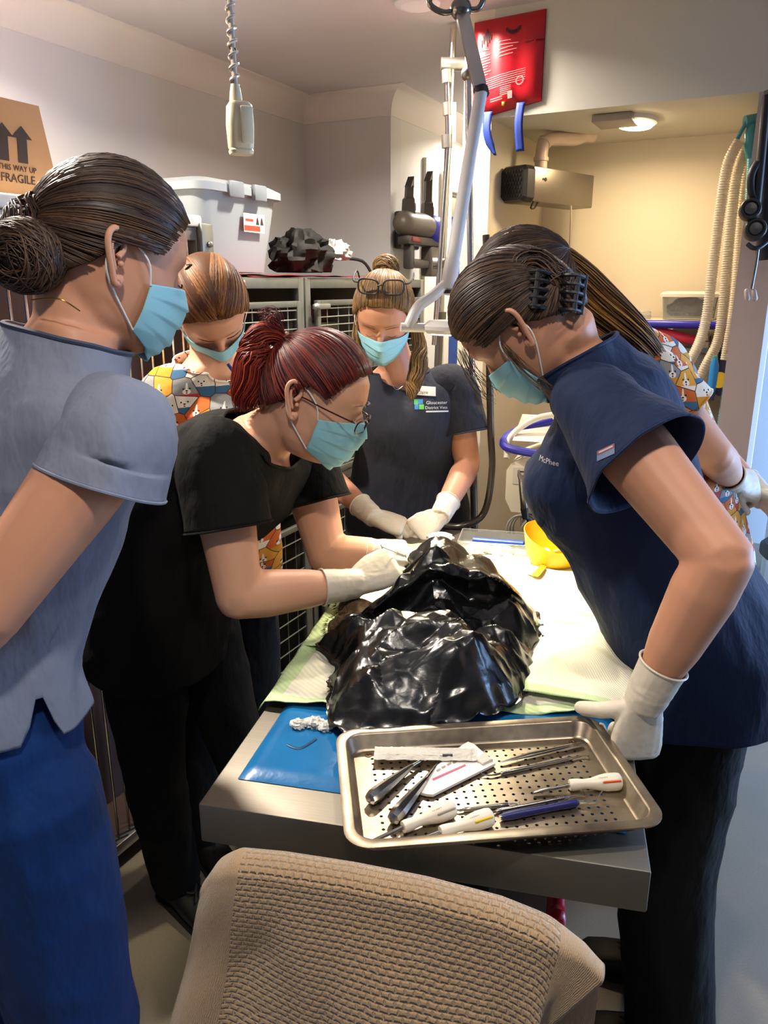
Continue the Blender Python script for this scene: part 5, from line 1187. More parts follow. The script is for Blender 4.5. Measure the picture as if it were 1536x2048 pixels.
def hand_frame(wr, fwd, dorsal): 
    f = Vector(fwd).normalized(); d = Vector(dorsal); d = (d - f * d.dot(f)).normalized(); r = f.cross(d)
    M = Matrix((r, f, d)).transposed().to_4x4(); M.translation = wr; return M
def catmull_rows(rows, n):
    rows = [np.array([float(x) for x in r]) for r in rows]; out = []; m = len(rows) - 1
    for i in range(n + 1):
        u = i / n * m; k = min(int(u), m - 1); t = u - k
        p0, p1, p2, p3 = rows[max(k - 1, 0)], rows[k], rows[k + 1], rows[min(k + 2, m)]
        out.append(0.5 * ((2 * p1) + (p2 - p0) * t + (2 * p0 - 5 * p1 + 4 * p2 - p3) * t * t + (3 * p1 - p0 - 3 * p2 + p3) * t ** 3))
    return out
def torso_rows(S, dims):
    """rows: centre xyz, right xyz, up xyz, w, front, back"""
    pel, nb, sR, sL = S['pel'], S['nb'], S['sh'][0], S['sh'][1]; shm = (sR + sL) / 2
    latS = (sR - sL); hs = latS.length / 2; latS = latS.normalized(); latH = Vector(S['hf']).cross(Vector((0, 0, 1))).normalized()
    bow = Vector(S.get('bow', (0, 0, 0))); upH = Vector((0, 0, 1)).lerp((shm - pel).normalized(), .35).normalized()
    lift = S.get('lift', 0.0) if S.get('_cloth') else 0.0
    C = {'hem': pel - upH * (S.get('hem', .12) if S.get('_cloth') else .12), 'hip': pel + upH * lift, 'waist': pel.lerp(shm, .42) + bow, 'chest': pel.lerp(shm, .72) + bow * .7, 'pit': pel.lerp(shm, .88) + bow * .25, 'sh': shm, 'top': shm.lerp(nb, .55), 'neck': nb + (nb - shm).normalized() * .012}
    lt = {'hem': 0, 'hip': 0, 'waist': .4, 'chest': .8, 'pit': 1, 'sh': 1, 'top': 1, 'neck': 1}
    names = list(C); rows = []
    for i, nme in enumerate(names):
        c = C[nme]; lat = latH.lerp(latS, lt[nme]).normalized(); a, b = C[names[max(i - 1, 0)]], C[names[min(i + 1, len(names) - 1)]]
        if nme in ('sh', 'top', 'neck'): a = C['pit'] if nme == 'sh' else C['sh']; b = C['neck']; up = ((b - a).normalized() + (shm - pel).normalized()).normalized()
        else: up = (b - a).normalized()
        w, df, db = dims[nme]
        if nme == 'sh': w = hs + w
        rows.append((*c, *lat, *up, w, df, db))
    return rows
BODY = {'hem': (.155, .10, .11), 'hip': (.165, .105, .118), 'waist': (.128, .092, .085), 'chest': (.140, .122, .092), 'pit': (.145, .108, .095), 'sh': (-.010, .068, .080), 'top': (.105, .052, .066), 'neck': (.056, .048, .056)}
CLOTH = {'hem': (.200, .140, .150), 'hip': (.198, .135, .148), 'waist': (.172, .128, .122), 'chest': (.166, .146, .116), 'pit': (.168, .128, .116), 'sh': (.010, .088, .102), 'top': (.126, .068, .085), 'neck': (.080, .066, .074)}
def ring_at(row, n, p=2.35, a0=0.0):
    c, lat, up = Vector(row[0:3]), Vector(row[3:6]).normalized(), Vector(row[6:9]); up = (up - lat * up.dot(lat)).normalized(); fw = up.cross(lat); w, df, db = row[9:12]; out = []
    for j in range(n):
        a = 2 * PI * j / n + a0; cs, sn = math.cos(a), math.sin(a)
        out.append(c + lat * w * math.copysign(abs(cs) ** (2 / p), cs) + fw * (df if sn > 0 else db) * math.copysign(abs(sn) ** (2 / p), sn))
    return out
def fold(v, nrm, seed, amp, sc=9.0, stretch=(1, 1, .5)):
    q = v * np.array(stretch); w = np.stack([vnoise(q, sc * .6, seed + 11), vnoise(q, sc * .6, seed + 12), vnoise(q, sc * .6, seed + 13)], 1) * .04
    h = .6 * (1 - 2 * np.abs(vnoise(q + w, sc, seed))) + .3 * (1 - 2 * np.abs(vnoise(q + w, sc * 2.1, seed + 1))) + .12 * vnoise(q, sc * 4, seed + 2)
    return v + nrm * (h * amp)[:, None]
def mesh_fold(me, seed, amp, sc=9.0, stretch=(1, 1, .5), mask=None):
    n = len(me.vertices); v = np.empty(n * 3); me.vertices.foreach_get('co', v); v = v.reshape(-1, 3)
    nr = np.empty(n * 3); me.vertices.foreach_get('normal', nr); nr = nr.reshape(-1, 3)
    a = amp if mask is None else amp * mask(v)
    q = fold(v, nr, seed, a if np.ndim(a) else np.full(n, a), sc, stretch); me.vertices.foreach_set('co', q.ravel()); me.update()
def solid(o, t=.0022, off=-1):
    md = o.modifiers.new('thick', 'SOLIDIFY'); md.thickness = t; md.offset = off; return o
def make_person(S):
    """S: a posed figure; returns the Empty with body, scrub_top, trousers, shoes, gloves and hair under it"""
    R = thing('person', S['label'], 'person', Vector((S['pel'].x, S['pel'].y, 0)))
    B = MB(); pel, nb = S['pel'], S['nb']
    bd = dict(BODY); bd.update(S.get('bdim', {}))
    B.rings([ring_at(r, 26) for r in catmull_rows(torso_rows(S, bd), 44)])
    shm = (S['sh'][0] + S['sh'][1]) / 2
    for i in (0, 1):
        s, e, w = S['sh'][i], S['el'][i], S['wr'][i]; ak = S.get('arm', 1.0)
        dz_ = Vector((0, 0, -.014)); limb(B, [nb.lerp(shm, .5) + dz_, nb.lerp(s, .55) + dz_, s + dz_], [.044, .036, .042])
        limb(B, [s, s.lerp(e, .35), s.lerp(e, .75), e], [.053 * ak, .050 * ak, .043 * ak, .039 * ak]); 
        limb(B, [e, e.lerp(w, .22), e.lerp(w, .6), e.lerp(w, .9), w], [.039 * ak, .041 * ak, .034 * ak, .025, .0185])
        HM = hand_frame(w, *S['hand'][i]); side = -1 if i == 0 else 1
        hand_parts(B, HM, side, S['curl'][i], S['thumb'][i], -.0022)
    H = S['head']; HM = frame(H[1], H[2], H[0]); M3 = HM.to_3x3()
    B.rings([[HM @ q for q in r] for r in head_rings()])
    limb(B, [HM @ Vector((0, -.030, -.030)), HM @ Vector((0, -.032, -.075)), nb.lerp(HM @ Vector((0, -.032, -.075)), .4), nb, nb.lerp(shm, .6)], [.052, .051, .052, .057, .06])
    B.tube([HM @ Vector(q) for q in ((0, .083, .014), (0, .094, -.006), (0, .105, -.026), (0, .1085, -.036), (0, .098, -.046))], [.0075, .0085, .0105, .0115, .010], 10, round_=True)
    for sx in (-1, 1): B.ball(HM @ Vector((sx * .0115, .096, -.040)), .0085, 10)
    B.tube([HM @ Vector(q) for q in ((-.022, .082, -.070), (-.01, .0925, -.067), (0, .094, -.068), (.01, .0925, -.067), (.022, .082, -.070))], [.003, .005, .0055, .005, .003], 8, round_=True)
    B.tube([HM @ Vector(q) for q in ((-.02, .082, -.075), (0, .092, -.078), (.02, .082, -.075))], [.003, .006, .003], 8, round_=True)
    for i in (0, 1):
        h, k, a = S['hip'][i], S['kn'][i], S['an'][i]; ft = Vector(S['foot'][i]).normalized()
        limb(B, [h, h.lerp(k, .45), k], [.088, .078, .056]); limb(B, [k, k.lerp(a, .3), a], [.054, .056, .038])
        limb(B, [a - Vector((0, 0, .02)) - ft * .02, a + ft * .07 - Vector((0, 0, .050)), a + ft * .12 - Vector((0, 0, .058))], [.027, .022, .017])
    me = remesh(B, S.get('voxel', .0045), 4, .45)
    E = MB()
    for sx in (-1, 1): ear_mb(E, HM, sx)
    em = E.mesh('e'); bm = bmesh.new(); bm.from_mesh(me); bm.from_mesh(em)
    bmesh.ops.recalc_face_normals(bm, faces=[f for f in bm.faces if f.index >= len(me.polygons)] or bm.faces[:]) ; bm.to_mesh(me); bm.free()
    body = link('body', me, S['skin'], R, angle=180)
    # ---- scrub top: open grid from hem to neckline, with sleeves
    cd = dict(CLOTH); cd.update(S.get('cdim', {}))
    rows = torso_rows(dict(S, _cloth=1), cd); NA, NLV = 96, 78; dense = catmull_rows(rows, 200)
    grid = []; vn = S.get('vneck', .0)
    rr = [ring_at(r, NA) for r in dense]
    hemf = S.get('hemcut', None)
    for i in range(NLV + 1):
        ring = []
        for j in range(NA):
            a = 2 * PI * j / NA; da = abs((a - PI / 2 + PI) % (2 * PI) - PI); w_ = S.get('vwidth', .62)
            u_top = 1.0 - (vn * max(0, 1 - da / w_) ** .8 if vn else 0) - S.get('neckcut', .055)
            u0 = 0.0
            for na, nw, nh in S.get('notch', []):
                dn = abs((a - na + PI) % (2 * PI) - PI); u0 = max(u0, nh * max(0, 1 - dn / nw))
            u = lerp(u0, u_top, i / NLV) * 200; k = min(int(u), 199); ring.append(rr[k][j].lerp(rr[k + 1][j], u - k))
        grid.append(ring)
    T = MB(); T.rings(grid, cap=False)
    slv = S.get('sleeve', .58); sr = S.get('slr', .078)
    for i in (0, 1):
        s, e = S['sh'][i], S['el'][i]; st = s + (shm - s).normalized() * .035; tip = S['stip'][i] if S.get('stip') and S['stip'][i] is not None else s.lerp(e, slv); L = (tip - st).length
        path = bez([nb.lerp(s, .22) + Vector((0, 0, -.045)), nb.lerp(s, .62) + Vector((0, 0, -.024)), s + Vector((0, 0, -.001)), s.lerp(tip, .5) + Vector((0, 0, -.002)), tip], 24)
        rd = [float(np.interp(q / (len(path) - 1), [0, .25, .5, .75, 1], [.036, .056, .066, lerp(.067, sr, .5), sr])) for q in range(len(path))]
        T.tube(path, rd, 48, cap=False)
    me = T.mesh('scrub_top'); bm = bmesh.new(); bm.from_mesh(me); bmesh.ops.recalc_face_normals(bm, faces=bm.faces[:])
    for c_, n_, rr0 in S.get('wedges', []): 
        pass
    bm.to_mesh(me); bm.free(); me.update()
    if S.get('slit'): S['slit'](me)
    mesh_fold(me, S.get('seed', 1), S.get('foldamp', .008) * 1.35, S.get('foldsc', 8.0), S.get('foldst', (1, 1, .55)))
    me.materials.append(S['top']); me.polygons.foreach_set('use_smooth', [True] * len(me.polygons))
    o = bpy.data.objects.new('scrub_top', me); COL.objects.link(o); o.parent = R; o.matrix_parent_inverse = R.matrix_basis.inverted(); solid(o, .0025)
    R_top = o
    vs = me.vertices; MB().tube([vs[NLV * NA + j].co.copy() for j in range(NA)], .0034, 6, close=True).build('neck_binding', S.get('bind', S['top']), R)
    base = (NLV + 1) * NA; nring = 25
    for i in (0, 1):
        k0 = base + i * (len(vs) - base) // 2 + ((len(vs) - base) // 2 - 48); pts = [vs[k0 + j].co.copy() for j in range(48)]
        MB().tube(pts, .0022, 6, close=True).build('sleeve_hem', S['top'], R)
    # ---- trousers
    P_ = MB(); tk = S.get('trk', 1.0); upH = Vector((0, 0, 1)); hips = S['hip']; hm = (hips[0] + hips[1]) / 2
    latH = Vector(S['hf']).cross(upH).normalized()
    rg = [(*(pel + upH * z), *latH, 0, 0, 1, w * tk, f_ * tk, b_ * tk) for z, w, f_, b_ in ((.10, .155, .105, .105), (.02, .176, .115, .13), (-.06, .178, .115, .128), (-.12, .165, .105, .115))]
    P_.rings([ring_at(np.array(r, float), 26) for r in rg])
    for i in (0, 1):
        h, k, a = S['hip'][i], S['kn'][i], S['an'][i]; r0 = S.get('legr', (.100, .092, .080, .078, .072))
        limb(P_, [h + Vector((0, 0, .02)), h.lerp(k, .4), k, k.lerp(a, .5), a + Vector((0, 0, -.005))], list(r0), 20)
    me = remesh(P_, .008, 3); 
    bm = bmesh.new(); bm.from_mesh(me)
    for i in (0, 1):
        a = S['an'][i]; bmesh.ops.bisect_plane(bm, geom=[g for g in bm.verts[:] + bm.edges[:] + bm.faces[:]], plane_co=(0, 0, .045), plane_no=(0, 0, -1), clear_outer=True); break
    bm.to_mesh(me); bm.free(); me.update()
    mesh_fold(me, S.get('seed', 1) + 40, S.get('legfold', .007), 9, (1, 1, .6)); solid(link('trousers', me, S['pants'], R, angle=180), .003)
    # ---- shoes
    for i in (0, 1):
        a = S['an'][i]; ft = Vector((S['foot'][i][0], S['foot'][i][1], 0)).normalized(); sd = ft.cross(upH); g0 = Vector((a.x, a.y, 0))
        def sec(y, w, h0, h): return [g0 + ft * y + sd * (w * math.copysign(abs(math.cos(q)) ** .7, math.cos(q))) + upH * (h0 + (h - h0) * (.5 + .5 * math.copysign(abs(math.sin(q)) ** .6, math.sin(q)))) for q in [2 * PI * j / 20 for j in range(20)]]
        sh = MB().rings([sec(y, w, .012, h) for y, w, h in ((-.07, .018, .05), (-.062, .034, .075), (-.03, .038, .092), (.02, .038, .088), (.07, .042, .066), (.13, .045, .052), (.17, .040, .044), (.19, .024, .034))]).build('shoe', S.get('shoe', mat('shoe_black', '#15120f', .45, var=.1)), R, angle=60)
        MB().rings([[g0 + ft * y + sd * (w * math.cos(q)) + upH * (.0015 + .012 * (math.sin(q) > 0)) for q in [2 * PI * j / 12 + .1 for j in range(12)]] for y, w in ((-.074, .022), (-.05, .040), (.0, .042), (.07, .046), (.13, .049), (.175, .042), (.195, .02))]).build('sole', mat('sole_dark', '#241d17', .7), sh, angle=30)
        MB().tube(bez([g0 + ft * .05 + sd * .02 + upH * .082, g0 + ft * .075 + upH * .075, g0 + ft * .06 - sd * .02 + upH * .082, g0 + ft * .1 + sd * .012 + upH * .068], 14), .0025, 6).build('laces', mat('lace_dark', '#2b2723', .7), sh)
    # ---- gloves
    for i in (0, 1):
        if not S.get('gloves', (1, 1))[i]: continue
        G = MB(); HMi = hand_frame(S['wr'][i], *S['hand'][i]); side = -1 if i == 0 else 1
        hand_parts(G, HMi, side, S['curl'][i], S['thumb'][i], .0018)
        ed = (S['el'][i] - S['wr'][i]).normalized(); w = S['wr'][i]
        G.tube([w - ed * .012, w, w + ed * .03, w + ed * .058, w + ed * .085], [.0285, .030, .0325, .0345, .037], 20)
        me = remesh(G, .0026, 3); bm = bmesh.new(); bm.from_mesh(me)
        bmesh.ops.bisect_plane(bm, geom=bm.verts[:] + bm.edges[:] + bm.faces[:], plane_co=w + ed * .064, plane_no=ed, clear_outer=True); bm.to_mesh(me); bm.free(); me.update()
        wn = np.array(w); mesh_fold(me, 7 + i, .0022, 30, (1, 1, 1), lambda v: .25 + .9 * np.exp(-(np.linalg.norm(v - wn, axis=1) / .045) ** 2))
        g = solid(link('glove', me, M_GLOVE, R, angle=180), .0014)
        # rolled cuff edge
        c_ = w + ed * .064; ex = ed.orthogonal().normalized(); ey = ed.cross(ex)
        MB().tube([c_ + (ex * math.cos(q) + ey * math.sin(q)) * .0356 for q in [2 * PI * j / 36 for j in range(36)]], .0019, 6, close=True).build('cuff_roll', M_GLOVE, g)
    return R, HM, R_top
M_GLOVE = NT('latex_glove'); v = M_GLOVE.coord(); f = M_GLOVE.noise(v, 60, 3)
M_GLOVE.set(Base__Color=M_GLOVE.mix(f, lin('#d2c7b2'), lin('#dfd6c4')), Roughness=.5); M_GLOVE.bump(M_GLOVE.noise(v, 130, 3), .25, .0015); M_GLOVE = M_GLOVE.m
m_mask = NT('mask_blue'); v = m_mask.coord(); f = m_mask.noise(v, 900, 2); m_mask.set(Base__Color=m_mask.mix(f, lin('#86c6d6'), lin('#9ed6e2')), Roughness=.7); m_mask.bump(f, .2, .0006); m_mask = m_mask.m
m_loop = mat('mask_loop', '#e3e1dc', .6)
def face_mask(R, HM, drop=0.0, sides=(1, 1), loose=0.0):
    NU, NV = 60, 44
    def fn(x, y):
        a = lerp(math.radians(18), math.radians(162), x); c = abs(2 * x - 1)
        zt = -.008 - drop - .018 * c ** 1.5; zb = -.121 + .030 * c ** 1.6; z = lerp(zt, zb, y)
        q = head_pt(a, max(z, -.112), .006 + loose)
        g = math.exp(-(q.x / .026) ** 2); prof = np.interp(z, [-.125, -.11, -.085, -.06, -.038, -.02, -.005], [.004, .008, .010, .013, .021, .017, .010])
        q.y += g * prof; g2 = math.exp(-(q.x / .05) ** 2) * math.sin(PI * y); q.y += .006 * g2
        pl = (y * 4) % 1.0; q.y += .0048 * (pl - .5) * (1 - c ** 3) * (1 if .1 < y < .92 else 0)
        nn = vnoise(np.array([[x * 9, y * 7, HM[0][3] * 10]]))[0]; q.y += .0018 * nn * (1 - c)
        if z < -.112: q.z = z
        q.x *= 1 + .02 * math.sin(PI * y)
        return HM @ q
    o = MB().grid(fn, NU, NV).build('face_mask', m_mask, R, angle=180, fix=False); solid(o, .0014, 1)
    for sx, on in ((1, sides[0]), (-1, sides[1])):
        if not on: continue
        a = math.radians(18 if sx > 0 else 162)
        pt, pb = fn(0 if sx > 0 else 1, .03), fn(0 if sx > 0 else 1, .97)
        et = HM @ Vector((sx * .080, -.016, .018)); eb = HM @ Vector((sx * .079, -.020, -.040)); em = HM @ Vector((sx * .083, -.030, -.010))
        MB().tube(bez([pt, HM @ Vector((sx * .082, .020, .0)), et, em, eb, pb], 30), .0014, 6).build('ear_loop', m_loop, o)
    return o
# ------------------------------------------------------------------ hair
def hsurf(az, el, lift=0.0):
    d = Vector((math.cos(el) * math.cos(az), math.cos(el) * math.sin(az), math.sin(el)))
    rx, ry, rz = .0775, (.0965 if d.y > 0 else .1005), (.102 if d.z > 0 else .115)
    k = 1 / math.sqrt((d.x / rx) ** 2 + (d.y / ry) ** 2 + (d.z / rz) ** 2); return Vector((0, -.002, .012)) + d * (k + lift)
HLA = np.radians([-90, -60, -30, -12, 0, 12, 25, 40, 60, 90]); HLE = np.radians([-46, -42, -26, -8, 8, 6, 0, 22, 36, 40])
def hairline(az, add=0.0):
    a = (az + PI) % (2 * PI) - PI
    if a > PI / 2: a = PI - a
    if a < -PI / 2: a = -PI - a
    return float(np.interp(a, HLA, HLE)) + add
def hair_cap(R, HM, mats, thick=.010, gather=(-PI / 2, .4), n=230, seed=1, lockr=.0030, wav=.0015, part=None, lowadd=0.0, name='hair', lock_end=1.0, crown=(0, 0)):
    mb = MB(); NA, NS = 72, 26; rings = []
    for i in range(NS + 1):
        s = i / NS; ring = []
        for j in range(NA):
            az = 2 * PI * j / NA; el = lerp(PI / 2 - .001, hairline(az, lowadd), s); ring.append(HM @ hsurf(az, el, .002 + thick * (1 - s ** 7)))
        rings.append(ring)
    mb.rings(rings, cap=False, mi=0); mb.f.append(tuple(range(NA))); mb.m.append(0)
    rs = random.Random(seed)
    gd = Vector((math.cos(gather[1]) * math.cos(gather[0]), math.cos(gather[1]) * math.sin(gather[0]), math.sin(gather[1])))
    for k in range(n):
        az = rs.uniform(-PI, PI); e0 = hairline(az, lowadd); el = e0 + .03 if k % 3 else lerp(e0, 1.3, rs.random() ** 1.5)
        if part is not None and k % 3 == 0: az = PI / 2 + rs.choice((-1, 1)) * rs.uniform(.03, .1); el = rs.uniform(.75, 1.5)
        d0 = Vector((math.cos(el) * math.cos(az), math.cos(el) * math.sin(az), math.sin(el)))
        if part is not None: gd_k = Vector((gd.x + (.55 if d0.x > 0 else -.55) * part, gd.y, gd.z)).normalized()
        else: gd_k = gd
        if d0.dot(gd_k) < -.97: continue
        om = math.acos(max(-1, min(1, d0.dot(gd_k)))); pts = []; rd = []
        if om < .08: continue
        ph = rs.uniform(0, 6); jit = rs.uniform(-.6, .6)
        for i in range(12):
            t = i / 11 * lock_end; d = (d0 * math.sin((1 - t) * om) + gd_k * math.sin(t * om)) / math.sin(om)
            a2, e2 = math.atan2(d.y, d.x), math.asin(max(-1, min(1, d.z)))
            pts.append(HM @ hsurf(a2 + wav * 8 * math.sin(ph + t * 7), e2 + wav * 5 * math.cos(ph + t * 5), thick + .0008 + .0032 * jit * math.sin(PI * t)))
            rd.append(lockr * (.35 + .65 * math.sin(PI * min(1, .12 + t * .88)) ** .5) * rs.uniform(.85, 1.15))
        mb.tube(pts, rd, 4, mi=rs.choice((0, 1, 1, 2)), flat=.8)
    o = mb.build(name, mats, R, angle=180, fix=True); return o
def bundle(mb, path, spread, n, r, seed, nmat=3, wav=.004, n_pts=22, freq=5.0):
    rs = random.Random(seed); pp = bez(path, n_pts); m = len(pp)
    for k in range(n):
        a, q = rs.uniform(0, 2 * PI), rs.random() ** .5; ph = rs.uniform(0, 6); pts = []; rd = []; ln = rs.uniform(.82, 1.0)
        for i in range(m):
            t = i / (m - 1) * ln; idx = t * (m - 1); j = min(int(idx), m - 2); c = pp[j].lerp(pp[j + 1], idx - j)
            tg = (pp[min(j + 1, m - 1)] - pp[max(j - 1, 0)]).normalized(); ex = tg.cross(Vector((.3, .2, 1))).normalized(); ey = tg.cross(ex)
            s = float(np.interp(t, np.linspace(0, 1, len(spread)), spread))
            pts.append(c + (ex * math.cos(a) + ey * math.sin(a)) * s * q + (ex * math.sin(ph + t * freq) + ey * math.cos(ph + t * freq * .8)) * wav * t)
            rd.append(r * (1 - .75 * max(0, (t / ln - .7) / .3)) * (.5 + .5 * min(1, t * 8)))
        mb.tube(pts, rd, 4, mi=rs.randrange(nmat), flat=.8)
    return mb
def bun(mb, c, r, n, lr, seed, M=None, nmat=3):
    rs = random.Random(seed); mb.ball(c, tuple(x * .86 for x in r), 20, M, 0)
    for k in range(n):
        ax1 = Vector((rs.gauss(.2, .38), rs.gauss(1, .38), rs.gauss(.1, .38))).normalized(); e1 = ax1.orthogonal().normalized(); e2 = ax1.cross(e1); o = rs.uniform(-.75, .75); s0 = rs.uniform(0, 6); ln = rs.uniform(1.8, 4.6); sc = rs.uniform(.9, 1.08); rr = math.sqrt(1 - o * o)
        pts = []
        for i in range(16):
            t = s0 + ln * i / 15; d = ax1 * o + (e1 * math.cos(t) + e2 * math.sin(t)) * rr; q = Vector((d.x * r[0], d.y * r[1], d.z * r[2])) * sc; pts.append(Vector(c) + (M @ q if M is not None else q))
        mb.tube(pts, [lr * (.4 + .6 * math.sin(PI * (.08 + .84 * i / 15))) for i in range(16)], 6, mi=rs.randrange(nmat), flat=.7)
    return mb
def project(me_or_obj, src, outward, push=.0012):      # lay a flat mesh onto a garment along a direction
    ob = src; dg = bpy.context.evaluated_depsgraph_get(); tree = BVHTree.FromObject(ob, dg)
    iw = ob.matrix_world.inverted() if False else Matrix.Identity(4)
    for v in me_or_obj.vertices:
        hit = tree.ray_cast(v.co + Vector(outward) * .15, -Vector(outward).normalized())
        if hit[0] is not None: v.co = hit[0] + Vector(outward).normalized() * push
    me_or_obj.update()
FIST = [(62, 80, 45)] * 4; RELAX = [(18, 26, 18), (22, 30, 20), (28, 34, 22), (32, 36, 24)]; GRIP = [(35, 45, 25), (42, 50, 30), (50, 55, 32), (55, 58, 35)]
TH_OUT = ((.75, .6, -.25), (.45, .85, -.25), (.25, .95, -.25)); TH_FIST = ((.35, .75, -.55), (-.25, .75, -.6), (-.7, .5, -.5)); TH_IN = ((.55, .75, -.35), (.2, .95, -.3), (.05, .95, -.3))
# ------------------------------------------------------------------ the six people
def dog_print(name):
    n = NT(name); v = n.coord(); s = n.n.new('ShaderNodeSeparateXYZ'); n.link(v, s.inputs[0]); c = n.n.new('ShaderNodeCombineXYZ')
    n.link(s.outputs[0], c.inputs[0]); n.link(s.outputs[2], c.inputs[1])
    sc = n.node('ShaderNodeVectorMath', _operation='SCALE', Scale=25.0); n.link(c.outputs[0], sc.inputs[0])
    vo = n.node('ShaderNodeTexVoronoi', _voronoi_dimensions='2D', Scale=1.0, Randomness=.9); n.link(sc.outputs[0], vo.inputs['Vector'])
    ve = n.node('ShaderNodeTexVoronoi', _voronoi_dimensions='2D', _feature='DISTANCE_TO_EDGE', Scale=1.0, Randomness=.9); n.link(sc.outputs[0], ve.inputs['Vector'])
    lo = n.node('ShaderNodeVectorMath', _operation='SUBTRACT'); n.link(sc.outputs[0], lo.inputs[0]); n.link(vo.outputs['Position'], lo.inputs[1])
    ls = n.n.new('ShaderNodeSeparateXYZ'); n.link(lo.outputs[0], ls.inputs[0]); X, Y = ls.outputs[0], ls.outputs[1]
    rc = n.n.new('ShaderNodeSeparateColor'); n.link(vo.outputs['Color'], rc.inputs[0])
    base = n.ramp(rc.outputs[0], [(0, lin('#c4622c')), (.24, lin('#d99a3a')), (.42, lin('#e6dccb')), (.62, lin('#8b8a88')), (.78, lin('#cf7a3c')), (.9, lin('#e2d6c2'))])
    base.node.color_ramp.interpolation = 'CONSTANT'
    ban = n.ramp(rc.outputs[1], [(0, lin('#b23a34')), (.35, lin('#e4dac6')), (.6, lin('#3f6685')), (.8, lin('#c98f2e'))]); ban.node.color_ramp.interpolation = 'CONSTANT'
    def disc(x, y, rx, ry):
        a = n.math('DIVIDE', n.math('SUBTRACT', X, x), rx); b = n.math('DIVIDE', n.math('SUBTRACT', Y, y), ry)
        return n.math('LESS_THAN', n.math('ADD', n.math('MULTIPLY', a, a), n.math('MULTIPLY', b, b)), 1.0)
    col = n.mix(n.math('LESS_THAN', Y, -.27), base, ban)
    col = n.mix(disc(0, -.13, .19, .15), col, lin('#e9dfcf')); col = n.mix(disc(0, .14, .055, .22), col, lin('#e9dfcf'))
    for x in (-.15, .15): col = n.mix(disc(x, .03, .042, .05), col, lin('#221a16'))
    col = n.mix(disc(0, -.08, .06, .042), col, lin('#221a16')); col = n.mix(disc(0, -.2, .045, .05), col, lin('#a8453c'))
    ol = n.math('LESS_THAN', ve.outputs['Distance'], .022); col = n.mix(ol, col, lin('#4a3428'))
    n.set(Base__Color=col, Roughness=.8, Specular__IOR__Level=.2); n.bump(n.noise(v, 26, 3), .3, .012); return n.m
T_PALE = cloth_mat('scrub_pale_blue', '#757c8e', '#838a9c'); T_ROYAL = cloth_mat('trouser_royal', '#052a60', '#083672', .7); T_BLACK = cloth_mat('scrub_black', '#0c0b0a', '#13110f', .85, sheen=0); T_BLACK2 = cloth_mat('trouser_black', '#060606', '#0b0a0a', .85, sheen=0)
T_CHAR = cloth_mat('scrub_charcoal', '#252731', '#2d2f3a'); T_NAVY = cloth_mat('scrub_navy', '#101e3d', '#162748'); T_DARK = cloth_mat('trouser_dark', '#0a0c14', '#10131d'); T_DOG = dog_print('scrub_dog_print')
H_DARK = hair_mats('hair_dark_brown', ('#2a1b12', '#3d2a1c', '#5a402b')); H_RED = hair_mats('hair_auburn', ('#3a100f', '#5c1a17', '#8a3322')); H_REDP = hair_mats('hair_red_tail', ('#5a1512', '#8c2a1c', '#a8401f')); H_GING = hair_mats('hair_ginger', ('#55331a', '#7d4f29', '#a26d38')); H_BLON = hair_mats('hair_dark_blonde', ('#5e4428', '#806038', '#a3804e')); H_BROWN = hair_mats('hair_mid_brown', ('#281b12', '#3a281b', '#5a4028')); H_LONG = hair_mats('hair_long_brown', ('#4a2e16', '#7a5428', '#b0813f'))
m_blk = mat('black_plastic', '#17171a')
V3 = Vector
def offs(p, d, k): return Vector(p) + Vector(d).normalized() * k

# ---- person in pale blue scrubs, near left
sR, sL = P(238, 858, .95), V3((-.60, 1.20, 1.455))
R1, HM1, top1 = make_person(dict(label='person in pale blue scrub top and royal blue trousers at far left', seed=3, skin=SK1, top=T_PALE, pants=T_ROYAL,
    pel=V3((-.585, 1.0, .985)), hf=(.72, .69, 0), nb=P(150, 672, 1.06), bow=(.0, -.0, 0), sh=(sR, sL), el=(P(-35, 1232, .84), V3((-.86, 1.12, 1.2))), wr=(V3((-.72, .80, 1.04)), V3((-.74, .88, 1.03))),
    hand=(((-.4, .6, -.3), (-.2, -.4, .9)), ((.5, -.4, -.4), (-.3, .2, .9))), curl=(RELAX, RELAX), thumb=(TH_IN, TH_IN), gloves=(0, 0), head=(P(225, 512, 1.10), (.70, .52, -.34), (0, 0, 1)),
    hip=(V3((-.505, .93, .90)), V3((-.645, 1.06, .90))), kn=(V3((-.49, .95, .49)), V3((-.66, 1.08, .49))), an=(V3((-.50, .93, .085)), V3((-.69, 1.07, .085))), foot=((.72, .6, 0), (.7, .7, 0)),
    hem=-.045, lift=.13, sleeve=.60, slr=.076, stip=(P(206, 968, .935), None), notch=[(0.1, .16, .13)], bind=mat('binding_slate', '#3a4358', .7), foldamp=.008, foldsc=8, arm=1.1, legr=(.100, .100, .092, .09, .085), cdim={'hem': (.180, .122, .14), 'hip': (.168, .108, .13), 'waist': (.145, .088, .115), 'chest': (.15, .112, .116)}, bdim={'waist': (.12, .075, .085), 'chest': (.13, .095, .092)}))
face_mask(R1, HM1)
hair_cap(R1, HM1, H_DARK, .011, (-PI / 2, -.12), 900, 4, .0017)
mb = MB(); bc = P(52, 512, 1.005); bun(mb, bc, (.046, .040, .043), 700, .0013, 9)
g0 = HM1 @ hsurf(-PI / 2, -.12, .0); bundle(mb, [g0.lerp(HM1 @ V3((0, -.06, 0)), .3), g0, g0.lerp(bc, .6), bc], [.042, .038, .036, .03], 210, 0.0016, 3, wav=.003); mb.build('hair_bun', H_DARK, R1, angle=180)
m_gold = mat('gold', '#c9a24a', .25, 1.0)
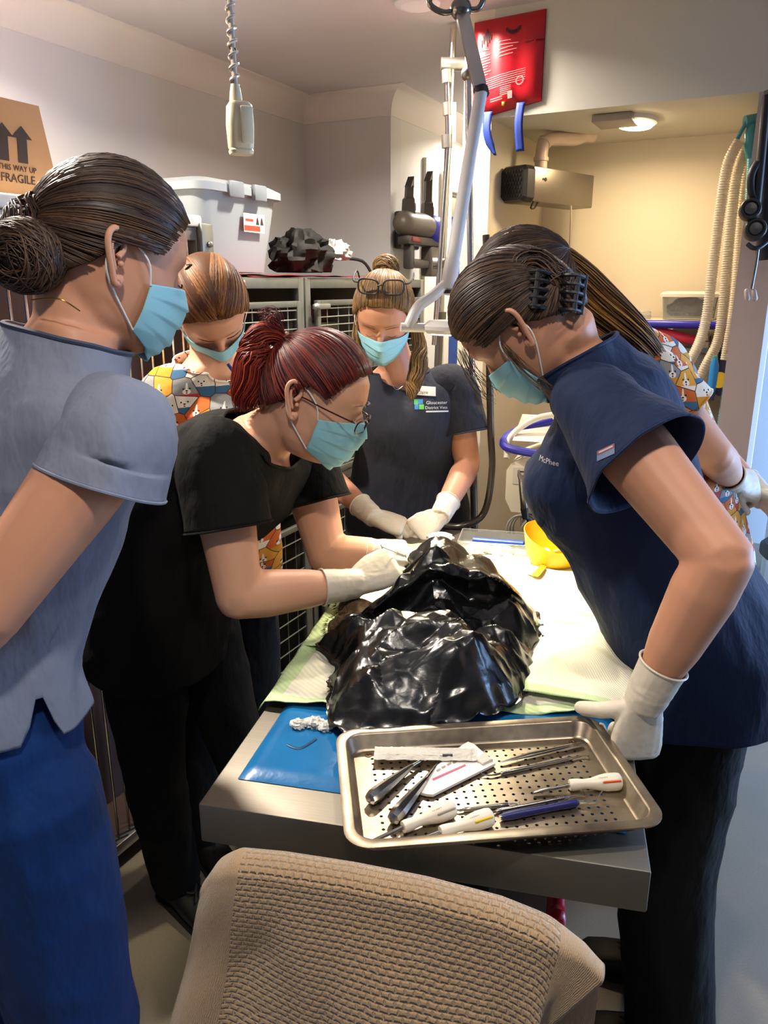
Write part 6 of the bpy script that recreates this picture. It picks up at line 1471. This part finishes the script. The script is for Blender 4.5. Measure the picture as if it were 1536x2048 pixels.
MB().tube([R1.matrix_basis.translation * 0 + q for q in bez([P(62, 600, 1.0), P(95, 597, .985), P(125, 600, .98), P(160, 622, .99)], 16)], .0009, 6).build('necklace', m_gold, R1)
for k in (0,): MB().ball(HM1 @ V3((.083, -.016, -.040)), .0035, 10).build('earring', m_gold, R1)

# ---- person in black scrubs leaning over the table
R2, HM2, top2 = make_person(dict(label='person in black scrubs with red ponytail bending over the bag', seed=8, skin=SK2, top=T_BLACK, pants=T_BLACK2,
    pel=V3((-.500, 1.63, .90)), hf=(.93, -.30, 0), nb=P(528, 872, 1.50), bow=(-.055, 0, .045), sh=(P(432, 905, 1.39), P(600, 890, 1.66)), el=(P(478, 1192, 1.33), P(655, 1112, 1.60)), wr=(P(706, 1168, 1.42), P(800, 1108, 1.56)),
    hand=(((.80, .18, .34), (-.25, -.60, .65)), ((.85, -.25, -.15), (.1, .3, .9))), curl=([(30, 40, 22), (45, 50, 30), (55, 58, 35), (60, 60, 35)], GRIP), thumb=(TH_IN, TH_IN), head=(P(632, 790, 1.47), (.88, -.14, -.40), (.35, 0, 1)),
    hip=(V3((-.53, 1.54, .84)), V3((-.46, 1.71, .84))), kn=(V3((-.545, 1.58, .46)), V3((-.37, 1.72, .46))), an=(V3((-.555, 1.70, .085)), V3((-.30, 1.80, .085))), foot=((.75, -.65, 0), (.9, -.2, 0)),
    hem=.12, sleeve=.52, slr=.080, foldamp=.008, foldsc=8, vneck=.15, vwidth=.7, arm=1.12, trk=.92, legr=(.100, .086, .068, .064, .060)))
face_mask(R2, HM2)
hair_cap(R2, HM2, H_RED, .010, (-PI / 2, .52), 900, 14, .0017)
mb = MB(); g0 = HM2 @ hsurf(-PI / 2, .52, .006)
bundle(mb, [g0, P(545, 668, 1.47), P(518, 678, 1.465), P(502, 735, 1.46), P(494, 785, 1.46), P(497, 822, 1.46)], [.012, .018, .028, .032, .030, .022], 510, 0.0015, 5, wav=.004); mb.build('ponytail', H_REDP, R2, angle=180)
mb = MB(); bundle(mb, [g0, P(548, 655, 1.47), P(540, 640, 1.47), P(525, 648, 1.465)], [.008, .018, .022, .024], 120, 0.0007, 6, wav=.012); mb.build('hair_tuft', H_RED, R2, angle=180)
MB().tube([g0 + (HM2.to_3x3() @ V3((math.cos(a) * .017, -.006 + .004 * math.sin(a), math.sin(a) * .015))) for a in [2 * PI * i / 20 for i in range(20)]], .005, 8, close=True).build('hair_tie', mat('tie_beige', '#b98d7d', .6), R2)
def glasses(R, HM, col, z=.0, y=.0, lens_m=None, r=.0013, tilt=0.0, w=.026, h=.017):
    T_ = HM @ Matrix.Translation((0, y, z)) @ Matrix.Rotation(tilt, 4, 'X'); G = None
    root = None
    for sx in (-1, 1):
        pts = [V3((sx * .034 + w * math.copysign(abs(math.cos(a)) ** .6, math.cos(a)), .106 - .00012 * 0 - abs(sx * .034 + w * math.cos(a)) ** 2 * 3.2, h * math.copysign(abs(math.sin(a)) ** .7, math.sin(a)))) for a in [2 * PI * i / 28 for i in range(28)]]
        f = MB().tube([T_ @ q for q in pts], r, 6, close=True)
        if sx < 0: f.tube([T_ @ V3((-.009, .106, .004)), T_ @ V3((0, .109, .007)), T_ @ V3((.009, .106, .004))], r, 6)
        f.tube(bez([T_ @ V3((sx * .059, .094, .008)), T_ @ V3((sx * .075, .085, .009)), T_ @ V3((sx * .082, .03, .010)), T_ @ V3((sx * .080, -.02, .010)), T_ @ V3((sx * .077, -.045, -.015))], 20), r, 6)
        fo = f.build('glasses_frame', col, R)
        MB().add([T_ @ q for q in pts], [tuple(range(28))]).build('lens', lens_m, fo, fix=False)
m_lens = NT('glass_lens'); m_lens.set(Base__Color=(.9, .93, .95), Roughness=.03, Transmission__Weight=1.0, IOR=1.02); m_lens = m_lens.m
glasses(R2, HM2, mat('frame_maroon', '#3a1716', .3), -.012, .006, m_lens, .0015, 0, .025, .014)
# syringe needle cap in the hand
d = (P(745, 1084, 1.43) - P(800, 1106, 1.46)).normalized(); q = P(800, 1108, 1.45)
t = thing('needle_stick', 'thin white needle stick held in the gloved hand over the bag', 'needle', q); MB().tube([q, q + d * .048], .0013, 8).build('shaft', mat('stick_white', '#e6ded4', .3), t); MB().tube([q + d * .045 + V3((0, 0, -.004)), q + d * .05 + V3((0, 0, .004))], .0012, 6).build('tip', mat('stick_white', '#e6ded4'), t); MB().tube([q - d * .01, q + d * .008], .0035, 10).build('hub', mat('stick_white', '#e6ded4'), t)

# ---- ginger-haired person in dog-print scrubs behind
R3, HM3, top3 = make_person(dict(label='ginger-haired person in dog-print scrubs looking down beside the wire cages', seed=17, skin=SK2, top=T_DOG, pants=T_DARK,
    pel=V3((-.462, 1.905, .94)), hf=(.62, -.78, 0), nb=P(428, 722, 1.88), bow=(0, 0, 0), sh=(P(338, 790, 1.815), P(520, 735, 2.0)), el=(P(322, 985, 1.80), P(548, 930, 2.02)), wr=(V3((-.41, 1.74, 1.04)), V3((-.32, 1.84, 1.04))),
    hand=(((.5, .3, -.5), (.3, -.8, .3)), ((-.3, -.4, -.6), (.6, -.4, .5))), curl=(RELAX, RELAX), thumb=(TH_IN, TH_IN), gloves=(0, 0), head=(P(420, 612, 1.84), (.30, -.42, -.86), (.05, -.6, .8)),
    hip=(V3((-.53, 1.86, .87)), V3((-.39, 1.95, .87))), kn=(V3((-.53, 1.88, .47)), V3((-.38, 1.97, .47))), an=(V3((-.53, 1.90, .085)), V3((-.38, 1.99, .085))), foot=((.6, -.8, 0), (.6, -.8, 0)), vneck=.13, vwidth=.6, sleeve=.6, foldamp=.006, voxel=.005, neckcut=.045))
face_mask(R3, HM3, .006)
hair_cap(R3, HM3, H_GING, .009, (-PI / 2, .1), 840, 24, .0017, part=.55)
mb = MB(); g0 = HM3 @ hsurf(-PI / 2, .1, 0); bundle(mb, [g0, offs(g0, (-.3, .6, -.2), .04), offs(g0, (-.2, .4, -1), .12), offs(g0, (-.2, .3, -1), .22)], [.014, .018, .02, .012], 180, 0.0015, 7); mb.build('ponytail', H_GING, R3, angle=180)
pn = MB().tube([P(456, 728, 1.78), P(468, 745, 1.775)], .004, 8).build('pen', mat('pen_blue', '#1c3a8c', .4), R3)

# ---- person in charcoal scrubs at the far end
R4, HM4, top4 = make_person(dict(label='person in charcoal scrubs with glasses on the head, behind the far table end', seed=27, skin=SK1, top=T_CHAR, pants=T_DARK,
    pel=V3((.075, 2.44, .925)), hf=(-.06, -1, 0), nb=P(796, 742, 2.37), bow=(0, .0, 0), sh=(P(700, 775, 2.36), P(908, 772, 2.39)), el=(P(640, 940, 2.33), P(935, 930, 2.34)), wr=(P(745, 1032, 2.11), P(882, 1030, 2.13)),
    hand=(((.85, -.15, -.28), (.1, -.35, .9)), ((-.70, -.35, -.42), (.25, -.45, .8))), curl=([(34, 48, 30)] * 4, [(26, 34, 22), (28, 36, 22), (30, 36, 22), (32, 36, 22)]), thumb=(TH_IN, TH_IN), head=(P(768, 628, 2.26), (-.10, -.80, -.56), (.04, 0, 1)),
    hip=(V3((-.01, 2.43, .86)), V3((.16, 2.43, .86))), kn=(V3((-.01, 2.42, .47)), V3((.16, 2.42, .47))), an=(V3((-.01, 2.46, .085)), V3((.16, 2.46, .085))), foot=((-.1, -1, 0), (.1, -1, 0)), vneck=.20, vwidth=.62, sleeve=.60, slr=.082, foldamp=.006, cdim={'waist': (.158, .125, .12), 'neck': (.078, .060, .072)}))
face_mask(R4, HM4, .004)
hair_cap(R4, HM4, H_BLON, .010, (-PI / 2, .75), 900, 34, .0017)
mb = MB(); bun(mb, HM4 @ V3((0, -.085, .098)), (.036, .034, .03), 240, .0014, 39, HM4.to_3x3()); mb.build('hair_bun', H_BLON, R4, angle=180)
mb = MB(); bundle(mb, [HM4 @ V3((-.074, -.03, -.01)), P(838, 690, 2.27), P(836, 735, 2.24), P(826, 775, 2.225), P(822, 800, 2.22)], [.010, .022, .025, .018, .006], 270, 0.0013, 41, wav=.006); mb.build('hair_lock', H_BLON, R4, angle=180)
mb = MB(); bundle(mb, [HM4 @ V3((.074, -.02, .0)), P(712, 680, 2.25), P(716, 712, 2.24), P(722, 728, 2.24)], [.008, .014, .012, .004], 120, 0.0011, 43, wav=.006); mb.build('hair_lock', H_BLON, R4, angle=180)
glasses(R4, HM4, m_blk, .094, -.040, m_lens, .0024, math.radians(20), .028, .020)
MB().tube(bez([P(775, 745, 2.24), P(790, 778, 2.235), P(806, 772, 2.235)], 12), .0008, 6).build('necklace', mat('silver', '#cfcac0', .2, 1.0), R4)
def lash(R, HM, m):
    for sx in (-1, 1):
        f = MB().tube(bez([HM @ V3((sx * .021, .0895, -.006)), HM @ V3((sx * .032, .0915, -.0095)), HM @ V3((sx * .043, .086, -.006))], 8), [.0006] + [.0012] * 7 + [.0006], 6, flat=.6); f.build('eyelashes', m, R)
        f = MB().tube(bez([HM @ V3((sx * .014, .0965, .0195)), HM @ V3((sx * .031, .0955, .0255)), HM @ V3((sx * .050, .082, .020))], 10), [.0012] + [.0026] * 7 + [.0016] * 2 + [.0006], 6, flat=.5); f.build('eyebrow', m, R)
for R_, H_, m_ in ((R1, HM1, H_DARK[0]), (R2, HM2, H_RED[0]), (R3, HM3, H_GING[0]), (R4, HM4, H_BLON[0])): lash(R_, H_, m_)
# chest print and name label
def decal(R, garment, txt, size, u, v, y, right, up, out, m, name, sx=1.0, depth=0.0):
    r, u_ = V3(right).normalized(), V3(up).normalized(); M_ = Matrix((r, u_, r.cross(u_))).transposed().to_4x4(); M_.translation = P(u, v, y); me = text_mesh(txt, size, M_, 0, sx); project(me, garment, V3(out)); return link(name, me, m, R, smooth=False)
m_wprint = mat('print_white', '#d9d8d4', .6)
OUT = (-.05, -1, .12); RGT = (1, .05, 0); UPV = (0, .12, 1)
decal(R4, top4, 'Gloucester', .0135, 874, 806, 2.25, RGT, UPV, OUT, m_wprint, 'chest_lettering', 1.05)
decal(R4, top4, 'District Vets', .0125, 873, 816, 2.25, RGT, UPV, OUT, m_wprint, 'chest_lettering', 1.05)
ln = MB().grid(lambda x, y: P(lerp(852, 898, x), lerp(822, 825, y), 2.25), 12, 1).mesh('l'); project(ln, top4, V3(OUT)); link('chest_line', ln, m_wprint, R4, smooth=False)
for (u0, v0, u1, v1, c_) in ((828, 799, 836, 809, '#3aa04a'), (836, 799, 846, 808, '#2a7ec0'), (829, 809, 837, 819, '#2f6fb0'), (838, 809, 848, 819, '#58b04a')):
    ln = MB().grid(lambda x, y: P(lerp(u0, u1, x), lerp(v0, v1, y), 2.25), 4, 4).mesh('l'); project(ln, top4, V3(OUT), .0014); link('logo_tile', ln, mat('logo' + c_, c_, .6), R4, smooth=False)
tg = MB().grid(lambda x, y: P(lerp(829, 872, x) , lerp(774, 793, y) + 3 * x * 0 - 3 * (1 - x), 2.25), 12, 6).mesh('l'); project(tg, top4, V3(OUT), .003); link('name_label', tg, mat('label_white', '#ded9c9', .5), R4)
decal(R4, top4, 'Claire', .0135, 845, 785, 2.25, (1, .05, .02), UPV, OUT, mat('ink_black', '#2a2622', .6), 'name_lettering').location = (0, -.003, .0)

# ---- person in navy scrubs at the right of the table
R5, HM5, top5 = make_person(dict(label='person in navy scrubs leaning on the right edge of the table with a gloved fist', seed=37, skin=SK1, top=T_NAVY, pants=T_BLACK2,
    pel=V3((.600, 1.37, .935)), hf=(-.93, .36, 0), nb=P(1140, 715, 1.33), bow=(-.02, 0, .02), sh=(V3((.44, 1.53, 1.41)), P(1198, 815, 1.20)), el=(V3((.64, 1.66, 1.19)), P(1442, 1118, .99)), wr=(V3((.60, 1.62, .98)), P(1290, 1398, 1.022)),
    hand=(((-.6, -.2, -.5), (.3, .3, .8)), ((-.10, -.05, -.99), (.22, -.97, 0))), curl=(RELAX, [(48, 78, 45), (52, 80, 45), (56, 82, 45), (60, 84, 45)]), thumb=(TH_IN, ((.78, .35, -.55), (.25, .40, -.88), (-.2, .4, -.9))), head=(P(1040, 645, 1.335), (-.45, .36, -.80), (-.72, .2, .62)),
    hip=(V3((.63, 1.45, .86)), V3((.58, 1.29, .86))), kn=(V3((.62, 1.46, .47)), V3((.56, 1.28, .47))), an=(V3((.66, 1.46, .085)), V3((.61, 1.27, .085))), foot=((-.9, .3, 0), (-.9, .2, 0)),
    hem=.105, sleeve=.43, slr=.094, foldamp=.008, foldsc=8, arm=1.12, legr=(.106, .104, .095, .092, .088), trk=.98, bdim={'chest': (.140, .135, .092)}, cdim={'chest': (.168, .185, .118), 'waist': (.172, .145, .125), 'neck': (.082, .066, .074), 'hem': (.212, .165, .175), 'hip': (.208, .152, .168)}))
face_mask(R5, HM5)
tw = P(1092, 572, 1.285); lt = HM5.inverted() @ tw; ld_ = (lt - V3((0, -.002, .012))).normalized()
hair_cap(R5, HM5, H_BROWN, .013, (math.atan2(ld_.y, ld_.x), math.asin(ld_.z)), 960, 44, .0017, wav=.002)
mb = MB(); bun(mb, tw, (.040, .034, .036), 260, .0016, 49); bundle(mb, [P(1085, 655, 1.29), P(1105, 615, 1.285), tw, P(1068, 535, 1.29), P(1040, 545, 1.29), P(1030, 575, 1.28)], [.02, .028, .034, .026, .022, .012], 220, .0015, 51, wav=.010); mb.build('hair_twist', H_BROWN, R5, angle=180)
mb = MB(); bundle(mb, [HM5 @ V3((-.05, .082, .055)), HM5 @ V3((-.062, .098, .02)), HM5 @ V3((-.066, .108, -.02)), HM5 @ V3((-.060, .116, -.05))], [.016, .014, .014, .012], 16, .0007, 52, wav=.012)
bundle(mb, [HM5 @ V3((-.074, .02, .0)), HM5 @ V3((-.084, .028, -.05)), HM5 @ V3((-.085, .03, -.10)), HM5 @ V3((-.082, .035, -.13))], [.006, .010, .010, .008], 14, .0007, 53, wav=.008); mb.build('loose_strands', H_BROWN, R5, angle=180)
# claw clip
cc = P(1108, 585, 1.262); e1, e2, e3 = V3((.97, -.1, -.1)).normalized(), V3((.1, .15, 1)).normalized(), V3((.1, 1, -.1)).normalized()
for s_ in (-1, 1):
    cl = MB()
    for k in range(5):
        b_ = cc + e2 * (k - 2) * .013 + e3 * .015; cl.tube(bez([b_, b_ - e3 * .035 + e1 * s_ * .014, b_ - e3 * .045 + e1 * s_ * .030, b_ - e3 * .02 + e1 * s_ * .044, b_ + e3 * .012 + e1 * s_ * .046], 12), .0034, 6)
    for o_ in (.030, .044): cl.tube([cc + e2 * -.030 - e3 * (.028 if o_ < .04 else .008) + e1 * s_ * o_, cc + e2 * .030 - e3 * (.028 if o_ < .04 else .008) + e1 * s_ * o_], .0045, 8)
    cl.build('hair_claw', m_blk, R5)
# sleeve patch and chest lettering
dd_ = (P(1340, 1100, 1.0) - P(1226, 815, 1.185)).normalized()
pt = MB().grid(lambda x, y: P(lerp(1193, 1229, x), lerp(905, 921, y) - 18 * x + 4 * y, 1.05), 12, 6).mesh('l'); project(pt, top5, V3((-.3, -1, .15)), .0016); link('sleeve_patch', pt, mat('patch_slate', '#5d6f8e', .7), R5)
for (a0, a1, b0, b1, c_) in ((.02, .98, .02, .5, '#8d3542'), (.1, .9, .14, .36, '#b4a6a6')):
    pt = MB().grid(lambda x, y: P(lerp(1193, 1229, lerp(a0, a1, x)), lerp(905, 921, lerp(b0, b1, y)) - 18 * lerp(a0, a1, x), 1.05), 8, 3).mesh('l'); project(pt, top5, V3((-.3, -1, .15)), .0024 if b0 > .1 else .002); link('patch_band', pt, mat('patch' + c_, c_, .7), R5)
decal(R5, top5, 'McPhee', .013, 1082, 935, 1.2, (1, -.35, -.03), (0, 0, 1), (-.35, -1, .1), mat('thread_grey', '#b9b6b4', .6), 'chest_lettering')

# ---- long-haired person in dog-print scrubs behind the one in navy
R6, HM6, top6 = make_person(dict(label='long-haired person in dog-print scrubs, mostly hidden behind the person in navy', seed=47, skin=SK2, top=T_DOG, pants=T_DARK,
    pel=V3((.78, 1.86, .93)), hf=(-.90, .42, 0), nb=P(1185, 672, 1.68), bow=(.02, 0, .02), sh=(V3((.60, 1.98, 1.43)), P(1290, 750, 1.64)), el=(V3((.86, 2.05, 1.2)), P(1432, 912, 1.60)), wr=(V3((.93, 1.83, 1.10)), P(1466, 962, 1.76)),
    hand=(((.3, -.7, -.1), (.6, .3, .6)), ((.75, .45, -.25), (.3, -.75, .5))), curl=(RELAX, [(30, 45, 25)] * 4), thumb=(TH_IN, TH_IN), head=(P(1052, 585, 1.62), (-.66, .48, -.56), (-.3, .1, .9)),
    hip=(V3((.81, 1.94, .87)), V3((.76, 1.79, .87))), kn=(V3((.80, 1.95, .47)), V3((.75, 1.79, .47))), an=(V3((.83, 1.95, .085)), V3((.78, 1.79, .085))), foot=((-.9, .4, 0), (-.9, .4, 0)), sleeve=.5, foldamp=.006, voxel=.005))
face_mask(R6, HM6)
hair_cap(R6, HM6, H_BROWN, .014, (-PI / 2, .05), 900, 64, .0017)
mb = MB(); bundle(mb, [P(1050, 512, 1.60), P(1105, 528, 1.59), P(1160, 575, 1.59), P(1215, 625, 1.585), P(1272, 678, 1.60), P(1310, 735, 1.64), P(1335, 810, 1.68)], [.022, .042, .046, .043, .036, .03, .015], 690, 0.0014, 67, wav=.008); mb.build('long_hair', H_LONG, R6, angle=180)
cc = P(1092, 494, 1.575); MB().box(cc, (.03, .03, .03), HM6, .009).ball(cc + V3((-.004, 0, .012)), .012, 10).build('hair_clip', m_blk, R6); MB().tube([P(1090, 504, 1.56), P(1106, 514, 1.56)], .006, 8, round_=True).build('clip_bead', mat('bead_white', '#d8d0c4', .4), R6)
